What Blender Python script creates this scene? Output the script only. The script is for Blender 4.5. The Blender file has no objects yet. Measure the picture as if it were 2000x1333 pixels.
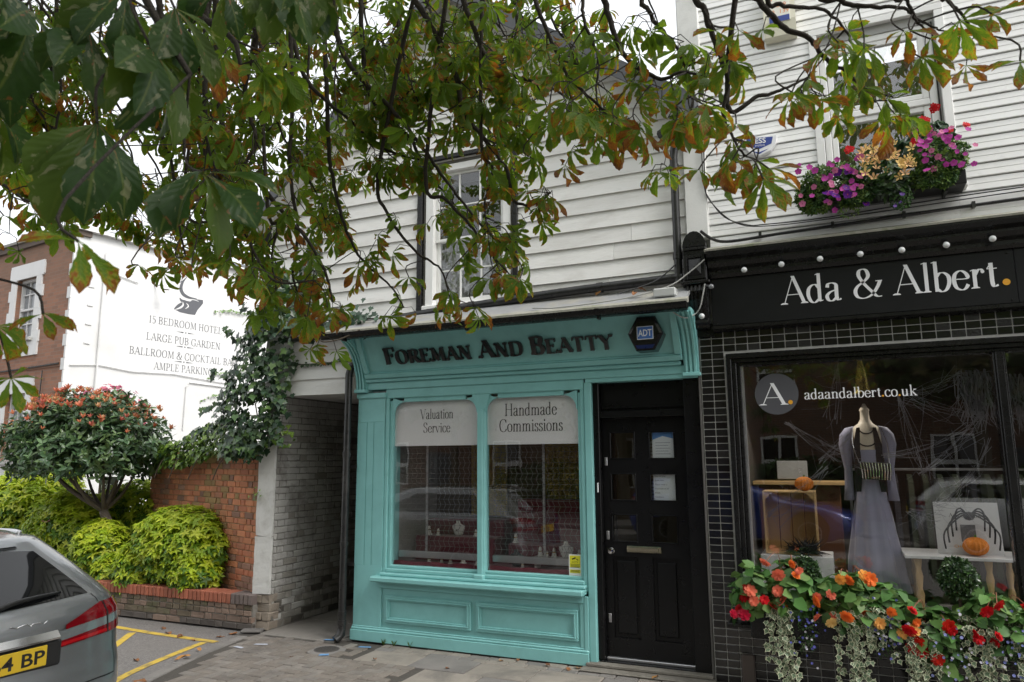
import bpy, bmesh, math, random
import numpy as np
from mathutils import Vector, Matrix
rnd = random.Random(7)
PI = math.pi
SC = bpy.context.scene
COL = SC.collection

# ------------------------------------------------------------------ camera, sky, sun, exposure
cam_d = bpy.data.cameras.new('camera'); cam = bpy.data.objects.new('camera', cam_d); COL.objects.link(cam)
cam_d.sensor_width = 36.0; cam_d.lens = 25.5; cam_d.clip_start = 0.05; cam_d.clip_end = 2000
cam_d.dof.use_dof = True; cam_d.dof.focus_distance = 7.2; cam_d.dof.aperture_fstop = 9.0
CAM = Vector((0.0, -6.723, 1.9))
def cam_axes(yaw, pitch, roll):
    f = Vector((-math.sin(yaw)*math.cos(pitch), math.cos(yaw)*math.cos(pitch), math.sin(pitch)))
    r = Vector((math.cos(yaw), math.sin(yaw), 0)); u = r.cross(f)
    c, s = math.cos(roll), math.sin(roll)
    return c*r+s*u, -s*r+c*u, f
CR, CU, CF = cam_axes(0.41655, 0.15984, -0.00691)
cam.matrix_world = Matrix(((CR.x, CU.x, -CF.x, CAM.x), (CR.y, CU.y, -CF.y, CAM.y), (CR.z, CU.z, -CF.z, CAM.z), (0, 0, 0, 1)))
SC.camera = cam
world = bpy.data.worlds.new('World'); SC.world = world; world.use_nodes = True
wn = world.node_tree; wn.nodes.clear()
w_out = wn.nodes.new('ShaderNodeOutputWorld'); w_bg = wn.nodes.new('ShaderNodeBackground')
w_sky = wn.nodes.new('ShaderNodeTexSky'); w_sky.sky_type = 'NISHITA'; w_sky.sun_disc = False
SUN_EL, SUN_AZ = math.radians(48), math.radians(102)     # azimuth clockwise from +Y
w_sky.sun_elevation = SUN_EL; w_sky.sun_rotation = SUN_AZ
w_sky.air_density = 1.0; w_sky.dust_density = 6.0; w_sky.ozone_density = 1.0
w_hs = wn.nodes.new('ShaderNodeHueSaturation'); w_hs.inputs['Saturation'].default_value = 0.18   # cloud cover takes the blue out
w_mx = wn.nodes.new('ShaderNodeMixRGB'); w_mx.inputs['Fac'].default_value = 0.55
w_mx.inputs['Color2'].default_value = (6.6, 6.8, 7.0, 1)
wn.links.new(w_sky.outputs[0], w_hs.inputs['Color']); wn.links.new(w_hs.outputs[0], w_mx.inputs['Color1'])
wn.links.new(w_mx.outputs[0], w_bg.inputs['Color']); w_bg.inputs['Strength'].default_value = 0.15
wn.links.new(w_bg.outputs[0], w_out.inputs['Surface'])
sun_d = bpy.data.lights.new('sun', 'SUN'); sun = bpy.data.objects.new('sun', sun_d); COL.objects.link(sun)
sun_d.energy = 1.2; sun_d.angle = math.radians(22); sun_d.color = (1, .965, .92)
sv = Vector((math.sin(SUN_AZ)*math.cos(SUN_EL), math.cos(SUN_AZ)*math.cos(SUN_EL), math.sin(SUN_EL)))
sun.rotation_euler = (-sv).to_track_quat('-Z', 'Y').to_euler()
SC.view_settings.view_transform = 'Standard'; SC.view_settings.look = 'None'
SC.view_settings.gamma = 1.0; SC.view_settings.use_curve_mapping = False
SC.view_settings.exposure = 0.85
SC.cycles.max_bounces = 8; SC.cycles.transparent_max_bounces = 24; SC.cycles.diffuse_bounces = 3
SC.cycles.glossy_bounces = 4; SC.cycles.transmission_bounces = 4; SC.cycles.sample_clamp_indirect = 6

# ------------------------------------------------------------------ materials
MAT = {}
def lin(c):
    return tuple(((x/12.92) if x <= .04045 else ((x+.055)/1.055)**2.4) for x in c)
def hx(s):
    return lin(tuple(int(s[i:i+2], 16)/255 for i in (0, 2, 4)))
class NT:
    def __init__(s, name):
        s.m = bpy.data.materials.new(name); s.m.use_nodes = True; s.t = s.m.node_tree
        s.b = s.t.nodes['Principled BSDF']; s.o = s.t.nodes['Material Output']
    def n(s, typ, **k):
        x = s.t.nodes.new('ShaderNode'+typ)
        for a, v in k.items():
            if a.startswith('i_'):
                key = a[2:]; key = int(key) if key.isdigit() else key.replace('_', ' ')
                x.inputs[key].default_value = v
            else: setattr(x, a, v)
        return x
    def l(s, a, b): s.t.links.new(a, b)
    def noise(s, vec, scale, detail=4, rough=.55, dist=0):
        x = s.n('TexNoise', i_Scale=scale, i_Detail=detail, i_Roughness=rough, i_Distortion=dist); s.l(vec, x.inputs['Vector']); return x.outputs['Fac']
    def ramp(s, fac, stops, interp='LINEAR'):
        r = s.n('ValToRGB'); e = r.color_ramp.elements; r.color_ramp.interpolation = interp
        while len(e) < len(stops): e.new(.5)
        for i, (p, c) in enumerate(stops):
            e[i].position = p; e[i].color = (c, c, c, 1) if isinstance(c, (int, float)) else (*c[:3], 1)
        s.l(fac, r.inputs[0]); return r.outputs[0]
    def mix(s, fac, a, b, mode='MIX'):
        x = s.n('MixRGB', blend_type=mode)
        for i, v in ((0, fac), (1, a), (2, b)):
            if isinstance(v, (int, float)): x.inputs[i].default_value = v if i == 0 else (v, v, v, 1)
            elif isinstance(v, tuple): x.inputs[i].default_value = (*v[:3], 1)
            else: s.l(v, x.inputs[i])
        return x.outputs[0]
    def math(s, op, a, b=0.0):
        x = s.n('Math', operation=op)
        for i, v in ((0, a), (1, b)):
            if isinstance(v, (int, float)): x.inputs[i].default_value = v
            else: s.l(v, x.inputs[i])
        return x.outputs[0]
    def bump(s, h, strength, dist=.01):
        x = s.n('Bump', i_Strength=strength, i_Distance=dist); s.l(h, x.inputs['Height']); s.l(x.outputs[0], s.b.inputs['Normal']); return x
    def pos(s, scale=None, obj=False):
        g = s.n('TexCoord').outputs['Object'] if obj else s.n('NewGeometry').outputs['Position']
        if scale:
            mp = s.n('Mapping', i_Scale=scale); s.l(g, mp.inputs[0]); return mp.outputs[0]
        return g
def dark(c, k): return tuple(x*k for x in c[:3])
def mat(name, col, rough=.6, var=.15, scale=6., bump=0., bscale=60., metal=0., spec=.5, coat=0., orand=0., dirt=None, dirtamt=.35, dscale=2.0, stretch=None, rvar=.1, sheen=0., emit=0.):
    """noise-varied colour, optional blotchy dirt colour, bump, and per-object brightness"""
    if name in MAT: return MAT[name]
    N = NT(name); b = N.b
    p = N.pos(stretch)
    f = N.noise(p, scale, 5, .6)
    c = N.mix(f, dark(col, 1-var), tuple(min(1, x*(1+var)) for x in col[:3]))
    if orand:
        oi = N.n('ObjectInfo').outputs['Random']
        k = N.math('ADD', N.math('MULTIPLY', oi, 2*orand), 1-orand)
        kk = N.n('CombineXYZ'); [N.l(k, kk.inputs[i]) for i in range(3)]
        c = N.mix(1.0, c, kk.outputs[0], 'MULTIPLY')
    if dirt:
        df = N.noise(p, dscale, 6, .68, .4)
        m = N.ramp(df, [(.48, 0.0), (.72, dirtamt)])
        c = N.mix(m, c, dirt)
    N.l(c, b.inputs['Base Color'])
    rf = N.noise(p, scale*2.3, 3)
    N.l(N.math('ADD', N.math('MULTIPLY', rf, 2*rvar), max(.02, rough-rvar)), b.inputs['Roughness'])
    b.inputs['Metallic'].default_value = metal; b.inputs['Specular IOR Level'].default_value = spec
    b.inputs['Coat Weight'].default_value = coat; b.inputs['Coat Roughness'].default_value = .06
    if sheen: b.inputs['Sheen Weight'].default_value = sheen
    if emit:
        b.inputs['Emission Color'].default_value = (*col[:3], 1); b.inputs['Emission Strength'].default_value = emit
    if bump: N.bump(N.noise(p, bscale, 5, .6), bump)
    MAT[name] = N.m; return N.m
def glass_mat(name, tint=(.95, .95, .95), ior=1.75, rough=0.0):
    N = NT(name); N.t.nodes.remove(N.b)
    tr = N.n('BsdfTransparent'); tr.inputs[0].default_value = (*tint, 1)
    gl = N.n('BsdfGlossy', i_Roughness=rough); gl.inputs[0].default_value = (1, 1, 1, 1)
    # Schlick reflectance on both sides of the thin pane (no total internal reflection)
    ge = N.n('NewGeometry'); dt = N.n('VectorMath', operation='DOT_PRODUCT'); N.l(ge.outputs['Incoming'], dt.inputs[0]); N.l(ge.outputs['Normal'], dt.inputs[1])
    r0 = ((ior-1)/(ior+1))**2; fr = N.math('ADD', N.math('MULTIPLY', N.math('POWER', N.math('SUBTRACT', 1.0, N.math('ABSOLUTE', dt.outputs['Value'])), 5.0), 1-r0), r0)
    wv = N.n('Bump', i_Strength=.04, i_Distance=.02); N.l(N.noise(N.pos(), 2.2, 2), wv.inputs['Height']); N.l(wv.outputs[0], gl.inputs['Normal'])
    mx = N.n('MixShader'); N.l(fr, mx.inputs[0]); N.l(tr.outputs[0], mx.inputs[1]); N.l(gl.outputs[0], mx.inputs[2])
    N.l(mx.outputs[0], N.o.inputs['Surface']); MAT[name] = N.m; return N.m
def leaf_mat(name, col, back=None, trans=.35, rough=.45, var=.3, scale=9., spec=.4, attr=None, col2=None):
    """leaf: principled + translucent; attr = vertex colour layer to multiply"""
    N = NT(name); b = N.b; p = N.pos()
    f = N.noise(p, scale, 3)
    c = N.mix(f, dark(col, 1-var), dark(col2 or col, 1+var))
    if attr:
        a = N.n('Attribute', attribute_name=attr); c = N.mix(1.0, c, a.outputs['Color'], 'MULTIPLY')
    N.l(c, b.inputs['Base Color']); b.inputs['Roughness'].default_value = rough; b.inputs['Specular IOR Level'].default_value = spec
    t = N.n('BsdfTranslucent'); N.l(c if back is None else N.mix(.5, c, back), t.inputs[0])
    mx = N.n('MixShader'); mx.inputs[0].default_value = trans
    N.l(b.outputs[0], mx.inputs[1]); N.l(t.outputs[0], mx.inputs[2]); N.l(mx.outputs[0], N.o.inputs['Surface'])
    MAT[name] = N.m; return N.m

# ------------------------------------------------------------------ mesh helpers
class MB:
    def __init__(s): s.v = []; s.f = []; s.m = []; s.cur = 0; s.col = None
    def add(s, vs, fs):
        o = len(s.v); s.v.extend([tuple(map(float, p)) for p in vs]); s.f.extend([tuple(i+o for i in q) for q in fs]); s.m.extend([s.cur]*len(fs)); return s
    def box(s, x0, x1, y0, y1, z0, z1):
        if x0 > x1: x0, x1 = x1, x0
        if y0 > y1: y0, y1 = y1, y0
        if z0 > z1: z0, z1 = z1, z0
        return s.add([(x0,y0,z0),(x1,y0,z0),(x1,y1,z0),(x0,y1,z0),(x0,y0,z1),(x1,y0,z1),(x1,y1,z1),(x0,y1,z1)],
                     [(3,2,1,0),(4,5,6,7),(0,1,5,4),(1,2,6,5),(2,3,7,6),(3,0,4,7)])
    def cbox(s, x0, x1, y0, y1, z0, z1, c=.004):
        """box with chamfered edges"""
        lo = (min(x0,x1), min(y0,y1), min(z0,z1)); hi = (max(x0,x1), max(y0,y1), max(z0,z1))
        c = min(c, *[(hi[i]-lo[i])*.45 for i in range(3)])
        vs = []; idx = {}
        for sx in (0,1):
            for sy in (0,1):
                for sz in (0,1):
                    sg = (sx,sy,sz)
                    for ax in range(3):
                        p = [hi[i] if sg[i] else lo[i] for i in range(3)]
                        for i in range(3):
                            if i != ax: p[i] += (-c if sg[i] else c)
                        idx[(sg,ax)] = len(vs); vs.append(tuple(p))
        fs = []
        for ax in range(3):
            a, b = [(1,2),(2,0),(0,1)][ax]
            for s_ in (0,1):
                q = []
                for (u,w) in ((0,0),(1,0),(1,1),(0,1)):
                    g = [0,0,0]; g[ax] = s_; g[a] = u; g[b] = w; q.append(idx[(tuple(g),ax)])
                fs.append(tuple(q) if s_ else tuple(reversed(q)))
            for u in (0,1):
                for w in (0,1):
                    g0 = [0,0,0]; g0[a] = u; g0[b] = w; g1 = list(g0); g1[ax] = 1; g0 = tuple(g0); g1 = tuple(g1)
                    q = (idx[(g0,a)], idx[(g0,b)], idx[(g1,b)], idx[(g1,a)])
                    fs.append(q if (u == w) else tuple(reversed(q)))
        for sx in (0,1):
            for sy in (0,1):
                for sz in (0,1):
                    g = (sx,sy,sz); q = (idx[(g,0)], idx[(g,1)], idx[(g,2)])
                    fs.append(q if (sx+sy+sz) % 2 == 1 else tuple(reversed(q)))
        return s.add(vs, fs)
    def prism(s, pts, plane, d0, d1):
        """extrude a 2D polygon; plane 'xz' (along y), 'yz' (along x), 'xy' (along z)"""
        n = len(pts)
        def P(p, d): return {'xz': (p[0], d, p[1]), 'yz': (d, p[0], p[1]), 'xy': (p[0], p[1], d)}[plane]
        vs = [P(p, d0) for p in pts]+[P(p, d1) for p in pts]
        fs = [tuple(range(n)), tuple(range(2*n-1, n-1, -1))]+[((i+1) % n, i, n+i, n+(i+1) % n) for i in range(n)]
        return s.add(vs, fs)
    def tube(s, path, r, n=8, caps=True):
        path = [Vector(p) for p in path]; m = len(path); rs = r if isinstance(r, (list, tuple)) else [r]*m
        vs = []; t0 = None; nrm = None
        for i, p in enumerate(path):
            t = (path[min(i+1, m-1)]-path[max(i-1, 0)])
            t = t.normalized() if t.length > 1e-9 else Vector((0,0,1))
            if nrm is None:
                nrm = t.orthogonal().normalized()
            else:
                nrm = (nrm-t*nrm.dot(t)); nrm = nrm.normalized() if nrm.length > 1e-6 else t.orthogonal().normalized()
            b = t.cross(nrm)
            for k in range(n):
                a = 2*PI*k/n; vs.append(p+(nrm*math.cos(a)+b*math.sin(a))*rs[i])
        fs = [(i*n+k, i*n+(k+1) % n, (i+1)*n+(k+1) % n, (i+1)*n+k) for i in range(m-1) for k in range(n)]
        if caps: fs += [tuple(range(n-1, -1, -1)), tuple((m-1)*n+k for k in range(n))]
        return s.add(vs, fs)
    def lathe(s, prof, n=16, c=(0,0,0), axis='z', sq=(1,1)):
        """profile [(r, h)] turned about an axis through c"""
        vs = []
        for r, h in prof:
            for k in range(n):
                a = 2*PI*k/n; x, y = r*math.cos(a)*sq[0], r*math.sin(a)*sq[1]
                vs.append({'z': (c[0]+x, c[1]+y, c[2]+h), 'y': (c[0]+x, c[1]+h, c[2]-y), 'x': (c[0]+h, c[1]+x, c[2]+y)}[axis])
        m = len(prof)
        fs = [(i*n+k, i*n+(k+1) % n, (i+1)*n+(k+1) % n, (i+1)*n+k) for i in range(m-1) for k in range(n)]
        fs += [tuple(range(n-1, -1, -1)), tuple((m-1)*n+k for k in range(n))]
        return s.add(vs, fs)
    def loft(s, rings, closed=True, caps=True):
        n = len(rings[0]); m = len(rings); vs = [p for r in rings for p in r]
        kk = n if closed else n-1
        fs = [(i*n+k, i*n+(k+1) % n, (i+1)*n+(k+1) % n, (i+1)*n+k) for i in range(m-1) for k in range(kk)]
        if caps and closed: fs += [tuple(range(n-1, -1, -1)), tuple((m-1)*n+k for k in range(n))]
        return s.add(vs, fs)
    def mesh(s, name, mats, smooth=False):
        me = bpy.data.meshes.new(name); me.from_pydata(s.v, [], s.f)
        for m in (mats if isinstance(mats, (list, tuple)) else [mats]): me.materials.append(m)
        if any(s.m): me.polygons.foreach_set('material_index', s.m)
        if smooth:
            me.polygons.foreach_set('use_smooth', [True]*len(s.f))
            if smooth == 'auto':
                try: me.set_sharp_from_angle(angle=math.radians(38))
                except Exception: pass
        me.update(); return me
    def build(s, name, mats, parent=None, smooth=False, loc=None, rot=None, fix=False):
        me = s.mesh(name, mats, smooth)
        if fix:
            b = bmesh.new(); b.from_mesh(me); bmesh.ops.recalc_face_normals(b, faces=b.faces); b.to_mesh(me); b.free()
        return link(name, me, parent, loc, rot)
def link(name, me, parent=None, loc=None, rot=None, scale=None):
    o = bpy.data.objects.new(name, me); COL.objects.link(o)
    if parent is not None:
        o.parent = parent; o.matrix_parent_inverse = PINV.get(parent.name, Matrix())
    if loc is not None: o.location = loc
    if rot is not None: o.rotation_euler = rot
    if scale is not None: o.scale = scale if isinstance(scale, (tuple, list)) else (scale,)*3
    return o
PINV = {}
def tag(o, label=None, cat=None, group=None, kind=None):
    for k, v in (('label', label), ('category', cat), ('group', group), ('kind', kind)):
        if v: o[k] = v
    return o
def thing(name, label, cat, loc=(0,0,0), rotz=0, group=None, local=False):
    """Empty at the base of a thing. Parts are given in world coordinates unless local=True."""
    o = bpy.data.objects.new(name, None); COL.objects.link(o); o.location = loc; o.rotation_euler = (0,0,rotz); o.empty_display_size = .1
    if not local:
        PINV[o.name] = (Matrix.Translation(Vector(loc)) @ Matrix.Rotation(rotz, 4, 'Z')).inverted()
    tag(o, label, cat, group); return o
def copy_tree(o, parent=None):
    c = o.copy(); COL.objects.link(c)
    if parent is not None: c.parent = parent
    for ch in [x for x in KIDS.get(o.name, list(o.children))]: copy_tree(ch, c)
    return c
KIDS = {}
def catmull(pts, n=6):
    P_ = [np.array(p, float) for p in pts]; out = []
    for i in range(len(P_)-1):
        a, b, c, d = P_[max(i-1,0)], P_[i], P_[i+1], P_[min(i+2,len(P_)-1)]
        for k in range(n):
            t = k/n
            out.append(.5*((2*b)+(-a+c)*t+(2*a-5*b+4*c-d)*t*t+(-a+3*b-3*c+d)*t**3))
    out.append(P_[-1]); return out

# ------------------------------------------------------------------ a small serif alphabet drawn with a broad pen
G_ = {}
def glyph(ch, adv, *st): G_[ch] = (adv, st)
O_ = [(.47,1.01),(.2,.87),(.11,.5),(.2,.13),(.47,-.01),(.74,.13),(.83,.5),(.74,.87),(.47,1.01)]
C_ = [(.8,.76),(.7,.95),(.5,1.01),(.22,.88),(.12,.5),(.22,.12),(.5,-.01),(.72,.06),(.82,.24)]
PB = [(.2,.985),(.42,.985),(.62,.9),(.64,.7),(.58,.54),(.4,.49),(.2,.49)]
o_ = [(.3,.63),(.13,.54),(.08,.31),(.13,.08),(.3,-.01),(.47,.08),(.52,.31),(.47,.54),(.3,.63)]
glyph('A', .9, ('n',(.1,0),(.45,1)), ('k',(.44,1.02),(.82,0)), ('n',(.22,.34),(.66,.34)), ('s',(.1,0)), ('s',(.82,0)))
glyph('B', .8, ('k',(.2,0),(.2,1)), ('c',(.2,.985),(.42,.985),(.6,.92),(.62,.74),(.56,.58),(.4,.53),(.2,.53)), ('c',(.36,.53),(.58,.47),(.69,.28),(.6,.07),(.42,.015),(.2,.015)), ('s',(.17,0)), ('s',(.17,1)))
glyph('C', .9, ('c',*C_), ('n',(.8,.72),(.8,1)))
glyph('D', .95, ('k',(.2,0),(.2,1)), ('c',(.2,.985),(.45,.985),(.74,.86),(.83,.5),(.74,.14),(.45,.015),(.2,.015)), ('s',(.17,0)), ('s',(.17,1)))
glyph('E', .78, ('k',(.2,0),(.2,1)), ('n',(.2,.98),(.66,.98)), ('n',(.2,.52),(.52,.52)), ('n',(.2,.02),(.7,.02)), ('n',(.65,1),(.67,.78)), ('n',(.69,0),(.73,.24)), ('n',(.52,.62),(.52,.42)), ('s',(.17,0)), ('s',(.17,1)))
glyph('F', .72, ('k',(.2,0),(.2,1)), ('n',(.2,.98),(.66,.98)), ('n',(.2,.52),(.52,.52)), ('n',(.65,1),(.68,.76)), ('n',(.52,.62),(.52,.42)), ('s',(.2,0)), ('s',(.17,1)))
glyph('G', .95, ('c',*C_[:-1],(.8,.1)), ('k',(.79,.04),(.79,.42)), ('s',(.79,.42)), ('n',(.8,.72),(.8,1)))
glyph('H', .98, ('k',(.2,0),(.2,1)), ('k',(.78,0),(.78,1)), ('n',(.2,.52),(.78,.52)), ('s',(.2,0)), ('s',(.2,1)), ('s',(.78,0)), ('s',(.78,1)))
glyph('I', .42, ('k',(.2,0),(.2,1)), ('s',(.2,0)), ('s',(.2,1)))
glyph('K', .9, ('k',(.2,0),(.2,1)), ('n',(.24,.42),(.7,1)), ('k',(.38,.6),(.8,0)), ('s',(.2,0)), ('s',(.2,1)), ('s',(.7,1)), ('s',(.8,0)))
glyph('L', .75, ('k',(.2,0),(.2,1)), ('n',(.2,.02),(.66,.02)), ('n',(.65,0),(.69,.26)), ('s',(.17,0)), ('s',(.2,1)))
glyph('M', 1.12, ('n',(.14,0),(.22,1)), ('k',(.22,1),(.55,.06)), ('n',(.55,.04),(.88,1)), ('k',(.9,1),(.96,0)), ('s',(.14,0)), ('s',(.96,0)), ('s',(.18,1)), ('s',(.92,1)))
glyph('N', .98, ('n',(.18,0),(.18,1)), ('k',(.18,1),(.78,-.02)), ('n',(.79,0),(.79,1)), ('s',(.18,0)), ('s',(.16,1)), ('s',(.79,1)))
glyph('O', .95, ('c',*O_))
glyph('P', .75, ('k',(.2,0),(.2,1)), ('c',*PB), ('s',(.2,0)), ('s',(.17,1)))
glyph('R', .86, ('k',(.2,0),(.2,1)), ('c',*PB), ('k',(.4,.5),(.78,0)), ('s',(.2,0)), ('s',(.17,1)), ('s',(.79,0)))
glyph('S', .68, ('c',(.55,.78),(.48,.95),(.34,1.01),(.17,.93),(.13,.76),(.22,.61),(.45,.46),(.56,.3),(.52,.1),(.34,-.01),(.18,.05),(.11,.22)), ('n',(.55,.72),(.55,1)), ('n',(.11,0),(.11,.26)))
glyph('T', .82, ('k',(.4,0),(.4,1)), ('n',(.08,.98),(.72,.98)), ('n',(.09,1),(.06,.76)), ('n',(.71,1),(.74,.76)), ('s',(.4,0)))
glyph('U', .95, ('c',(.2,1),(.2,.3),(.28,.06),(.48,-.01),(.68,.06),(.77,.3),(.77,1)), ('s',(.2,1)), ('s',(.77,1)))
glyph('V', .9, ('k',(.1,1),(.46,-.02)), ('n',(.46,-.02),(.8,1)), ('s',(.1,1)), ('s',(.8,1)))
glyph('Y', .88, ('k',(.1,1),(.44,.46)), ('n',(.44,.46),(.76,1)), ('k',(.44,.5),(.44,0)), ('s',(.1,1)), ('s',(.78,1)), ('s',(.44,0)))
glyph('&', 1.0, ('c',(.95,.56),(.86,.36),(.66,.1),(.4,-.01),(.18,.05),(.11,.24),(.2,.42),(.45,.6),(.57,.76),(.52,.95),(.4,1.01),(.28,.95),(.26,.78),(.4,.52),(.66,.2),(.82,.03),(.98,.02)), ('n',(.8,.56),(1.02,.56)))
glyph('1', .5, ('k',(.26,0),(.26,1)), ('n',(.08,.84),(.26,1)), ('s',(.26,0)))
glyph('5', .62, ('n',(.16,.98),(.52,.98)), ('n',(.16,1),(.13,.55)), ('c',(.13,.55),(.32,.62),(.5,.5),(.54,.3),(.46,.08),(.26,-.01),(.1,.08)))
glyph('a', .58, ('c',(.1,.48),(.14,.6),(.28,.63),(.4,.56),(.41,.4),(.41,.12),(.46,.02),(.56,.05)), ('c',(.41,.38),(.2,.31),(.08,.18),(.13,.03),(.26,0),(.41,.12)))
glyph('b', .62, ('k',(.16,0),(.16,1.02)), ('c',(.16,.48),(.28,.61),(.42,.61),(.54,.48),(.55,.26),(.45,.05),(.3,-.01),(.16,.1)), ('n',(.04,.98),(.16,1.02)))
glyph('c', .52, ('c',(.46,.48),(.4,.6),(.29,.63),(.13,.54),(.08,.31),(.14,.08),(.3,-.01),(.42,.04),(.49,.15)))
glyph('d', .64, ('k',(.46,.02),(.46,1.02)), ('c',(.46,.48),(.34,.62),(.2,.6),(.09,.47),(.07,.26),(.15,.05),(.29,-.01),(.46,.12)), ('n',(.34,.98),(.46,1.02)), ('n',(.46,.02),(.58,.05)))
glyph('e', .55, ('c',(.09,.36),(.47,.36),(.46,.52),(.3,.63),(.13,.53),(.08,.31),(.14,.08),(.3,-.01),(.42,.04),(.5,.16)))
glyph('f', .38, ('c',(.44,.92),(.36,1.02),(.24,.97),(.19,.8),(.19,.4),(.19,0)), ('n',(.06,.61),(.36,.61)), ('s',(.19,0)))
glyph('i', .32, ('k',(.17,0),(.17,.63)), ('s',(.17,0)), ('n',(.04,.59),(.17,.63)), ('d',(.16,.86),.08))
glyph('k', .62, ('k',(.16,0),(.16,1.02)), ('n',(.18,.26),(.46,.62)), ('k',(.27,.38),(.54,0)), ('s',(.16,0)), ('s',(.46,.62)), ('s',(.54,0)), ('n',(.04,.98),(.16,1.02)))
glyph('l', .32, ('k',(.17,0),(.17,1.02)), ('s',(.17,0)), ('n',(.04,.98),(.17,1.02)))
glyph('m', 1.0, ('k',(.16,0),(.16,.63)), ('c',(.16,.46),(.28,.6),(.4,.61),(.48,.5),(.48,.3),(.48,0)), ('c',(.48,.46),(.6,.6),(.72,.61),(.81,.5),(.81,.3),(.81,0)), ('s',(.16,0)), ('s',(.48,0)), ('s',(.81,0)), ('n',(.04,.59),(.16,.63)))
glyph('n', .68, ('k',(.16,0),(.16,.63)), ('c',(.16,.46),(.28,.6),(.41,.61),(.5,.5),(.5,.3),(.5,0)), ('s',(.16,0)), ('s',(.5,0)), ('n',(.04,.59),(.16,.63)))
glyph('o', .6, ('c',*o_))
glyph('r', .48, ('k',(.16,0),(.16,.63)), ('c',(.16,.42),(.25,.57),(.34,.62),(.42,.57)), ('s',(.16,0)), ('n',(.04,.59),(.16,.63)), ('d',(.41,.54),.06))
glyph('s', .46, ('c',(.38,.48),(.33,.6),(.23,.63),(.12,.57),(.1,.46),(.17,.37),(.32,.28),(.38,.17),(.33,.03),(.21,-.01),(.11,.04),(.08,.16)))
glyph('t', .4, ('c',(.19,.8),(.19,.5),(.19,.15),(.24,.02),(.36,.06)), ('n',(.06,.61),(.36,.61)), ('n',(.06,.61),(.2,.8)))
glyph('u', .66, ('c',(.15,.62),(.15,.2),(.2,.04),(.32,0),(.47,.14)), ('k',(.48,.0),(.48,.62)), ('n',(.04,.6),(.15,.62)), ('n',(.38,.6),(.48,.62)), ('n',(.48,.02),(.58,.04)))
glyph('v', .6, ('k',(.06,.62),(.29,-.01)), ('n',(.29,-.01),(.53,.62)), ('s',(.06,.62)), ('s',(.53,.62)))
glyph('.', .3, ('d',(.14,.07),.08))
def pen_text(text, T=.13, t=.035, track=0.0, small=None, serif=.13):
    """2D faces for a line of text: list of (verts2d, faces, layer); small = scale of non-initial letters"""
    out = []; x = 0.0; layer = 0; word = True; nch = -1
    for ch in text:
        nch += 1
        if ch == ' ': x += .36; word = True; continue
        k = 1.0 if (small is None or word) else small
        word = False
        adv, strokes = G_[ch]
        for st in strokes:
            kind = st[0]; vs = []; fs = []
            if kind == 's':
                px, py = st[1]; up = 1 if py < .3 else -1
                vs = [(px-serif,py),(px+serif,py),(px+serif,py+up*t*.8),(px+T*.45,py+up*t*2),(px-T*.45,py+up*t*2),(px-serif,py+up*t*.8)]
                if up < 0: vs = vs[::-1]
                fs = [tuple(range(6))]
            elif kind == 'd':
                (px, py), r = st[1], st[2]*(T/.13)**.5
                vs = [(px+r*math.cos(a*PI/8), py+r*math.sin(a*PI/8)) for a in range(16)]; fs = [tuple(range(16))]
            else:
                pts = [np.array(p, float) for p in st[1:]]
                if kind == 'c': pts = catmull(pts, 6)
                m = len(pts)
                for i, p in enumerate(pts):
                    d = pts[min(i+1,m-1)]-pts[max(i-1,0)]
                    if kind == 'c' and np.allclose(pts[0], pts[-1]) and i in (0, m-1): d = pts[1]-pts[-2]
                    L = np.hypot(*d) or 1; d = d/L
                    w = T if kind == 'k' else t if kind == 'n' else t+(T*1.04-t)*abs(d[1])**1.4
                    if kind == 'k': w = T/max(abs(d[1]), .6)*.98
                    nx, ny = -d[1]*w/2, d[0]*w/2
                    if kind == 'k': nx, ny = -w/2*(1 if d[1] > 0 else -1), 0
                    vs += [(p[0]+nx, p[1]+ny), (p[0]-nx, p[1]-ny)]
                fs = [(2*i, 2*i+1, 2*i+3, 2*i+2) for i in range(m-1)]
            out.append(([(x+a*k, b*k) for a, b in vs], fs, layer, nch)); layer += 1
        x += (adv+track)*k
    return out, x
def text_mesh(text, origin, ex, ey, height, en, width=None, depth=0.0, T=.13, t=.035, track=.0, small=None, center=False, lift=.0002, letters=None):
    """MB with the lettering: origin = baseline start, ex/ey/en = unit right/up/outward vectors"""
    segs, W = pen_text(text, T, t, track, small)
    sx = height if width is None else width/W
    ex, ey, en, o = Vector(ex), Vector(ey), Vector(en), Vector(origin)
    if center: o = o-ex*(W*sx/2)
    mb = MB(); per = {}
    for vs, fs, lay, nc in segs:
        if letters is not None: mb = per.setdefault(nc, MB())
        top = [o+ex*(a*sx)+ey*(b*height)+en*(depth+lift*(lay % 9)) for a, b in vs]
        mb.add(top, fs)
        if depth:
            bot = [o+ex*(a*sx)+ey*(b*height) for a, b in vs]; n = len(vs)
            loop = fs[0] if len(fs) == 1 else [i for i in range(0, n, 2)]+[i for i in range(n-1, 0, -2)]
            mb.add(top+bot, [(loop[i], loop[(i+1) % n], n+loop[(i+1) % n], n+loop[i]) for i in range(n)])
    if letters is not None:
        for k in sorted(per): per[k].build('letter', letters[0], letters[1])
    return mb
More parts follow.
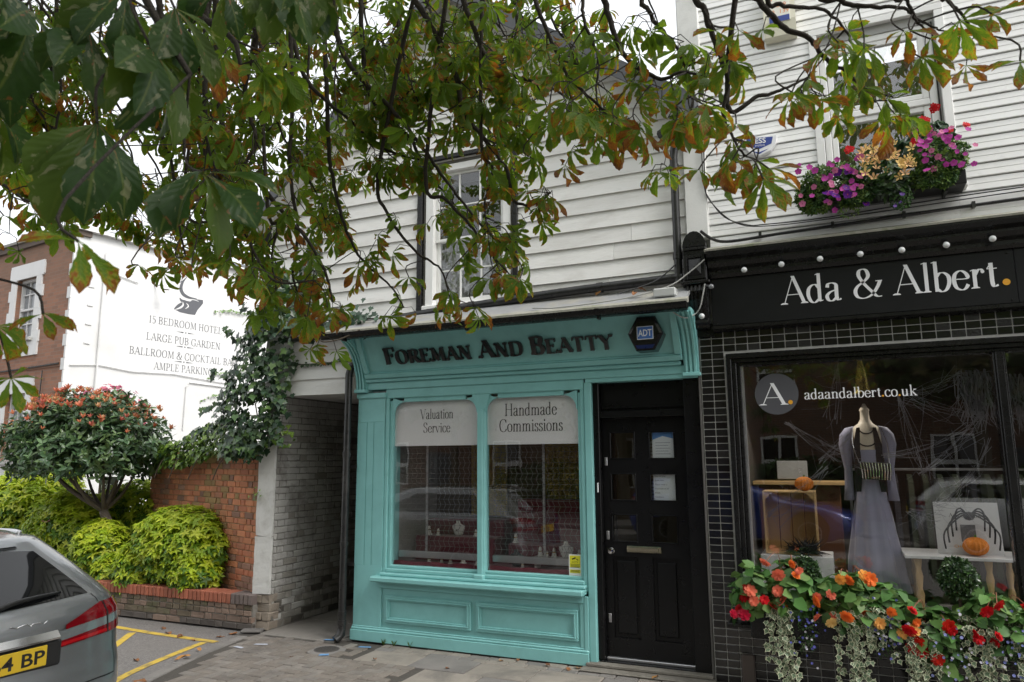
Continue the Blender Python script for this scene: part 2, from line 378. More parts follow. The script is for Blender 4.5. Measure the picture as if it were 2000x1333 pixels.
def sans(text, name, m, parent, origin, ex, ey, height, align='LEFT', depth=0.0, width=None, bold=0.0):
    """built-in sans lettering turned into a mesh"""
    cu = bpy.data.curves.new('lettering', 'FONT'); cu.body = text; cu.size = 1.0; cu.align_x = align; cu.extrude = depth/height; cu.offset = bold; cu.resolution_u = 3
    to = bpy.data.objects.new('lettering', cu); COL.objects.link(to)
    me = bpy.data.meshes.new_from_object(to.evaluated_get(bpy.context.evaluated_depsgraph_get()))
    bpy.data.objects.remove(to); bpy.data.curves.remove(cu)
    ex, ey = Vector(ex).normalized(), Vector(ey).normalized(); en = ex.cross(ey); s = height/.72
    xs = [v.co.x for v in me.vertices]; W = (max(xs)-min(xs)) or 1
    kx = s if width is None else width/W
    for v in me.vertices: v.co = Vector(origin)+ex*(v.co.x*kx)+ey*(v.co.y*s)+en*(v.co.z*height)
    me.materials.clear(); me.materials.append(m); me.name = name
    return link(name, me, parent)
# ------------------------------------------------------------------ shared materials
teal = mat('teal_paint', (.225,.51,.50), .45, .07, 4, bump=.10, bscale=45, dirt=(.14,.34,.33), dirtamt=.4, dscale=2.4, coat=.08)
white_board = mat('white_board_paint', (.74,.735,.71), .55, .05, 4, bump=.22, bscale=30, dirt=(.42,.40,.35), dirtamt=.5, dscale=2.2, orand=.07, stretch=(.5,1,2.2))
white_paint = mat('white_paint', (.78,.78,.76), .4, .04, 5, bump=.05, dirt=(.5,.48,.44), dirtamt=.3)
pvc = mat('white_plastic', (.80,.80,.79), .3, .03, 4, dirt=(.55,.53,.48), dirtamt=.18, dscale=1.3, orand=.03)
black_gloss = mat('black_gloss_paint', (.007,.007,.007), .28, .3, 8, bump=.12, bscale=25, spec=.35, dirt=(.03,.028,.026), dirtamt=.35)
black_matt = mat('black_board', (.008,.0085,.009), .45, .2, 6, bump=.03, spec=.25)
black_iron = mat('black_iron', (.014,.014,.014), .3, .3, 10, bump=.15, bscale=60, dirt=(.08,.075,.07), dirtamt=.4, dscale=6)
lead = mat('lead_flashing', (.27,.275,.28), .5, .2, 6, bump=.2, dirt=(.33,.31,.24), dirtamt=.8, dscale=3)
mossy = mat('weathered_edge', (.30,.29,.25), .85, .3, 9, bump=.5, bscale=40, dirt=(.10,.13,.04), dirtamt=.8, dscale=4)
slate = mat('slate', (.06,.065,.075), .55, .25, 5, bump=.3, bscale=12)
maroon = mat('maroon_cloth', (.13,.008,.02), .8, .2, 8, bump=.2, sheen=.3)
cream = mat('cream_display', (.72,.70,.66), .5, .05)
alu = mat('aluminium', (.55,.55,.56), .35, .1, 8, metal=.9)
steel = mat('chrome_steel', (.72,.72,.73), .12, .05, metal=1.0)
ink = mat('black_lettering', (.012,.012,.013), .35, .1)
wht_ink = mat('white_lettering', (.82,.82,.84), .4, .02)
sign_white = mat('frosted_white_vinyl', (.86,.86,.86), .5, .02, 3)
glass = glass_mat('window_glass')
glass_dark = glass_mat('pane_glass', (.92,.93,.93), 1.6)
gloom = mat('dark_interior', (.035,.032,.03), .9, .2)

# ------------------------------------------------------------------ ground, road, pavement
asph = NT('asphalt'); p = asph.pos()
n1 = asph.noise(p, 70, 4, .8); n2 = asph.noise(p, 1.3, 5, .6); n3 = asph.noise(p, 14, 4)
c = asph.mix(asph.ramp(n1, [(.32,0.0),(.72,1.0)]), (.05,.047,.045), (.30,.28,.265))
c = asph.mix(asph.ramp(n2, [(.35,0.0),(.7,.55)]), c, (.155,.142,.132)); c = asph.mix(asph.ramp(n3, [(.55,0.0),(.8,.3)]), c, (.05,.045,.04))
asph.l(c, asph.b.inputs['Base Color']); asph.b.inputs['Roughness'].default_value = .72; asph.bump(n1, .55, .006)
def sheet(name, pts, z, m, parent=None):
    mb = MB(); mb.add([(x, y, z) for x, y in pts], [tuple(range(len(pts)))]); return mb.build(name, m, parent)
tag(sheet('ground', [(-250,-250),(250,-250),(250,250),(-250,250)], -.02, asph.m), kind='structure')
joint = mat('jointing_sand', (.062,.055,.047), .95, .3, 40, bump=.4, bscale=150)
pave_edge = [(-6.2,.3),(-6.2,-.22),(-6.12,-.5),(-5.98,-1.1),(-5.75,-1.85),(-5.5,-2.35),(-5.1,-2.85),(-4.5,-3.1),(-3.5,-3.2),(9,-3.2),(9,.3)]
pavement = tag(sheet('pavement', pave_edge, -.012, joint), kind='structure')
paver_m = [mat('paver_brown', (.165,.143,.122), .72, .35, 9, bump=.5, bscale=120, orand=.10, dirt=(.06,.055,.05), dirtamt=.6, dscale=1.6),
           mat('paver_grey', (.18,.162,.143), .72, .35, 9, bump=.5, bscale=120, orand=.10, dirt=(.07,.06,.055), dirtamt=.6, dscale=1.6)]
flag_m = [mat('flagstone_buff', (.235,.21,.18), .8, .25, 5, bump=.5, bscale=70, orand=.08, dirt=(.095,.088,.08), dirtamt=.9, dscale=1.7),
          mat('flagstone_grey', (.185,.172,.16), .8, .25, 5, bump=.5, bscale=70, orand=.10, dirt=(.09,.085,.08), dirtamt=.8, dscale=1.5)]
conc = mat('alley_concrete', (.20,.185,.165), .8, .25, 3, bump=.4, bscale=50, dirt=(.08,.07,.06), dirtamt=.8, dscale=1.0)
def edge_x(y):
    pts = sorted([(b, a) for a, b in pave_edge if a < -4.4 and b < 0.31]); ys = [q[0] for q in pts]; xs = [q[1] for q in pts]
    return float(np.interp(y, ys, xs))
pv_h = MB().cbox(.001,.193,.001,.093,-.06,0,.006).mesh('paver', paver_m[0]); pv_v = MB().cbox(.001,.093,.001,.193,-.06,0,.006).mesh('paver', paver_m[1])
pv_h2 = pv_h.copy(); pv_h2.materials[0] = paver_m[1]; pv_v2 = pv_v.copy(); pv_v2.materials[0] = paver_m[0]
U = .1; npav = 0
for i in range(-64, -36):
    for j in range(-22, -2):
        k = (i-j) % 4; x, y = i*U, j*U
        if k == 0: w, h = .2, .1
        elif k == 3: w, h = .1, .2
        else: continue
        if x < edge_x(y)+.13 or x+w > (-4.42 if y > -.62 else -3.62 if y > -1.25 else -3.2): continue
        if math.hypot(x+w/2+4.86, y+h/2+.42) < .2: continue
        me = rnd.choice((pv_h, pv_h2)) if k == 0 else rnd.choice((pv_v, pv_v2))
        if npav < 300: link('paver', me, pavement, (x+.002, y+.002, rnd.uniform(-.004, .003)), (rnd.uniform(-.012,.012), rnd.uniform(-.012,.012), rnd.uniform(-.008,.008))); npav += 1
# flush edge stones along the car park side
es = [(-6.14,-.3),(-6.1,-.5),(-6.02,-.95),(-5.9,-1.4),(-5.76,-1.85),(-5.52,-2.3),(-5.15,-2.8)]
for (ax, ay), (bx, by) in zip(es[:-1], es[1:]):
    L = math.hypot(bx-ax, by-ay); a = math.atan2(by-ay, bx-ax)
    MB().cbox(.003, L-.003, .0, .115, -.1, .002, .008).build('kerb_stone', flag_m[1], pavement, loc=(ax, ay, rnd.uniform(-.003,.003)), rot=(0,0,a))
# flags and small blocks before the shop
def flag(x0, x1, y0, y1, m=None):
    w, h = x1-x0, y1-y0
    MB().cbox(.004, w-.004, .004, h-.004, -.06, 0, .006).build('flagstone', m or rnd.choice(flag_m), pavement, loc=(x0, y0, rnd.uniform(-.005,.004)), rot=(rnd.uniform(-.006,.006), rnd.uniform(-.006,.006), 0))
x = -4.42
while x < 2.6:
    w = rnd.choice((.2,.2,.3,.1)); flag(x, x+w, -.125, -.012); x += w
x = -4.42
while x < 2.6:
    w = rnd.choice((.2,.2,.15)); flag(x, x+w, -.24, -.125); x += w
x = -4.4
while x < 2.6: flag(x, x+.6, -.62, -.24); x += .6
x = -3.6
while x < 2.6: flag(x, x+.6, -1.05, -.62); flag(x-.0, x+.6, -1.25, -1.05) if x > -1.5 else flag(x, x+.6, -1.25, -1.05); x += .6
for yy in (-1.7,-2.15,-2.6,-3.05):
    x = -3.2 if yy > -2.2 else -4.4
    while x < 2.6: flag(x, x+.6, yy, yy+.45); x += .6
alley_floor = tag(MB().cbox(-6.02,-4.86,.0,7,-.1,-.006,.004).build('alley_floor', conc), kind='structure')
for a, b in ((-.14,.62),(.63,1.7),(1.71,2.9),(2.91,4.2)):
    MB().cbox(-6.0,-4.98,a,b,-.06,.006,.01).build('floor_slab', conc, alley_floor)
# painted bay lines
yel = mat('yellow_line_paint', (.52,.36,.05), .8, .2, 12, bump=.3, bscale=150, dirt=(.15,.125,.08), dirtamt=1.0, dscale=7)
bay = thing('parking_bay_marking', 'worn yellow parking bay lines painted on the asphalt', 'road marking', (-7,-.8,-.02))
def stripe(pts, w=.085, z=-.016):
    mb = MB(); L = []; R = []
    for i, p in enumerate(pts):
        d = Vector(pts[min(i+1,len(pts)-1)])-Vector(pts[max(i-1,0)]); d.normalize(); n = Vector((-d.y, d.x))*w/2
        L.append((p[0]+n.x, p[1]+n.y, z)); R.append((p[0]-n.x, p[1]-n.y, z))
    m = len(pts); mb.add(L+R, [(i, i+1, m+i+1, m+i) for i in range(m-1)]); return mb
stripe([(-9.6,-.38),(-7.9,-.47),(-7.15,-.53),(-6.2,-.56)]).build('line', yel, bay)
stripe([(-7.42,-.6),(-7.05,-1.12),(-6.3,-2.2),(-6.0,-2.7)], z=-.0155).build('line', yel, bay)
stripe([(q[0], q[1]) for q in catmull([(-6.31,-.62),(-6.26,-.9),(-6.12,-1.5),(-5.96,-1.95),(-5.6,-2.6)], 4)], z=-.0155).build('line', yel, bay)
# cover in the pavement, small weeds, tape marks
cov = thing('inspection_cover', 'small round iron cover set in the paving by the downpipe', 'cover', (-4.86,-.42,0))
iron = mat('cast_iron', (.07,.065,.06), .6, .3, 30, bump=.5, bscale=90)
MB().lathe([(.19,-.02),(.19,-.003),(.15,.001),(.14,.003)], 28, (-4.86,-.42,0)).build('rim', flag_m[1], cov)
mb = MB().lathe([(.128,-.01),(.128,.005),(.12,.007)], 24, (-4.86,-.42,0))
for k in range(-4,5):
    w = math.sqrt(max(.0, .11**2-(k*.025)**2)); mb.box(-4.86-w,-4.86+w,-.42+k*.025-.005,-.42+k*.025+.005,.006,.010)
mb.build('lid', iron, cov)
blue_mark = mat('blue_marking_paint', (.12,.26,.46), .8, .3, 20)
for a in ((-5.62,-.52,.15,.05,.3),(-5.75,-.7,.13,.05,-.2),(-4.55,-.2,.14,.05,.2),(-4.75,-.6,.1,.07,.4),(-5.06,-.12,.12,.05,.1)):
    mb = MB(); mb.add([(-a[2]/2,-a[3]/2,0),(a[2]/2,-a[3]/2*.7,0),(a[2]/2*.8,a[3]/2,0),(-a[2]/2*.9,a[3]/2*.8,0)], [(0,1,2,3)])
    o = mb.build('spray_mark', blue_mark if a[0] > -5.5 else mat('pale_marking_paint', (.4,.42,.48), .8, .3, 20), pavement, loc=(a[0],a[1],.0125 if a[0] > -5.2 and a[1] > -.15 else .0055), rot=(0,0,a[4]))
# ------------------------------------------------------------------ weatherboarded house
house = thing('weatherboard_house', 'white weatherboarded house with a slate gable above the turquoise shop', 'house', (-3.6,1.5,0))
def xl(z): return max(-6.2, -5.07+(z-5.88)/.94)     # left rake
def xr(z): return min(-1.16, -1.28+(5.33-z)/.73)     # right rake
wall = MB()
for poly in ([(-6.2,2.66),(-4.9,2.66),(-4.9,3.3),(-4.02,3.3),(-4.02,6.86),(-6.2,4.82)], [(-2.95,3.3),(-1.16,3.3),(-1.16,5.24),(-2.95,6.54)], [(-4.02,5.14),(-2.95,5.14),(-2.95,6.54),(-3.74,7.12),(-4.02,6.86)], [(-4.02,3.3),(-2.95,3.3),(-2.95,3.5),(-4.02,3.5)]):
    wall.prism(poly, 'xz', .0, .18)
wall.box(-6.2,-6.02,.18,6,2.66,4.8).box(-1.3,-1.16,.18,6,0,5.2)
wall.build('wall', mat('lath_backing', (.25,.24,.22), .9), house)
WX0, WX1, WZ0, WZ1 = -4.05, -2.94, 3.5, 5.16
def board(z0, xa, xb, xa2=None, xb2=None, split=True):
    if split and xb-xa > 1.5 and rnd.random() < .6:
        m_ = rnd.uniform(xa+.5, xb-.5); board(z0, xa, m_-.0015, xa2, m_-.0015, False); board(z0, m_+.0015, xb, m_+.0015, xb2, False); return
    xa2 = xa if xa2 is None else xa2; xb2 = xb if xb2 is None else xb2
    if xb-xa < .03 and xb2-xa2 < .03: return
    h = .185; w = rnd.uniform(-.003,.003); nseg = max(1, int((xb-xa)/.6)); mb = MB(); rings = []
    sag = [rnd.uniform(-.004,.004) for _ in range(nseg+1)]
    for i in range(nseg+1):
        t = i/nseg; a = xa+(xb-xa)*t; b = xa2+(xb2-xa2)*t; s = sag[i]
        rings.append([(a,-.004,z0+s),(a,-.036+w+s*.5,z0+s),(a,-.034+w+s*.5,z0+s+.01),(b,-.012+s*.3,z0+h),(b,-.002,z0+h)])
    mb.loft(rings).build('weatherboard', white_board, house, fix=True)
BZ = .17
for i in range(22):
    z = 3.47+i*BZ; zt = z+.185
    L0, L1, R0, R1 = xl(z), xl(zt), xr(z), xr(zt)
    if R0-L0 < .1: break
    if zt > 7.0: L1, R1 = min(L1,-3.75), max(R1,-3.73)
    if z < WZ1 and zt > WZ0-.05:
        cut = -5.0-rnd.random()*.6
        board(z, L0, WX0-.06, L1, WX0-.06); board(z, WX1+.05, R0, WX1+.05, R1)
    else: board(z, L0, R0, L1, R1)
for i in range(5): board(2.66+i*BZ-.02 if i else 2.63, -6.2, -4.9 if i > 1 else -4.88)
# roof slopes, verge boards
def slope_pts(a, b, t): return [(a[0],a[1]),(b[0],b[1]),(b[0],b[1]+t),(a[0],a[1]+t)]
roof = MB().prism(slope_pts((-6.45,4.58),(-3.74,7.13),.12), 'xz', -.28, 6).build('roof', slate, house)
MB().prism(slope_pts((-3.738,7.13),(-.98,5.115),.12), 'xz', -.28, 6).build('roof_slope', slate, roof)
greyb = mat('grey_verge_paint', (.075,.078,.085), .5, .2, 6)
MB().prism(slope_pts((-6.45,4.48),(-3.74,7.03),.17), 'xz', -.31, -.282).build('verge_board', greyb, roof)
MB().prism(slope_pts((-3.735,7.03),(-.98,5.015),.17), 'xz', -.31, -.282).build('verge_board', greyb, roof)
sof = mat('soffit_paint', (.62,.62,.6), .6, .1)
MB().prism(slope_pts((-6.4,4.60),(-3.74,7.10),.02), 'xz', -.28, -.03).build('soffit', sof, roof)
MB().prism(slope_pts((-3.735,7.10),(-1.03,5.125),.02), 'xz', -.28, -.03).build('soffit', sof, roof)
# sash window
fr = MB()
fr.cbox(-4.0,-3.9,-.03,.12,3.5,5.12,.006).cbox(-3.06,-2.97,-.03,.12,3.5,5.12,.006).cbox(-3.9,-3.06,-.03,.12,5.04,5.12,.006).cbox(-4.02,-2.95,-.075,.12,3.46,3.535,.01)
window = fr.build('window', white_paint, house)
MB().cbox(-4.1,-4.035,-.05,.0,3.47,5.17,.005).build('side_strip', black_gloss, window)
MB().cbox(-2.945,-2.885,-.05,.0,3.47,5.17,.005).build('side_strip', black_gloss, window)
MB().cbox(-4.12,-2.87,-.075,.0,5.17,5.22,.005).build('head_drip', black_gloss, window)
for (z0, z1, y) in ((3.535,4.28,.05),(4.25,5.04,.02)):
    s = MB(); s.cbox(-3.9,-3.855,y,y+.035,z0,z1,.004).cbox(-3.105,-3.06,y,y+.035,z0,z1,.004).cbox(-3.855,-3.105,y,y+.035,z0,z0+(.075 if z0 < 4 else .035),.004).cbox(-3.855,-3.105,y,y+.035,z1-.035,z1,.004)
    s.build('sash', white_paint, window)
    bz = z0+(.075 if z0 < 4 else .035)
    for k in (1,2): MB().cbox(-3.855+.25*k-.009,-3.855+.25*k+.009,y+.004,y+.03,bz,z1-.035,.003).build('glazing_bar', white_paint, window)
    for a in range(3):
        zm = (bz+z1-.035)/2
        MB().cbox(-3.855+.25*a+(.009 if a else 0),-3.855+.25*(a+1)-(.009 if a < 2 else 0),y+.004,y+.03,zm-.009,zm+.009,.003).build('glazing_bar', white_paint, window)
        for (q0, q1) in ((bz,zm-.009),(zm+.009,z1-.035)):
            MB().box(-3.855+.25*a+.005,-3.855+.25*(a+1)-.005,y+.014,y+.018,q0,q1).build('pane', glass_dark, window)
net = NT('net_curtain'); wv = net.n('TexWave', i_Scale=5.0, i_Distortion=3.0); net.l(net.pos(), wv.inputs[0])
vor = net.n('TexNoise', i_Scale=26, i_Detail=2); net.l(net.pos(), vor.inputs[0])
net.l(net.mix(net.ramp(vor.outputs[0], [(.55,0.0),(.62,.7)]), net.mix(wv.outputs['Fac'], (.17,.165,.16), (.30,.295,.29)), (.55,.55,.55)), net.b.inputs['Base Color'])
cur = MB(); rings = []
for i in range(41):
    x = -3.9+.84*i/40; y = .16+.012*math.sin(i*1.7)+.008*math.sin(i*.6); rings.append([(x,y,3.55),(x,y,4.27)])
cur.loft(rings, closed=False).build('net_curtain', net.m, window, smooth=True)
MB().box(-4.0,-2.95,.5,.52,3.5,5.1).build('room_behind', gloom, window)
# black pipe along the wall foot, downpipes
pipe = MB().tube(catmull([(-4.55,-.075,3.40),(-3.9,-.075,3.45),(-2.4,-.08,3.52),(-1.2,-.08,3.545)], 5), .045, 10); 
for x_, z_ in ((-3.4,3.475),(-2.0,3.53)): pipe.tube([(x_-.03,-.077,z_-.002),(x_+.03,-.078,z_+.001)], .053, 10)
pipe.build('wall_pipe', black_iron, house, smooth='auto')
dp = MB().tube([(-1.235,-.09,3.5),(-1.235,-.09,4.72),(-1.215,-.1,4.86),(-1.17,-.16,5.02)], .038, 10)
for z_ in (3.75,4.62): dp.tube([(-1.235,-.09,z_-.03),(-1.235,-.09,z_+.03)], .046, 10)
dp.build('downpipe', black_iron, house, smooth='auto')
MB().tube([(-1.36,-.05,4.99),(-1.17,-.16,5.02),(-1.1,-.16,5.02)], .05, 8).build('gutter_outlet', black_iron, house, smooth='auto')
dl = MB().tube([(-4.94,-.075,.05),(-4.94,-.075,2.84),(-4.93,-.05,2.93),(-4.86,-.04,2.96)], .04, 10)
for z_ in (.28,.19,1.0,1.95): dl.tube([(-4.94,-.075,z_-.025),(-4.94,-.075,z_+.025)], .048, 10)
dl.tube([(-4.94,-.075,.12),(-4.945,-.09,.06),(-4.97,-.14,.02)], .046, 10)
dl.build('downpipe', black_iron, house, smooth='auto')
for z_ in (.78,1.82): MB().box(-4.96,-4.84,-.03,-.018,z_-.015,z_+.015).build('pipe_bracket', black_iron, house)
for a, b in ((.55,1.55),(2.18,2.6)): MB().tube([(-5.0,-.02,a),(-5.0,-.02,b)], .012, 6).build('white_conduit', white_paint, house)
# alley ceiling boards
for i in range(29):
    MB().cbox(-6.0,-4.92,.05+i*.2,.24+i*.2,2.645,2.675,.003).build('ceiling_board', white_board, house)
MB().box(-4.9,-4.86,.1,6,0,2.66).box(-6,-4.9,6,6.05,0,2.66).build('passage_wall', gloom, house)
# ------------------------------------------------------------------ turquoise shopfront
shop = thing('turquoise_shopfront', 'turquoise timber jewellery shopfront with two white window signs and a black door', 'shopfront', (-3,0,0))
def T(name, mb, m=None, parent=None, **k): return mb.build(name, m or teal, parent or shop, **k)
pil = MB().cbox(-4.855,-4.505,.006,.3,.14,2.62,.006)
pil.cbox(-4.855,-4.505,0,.006,.14,.78,.003).cbox(-4.855,-4.505,0,.006,2.30,2.62,.003)
for a, b in ((-4.855,-4.735),(-4.725,-4.645),(-4.635,-4.505)): pil.box(a,b,0,.0065,.78,2.30)
pilaster = T('pilaster', pil)
T('pilaster_cap', MB().cbox(-4.87,-4.49,-.02,.1,2.56,2.62,.008), parent=pilaster)
T('door_post', MB().cbox(-2.215,-2.145,.0,.2,.03,2.62,.006).cbox(-2.255,-2.215,-.012,.1,.0,.62,.004))
# window frame: jambs, head with rounded spandrels, mullion, sill
T('jamb', MB().cbox(-4.505,-4.46,.012,.2,.66,2.56,.008).cbox(-4.46,-4.42,.035,.2,.66,2.53,.006))
T('jamb', MB().cbox(-2.262,-2.218,.012,.2,.66,2.56,.008).cbox(-2.295,-2.262,.035,.2,.66,2.53,.006))
T('head', MB().cbox(-4.5,-2.22,.008,.2,2.555,2.66,.008))
def spandrel(x0, x1):
    r = .13; top = 2.556
    pts = [(x0,top),(x0,2.36)]+[(x0+.012+r-r*math.cos(a*PI/16), 2.38+r*math.sin(a*PI/16)) for a in range(9)]
    q = [(x1-.012-r+r*math.cos(a*PI/16), 2.38+r*math.sin(a*PI/16)) for a in range(8,-1,-1)]+[(x1,2.36),(x1,top)]
    mb = MB()
    L = pts; 
    # left and right halves as fans so that every face stays convex enough
    for side in (pts, q[::-1]):
        cx = side[0]
        for i in range(1, len(side)-1):
            tri = [cx, side[i], side[i+1]]
            mb.prism(tri, 'xz', .03, .06)
    xa = x0+.012+r; xb = x1-.012-r; mb.box(xa-.0,xb+.0,.03,.06,2.51,top)
    return mb
T('spandrel', spandrel(-4.42,-3.385), fix=True); T('spandrel', spandrel(-3.295,-2.295), fix=True)
T('mullion', MB().cbox(-3.385,-3.295,.02,.12,.72,2.40,.012).cbox(-3.372,-3.308,-.01,.02,.72,2.40,.008))
T('mullion_foot', MB().cbox(-3.395,-3.285,-.045,.05,.70,.76,.012))
T('mullion_head', MB().prism([(-3.385,2.38),(-3.295,2.38),(-3.235,2.556),(-3.445,2.556)], 'xz', .018, .06), fix=True)
T('sill', MB().cbox(-4.58,-2.235,-.115,.1,.63,.685,.012).cbox(-4.5,-2.23,-.05,.1,.685,.72,.01).cbox(-4.45,-2.25,-.005,.1,.72,.76,.008).cbox(-4.42,-2.28,.03,.1,.76,.79,.006))
# stall riser with two moulded panels
T('stall_riser', MB().box(-4.56,-2.255,.012,.2,.16,.63))
T('apron', MB().cbox(-4.53,-2.26,-.012,.012,.555,.628,.006))
T('riser_stile', MB().cbox(-4.54,-4.50,-.004,.012,.16,.555,.004)); T('riser_stile', MB().cbox(-2.3,-2.257,-.004,.012,.16,.555,.004))
def moulding(x0, x1, z0, z1):
    mb = MB()
    for (w, y, o) in ((.022,-.014,0),(.016,-.022,.022),(.014,-.008,.038)):
        a, b, c_, d = x0+o, x1-o, z0+o, z1-o
        mb.cbox(a,b,y,.012,c_,c_+w,.004).cbox(a,b,y,.012,d-w,d,.004).cbox(a,a+w,y-.0005,.012,c_+w,d-w,.004).cbox(b-w,b,y-.0005,.012,c_+w,d-w,.004)
    return mb
T('panel_moulding', moulding(-4.45,-3.44,.215,.485)); T('panel_moulding', moulding(-3.38,-2.32,.215,.49))
T('plinth', MB().cbox(-4.87,-2.215,-.03,.1,.012,.12,.004).cbox(-4.866,-2.219,-.02,.1,.12,.145,.008).cbox(-4.862,-2.222,-.008,.1,.145,.16,.006))
T('dark_base_strip', MB().box(-4.86,-2.22,-.015,.1,.0,.012), gloom)  # near-black strip filling the slot below the plinth
# entablature and sloping sign board
T('frieze', MB().cbox(-4.79,-1.15,-.012,.2,2.655,2.735,.006))
T('lower_rail', MB().cbox(-4.74,-1.26,-.045,.2,2.735,2.775,.008).cbox(-4.73,-1.27,-.065,.2,2.775,2.80,.008))
T('lintel', MB().cbox(-2.2,-1.12,.0,.2,2.615,2.656,.004))
FB, FT = (-.05,2.79), (-.27,3.21)
fd = Vector((0, FT[0]-FB[0], FT[1]-FB[1])).normalized(); fn = Vector((1,0,0)).cross(fd)
board_o = MB().prism([FB, FT, (.1,FT[1]), (.1,FB[1])], 'yz', -4.72, -1.24)
sign = T('sign_board', board_o, fix=True)
def on_f(x, s, d=0): return Vector((x, FB[0], FB[1]))+fd*s+fn*d
def fbar(x0, x1, s0, s1, h=.018):
    mb = MB(); c8 = [on_f(a, b, d) for d in (-.004, h) for a, b in ((x0,s0),(x1,s0),(x1,s1),(x0,s1))]
    return mb.add(c8, [(3,2,1,0),(4,5,6,7),(0,1,5,4),(1,2,6,5),(2,3,7,6),(3,0,4,7)])
for a in ((-4.72,-1.24,.0,.045,.03),(-4.715,-1.245,.045,.06,.012),(-4.72,-4.66,.0605,.47,.028),(-1.30,-1.24,.0605,.47,.028),(-4.72,-1.24,.4705,.49,.02)):
    T('board_frame', fbar(*a), fix=True, parent=sign)
gl_blk = mat('gloss_black_letter', (.010,.010,.010), .16, .2, coat=.6)
text_mesh('FOREMAN AND BEATTY', on_f(-4.415,.145,.001), (1,0,0), fd, .185, fn, width=2.56, depth=.028, T=.24, t=.075, track=.03, small=.80, letters=(gl_blk, sign))
# curved consoles at both ends
def console(x0, x1):
    prof = [(-.03,2.66),(-.036,2.74),(-.055,2.83),(-.09,2.93),(-.145,3.03),(-.225,3.11),(-.335,3.175)]
    mb = MB().prism([(y, z) for y, z in prof]+[(-.335,3.21),(.1,3.21),(.1,2.66)], 'yz', x0, x1)
    n = 3; w = (x1-x0)/7
    for k in range(n):
        a = x0+w*(1+2*k)*1.0
        rings = [[(a,y-.004,z+.002),(a,y-.02,z-.008),(a+w,y-.02,z-.008),(a+w,y-.004,z+.002)] for y, z in prof]
        mb.loft(rings)
    mb.cbox(x0-.012,x1+.012,-.06,.1,2.625,2.662,.006)
    return mb
T('console', console(-4.87,-4.735), fix=True); T('console', console(-1.235,-1.10), fix=True)
T('console_side', MB().cbox(-4.90,-4.872,.0,.12,2.64,2.95,.004).cbox(-4.91,-4.872,-.01,.12,2.70,2.725,.004).cbox(-4.91,-4.872,-.01,.12,2.78,2.80,.004))
# lean-to roof and gutter
T('lean_to_roof', MB().prism([(-.44,3.235),(-.44,3.26),(-.03,3.475),(-.03,3.44)], 'yz', -4.86, -1.12), lead, fix=True)
T('roof_edge', MB().prism([(-.455,3.225),(-.455,3.262),(-.40,3.292),(-.40,3.245)], 'yz', -5.0, -1.10), mossy, fix=True)
T('eaves_board', MB().box(-4.9,-1.12,-.42,-.34,3.18,3.232), black_gloss)
def half_pipe(x0, x1, cy, cz, r, t=.006):
    pts = [(cy-r*math.cos(a*PI/10), cz-r*math.sin(a*PI/10)) for a in range(11)]+[(cy+(r-t)*math.cos(a*PI/10), cz-(r-t)*math.sin(a*PI/10)) for a in range(11)]
    mb = MB(); n = len(pts); 
    rings = [[(x, y, z) for y, z in pts] for x in (x0, x1)]; mb.loft(rings, caps=False)
    for x in (x0, x1):
        mb.add([(x, cy-r*math.cos(a*PI/10), cz-r*math.sin(a*PI/10)) for a in range(11)], [tuple(range(11))])
    return mb
g = half_pipe(-5.0,-1.1,-.475,3.225,.06)
for x_ in (-4.72,-3.25,-1.9): 
    g.loft([[(x, -.475-.066*math.cos(a*PI/10), 3.228-.066*math.sin(a*PI/10)) for a in range(11)] for x in (x_-.02, x_+.02)], closed=False)
    g.box(x_-.012,x_+.012,-.5,-.44,3.14,3.165)
T('gutter', g, black_gloss, smooth='auto')
g2 = half_pipe(-5.9,-5.02,-.12,3.3,.05); T('gutter', g2, black_iron, smooth='auto')
T('gutter_debris', MB().tube(catmull([(-5.2,-.2,3.33),(-5.02,-.48,3.16),(-4.75,-.53,3.15),(-4.5,-.5,3.24)], 5), .008, 5), mat('bare_twig', (.09,.07,.05), .9))
# panes, window signs
for i, (x0, x1) in enumerate(((-4.425,-3.38),(-3.30,-2.29))):
    MB().box(x0,x1,.074,.079,.78,2.54).build('pane', glass, shop)
    sg = MB().box(x0+.005,x1-.005,.082,.084,2.035,2.535).build('window_sign', sign_white, shop)
    lines = (('Valuation',2.32,.105),('Service',2.175,.105)) if i == 0 else (('Handmade',2.325,.125),('Commissions',2.165,.125))
    cx = -3.90 if i == 0 else -2.815
    for tx, z, h in lines:
        k = {'Valuation':.41,'Service':.335,'Handmade':.575,'Commissions':.70}[tx]
        text_mesh(tx, (cx,.0815,z), (1,0,0), (0,0,1), h, (0,-1,0), width=k, center=True, T=.105, t=.03).build('sign_lettering', ink, sg)
# notice stuck to the glass
yl = mat('yellow_notice', (.72,.66,.03), .5, .03); 
no = MB().box(-2.425,-2.30,.068,.0725,.785,.985).build('camera_notice', mat('notice_white', (.75,.75,.72), .5, .02), shop)
MB().box(-2.415,-2.31,.066,.068,.865,.975).build('yellow_field', yl, no); MB().box(-2.415,-2.31,.066,.068,.815,.845).build('yellow_field', yl, no)
sans('CCTV', 'notice_lettering', ink, no, (-2.3625,.0655,.906), (1,0,0), (0,0,1), .017, 'CENTER')
mb = MB(); 
for k, z in enumerate((.895,.885,.876,.868,.84,.832,.824)): mb.box(-2.41+.004*(k % 3),-2.316-.006*(k % 2),.0652,.066,z-.0022,z+.0012)
mb.build('fine_print', ink, no)
mb = MB(); mb.prism([(-2.395,.945),(-2.36,.962),(-2.352,.952),(-2.387,.935)], 'xz', .0648,.066).box(-2.352,-2.335,.0648,.066,.938,.942).box(-2.337,-2.333,.0648,.066,.928,.942).build('camera_symbol', ink, no)
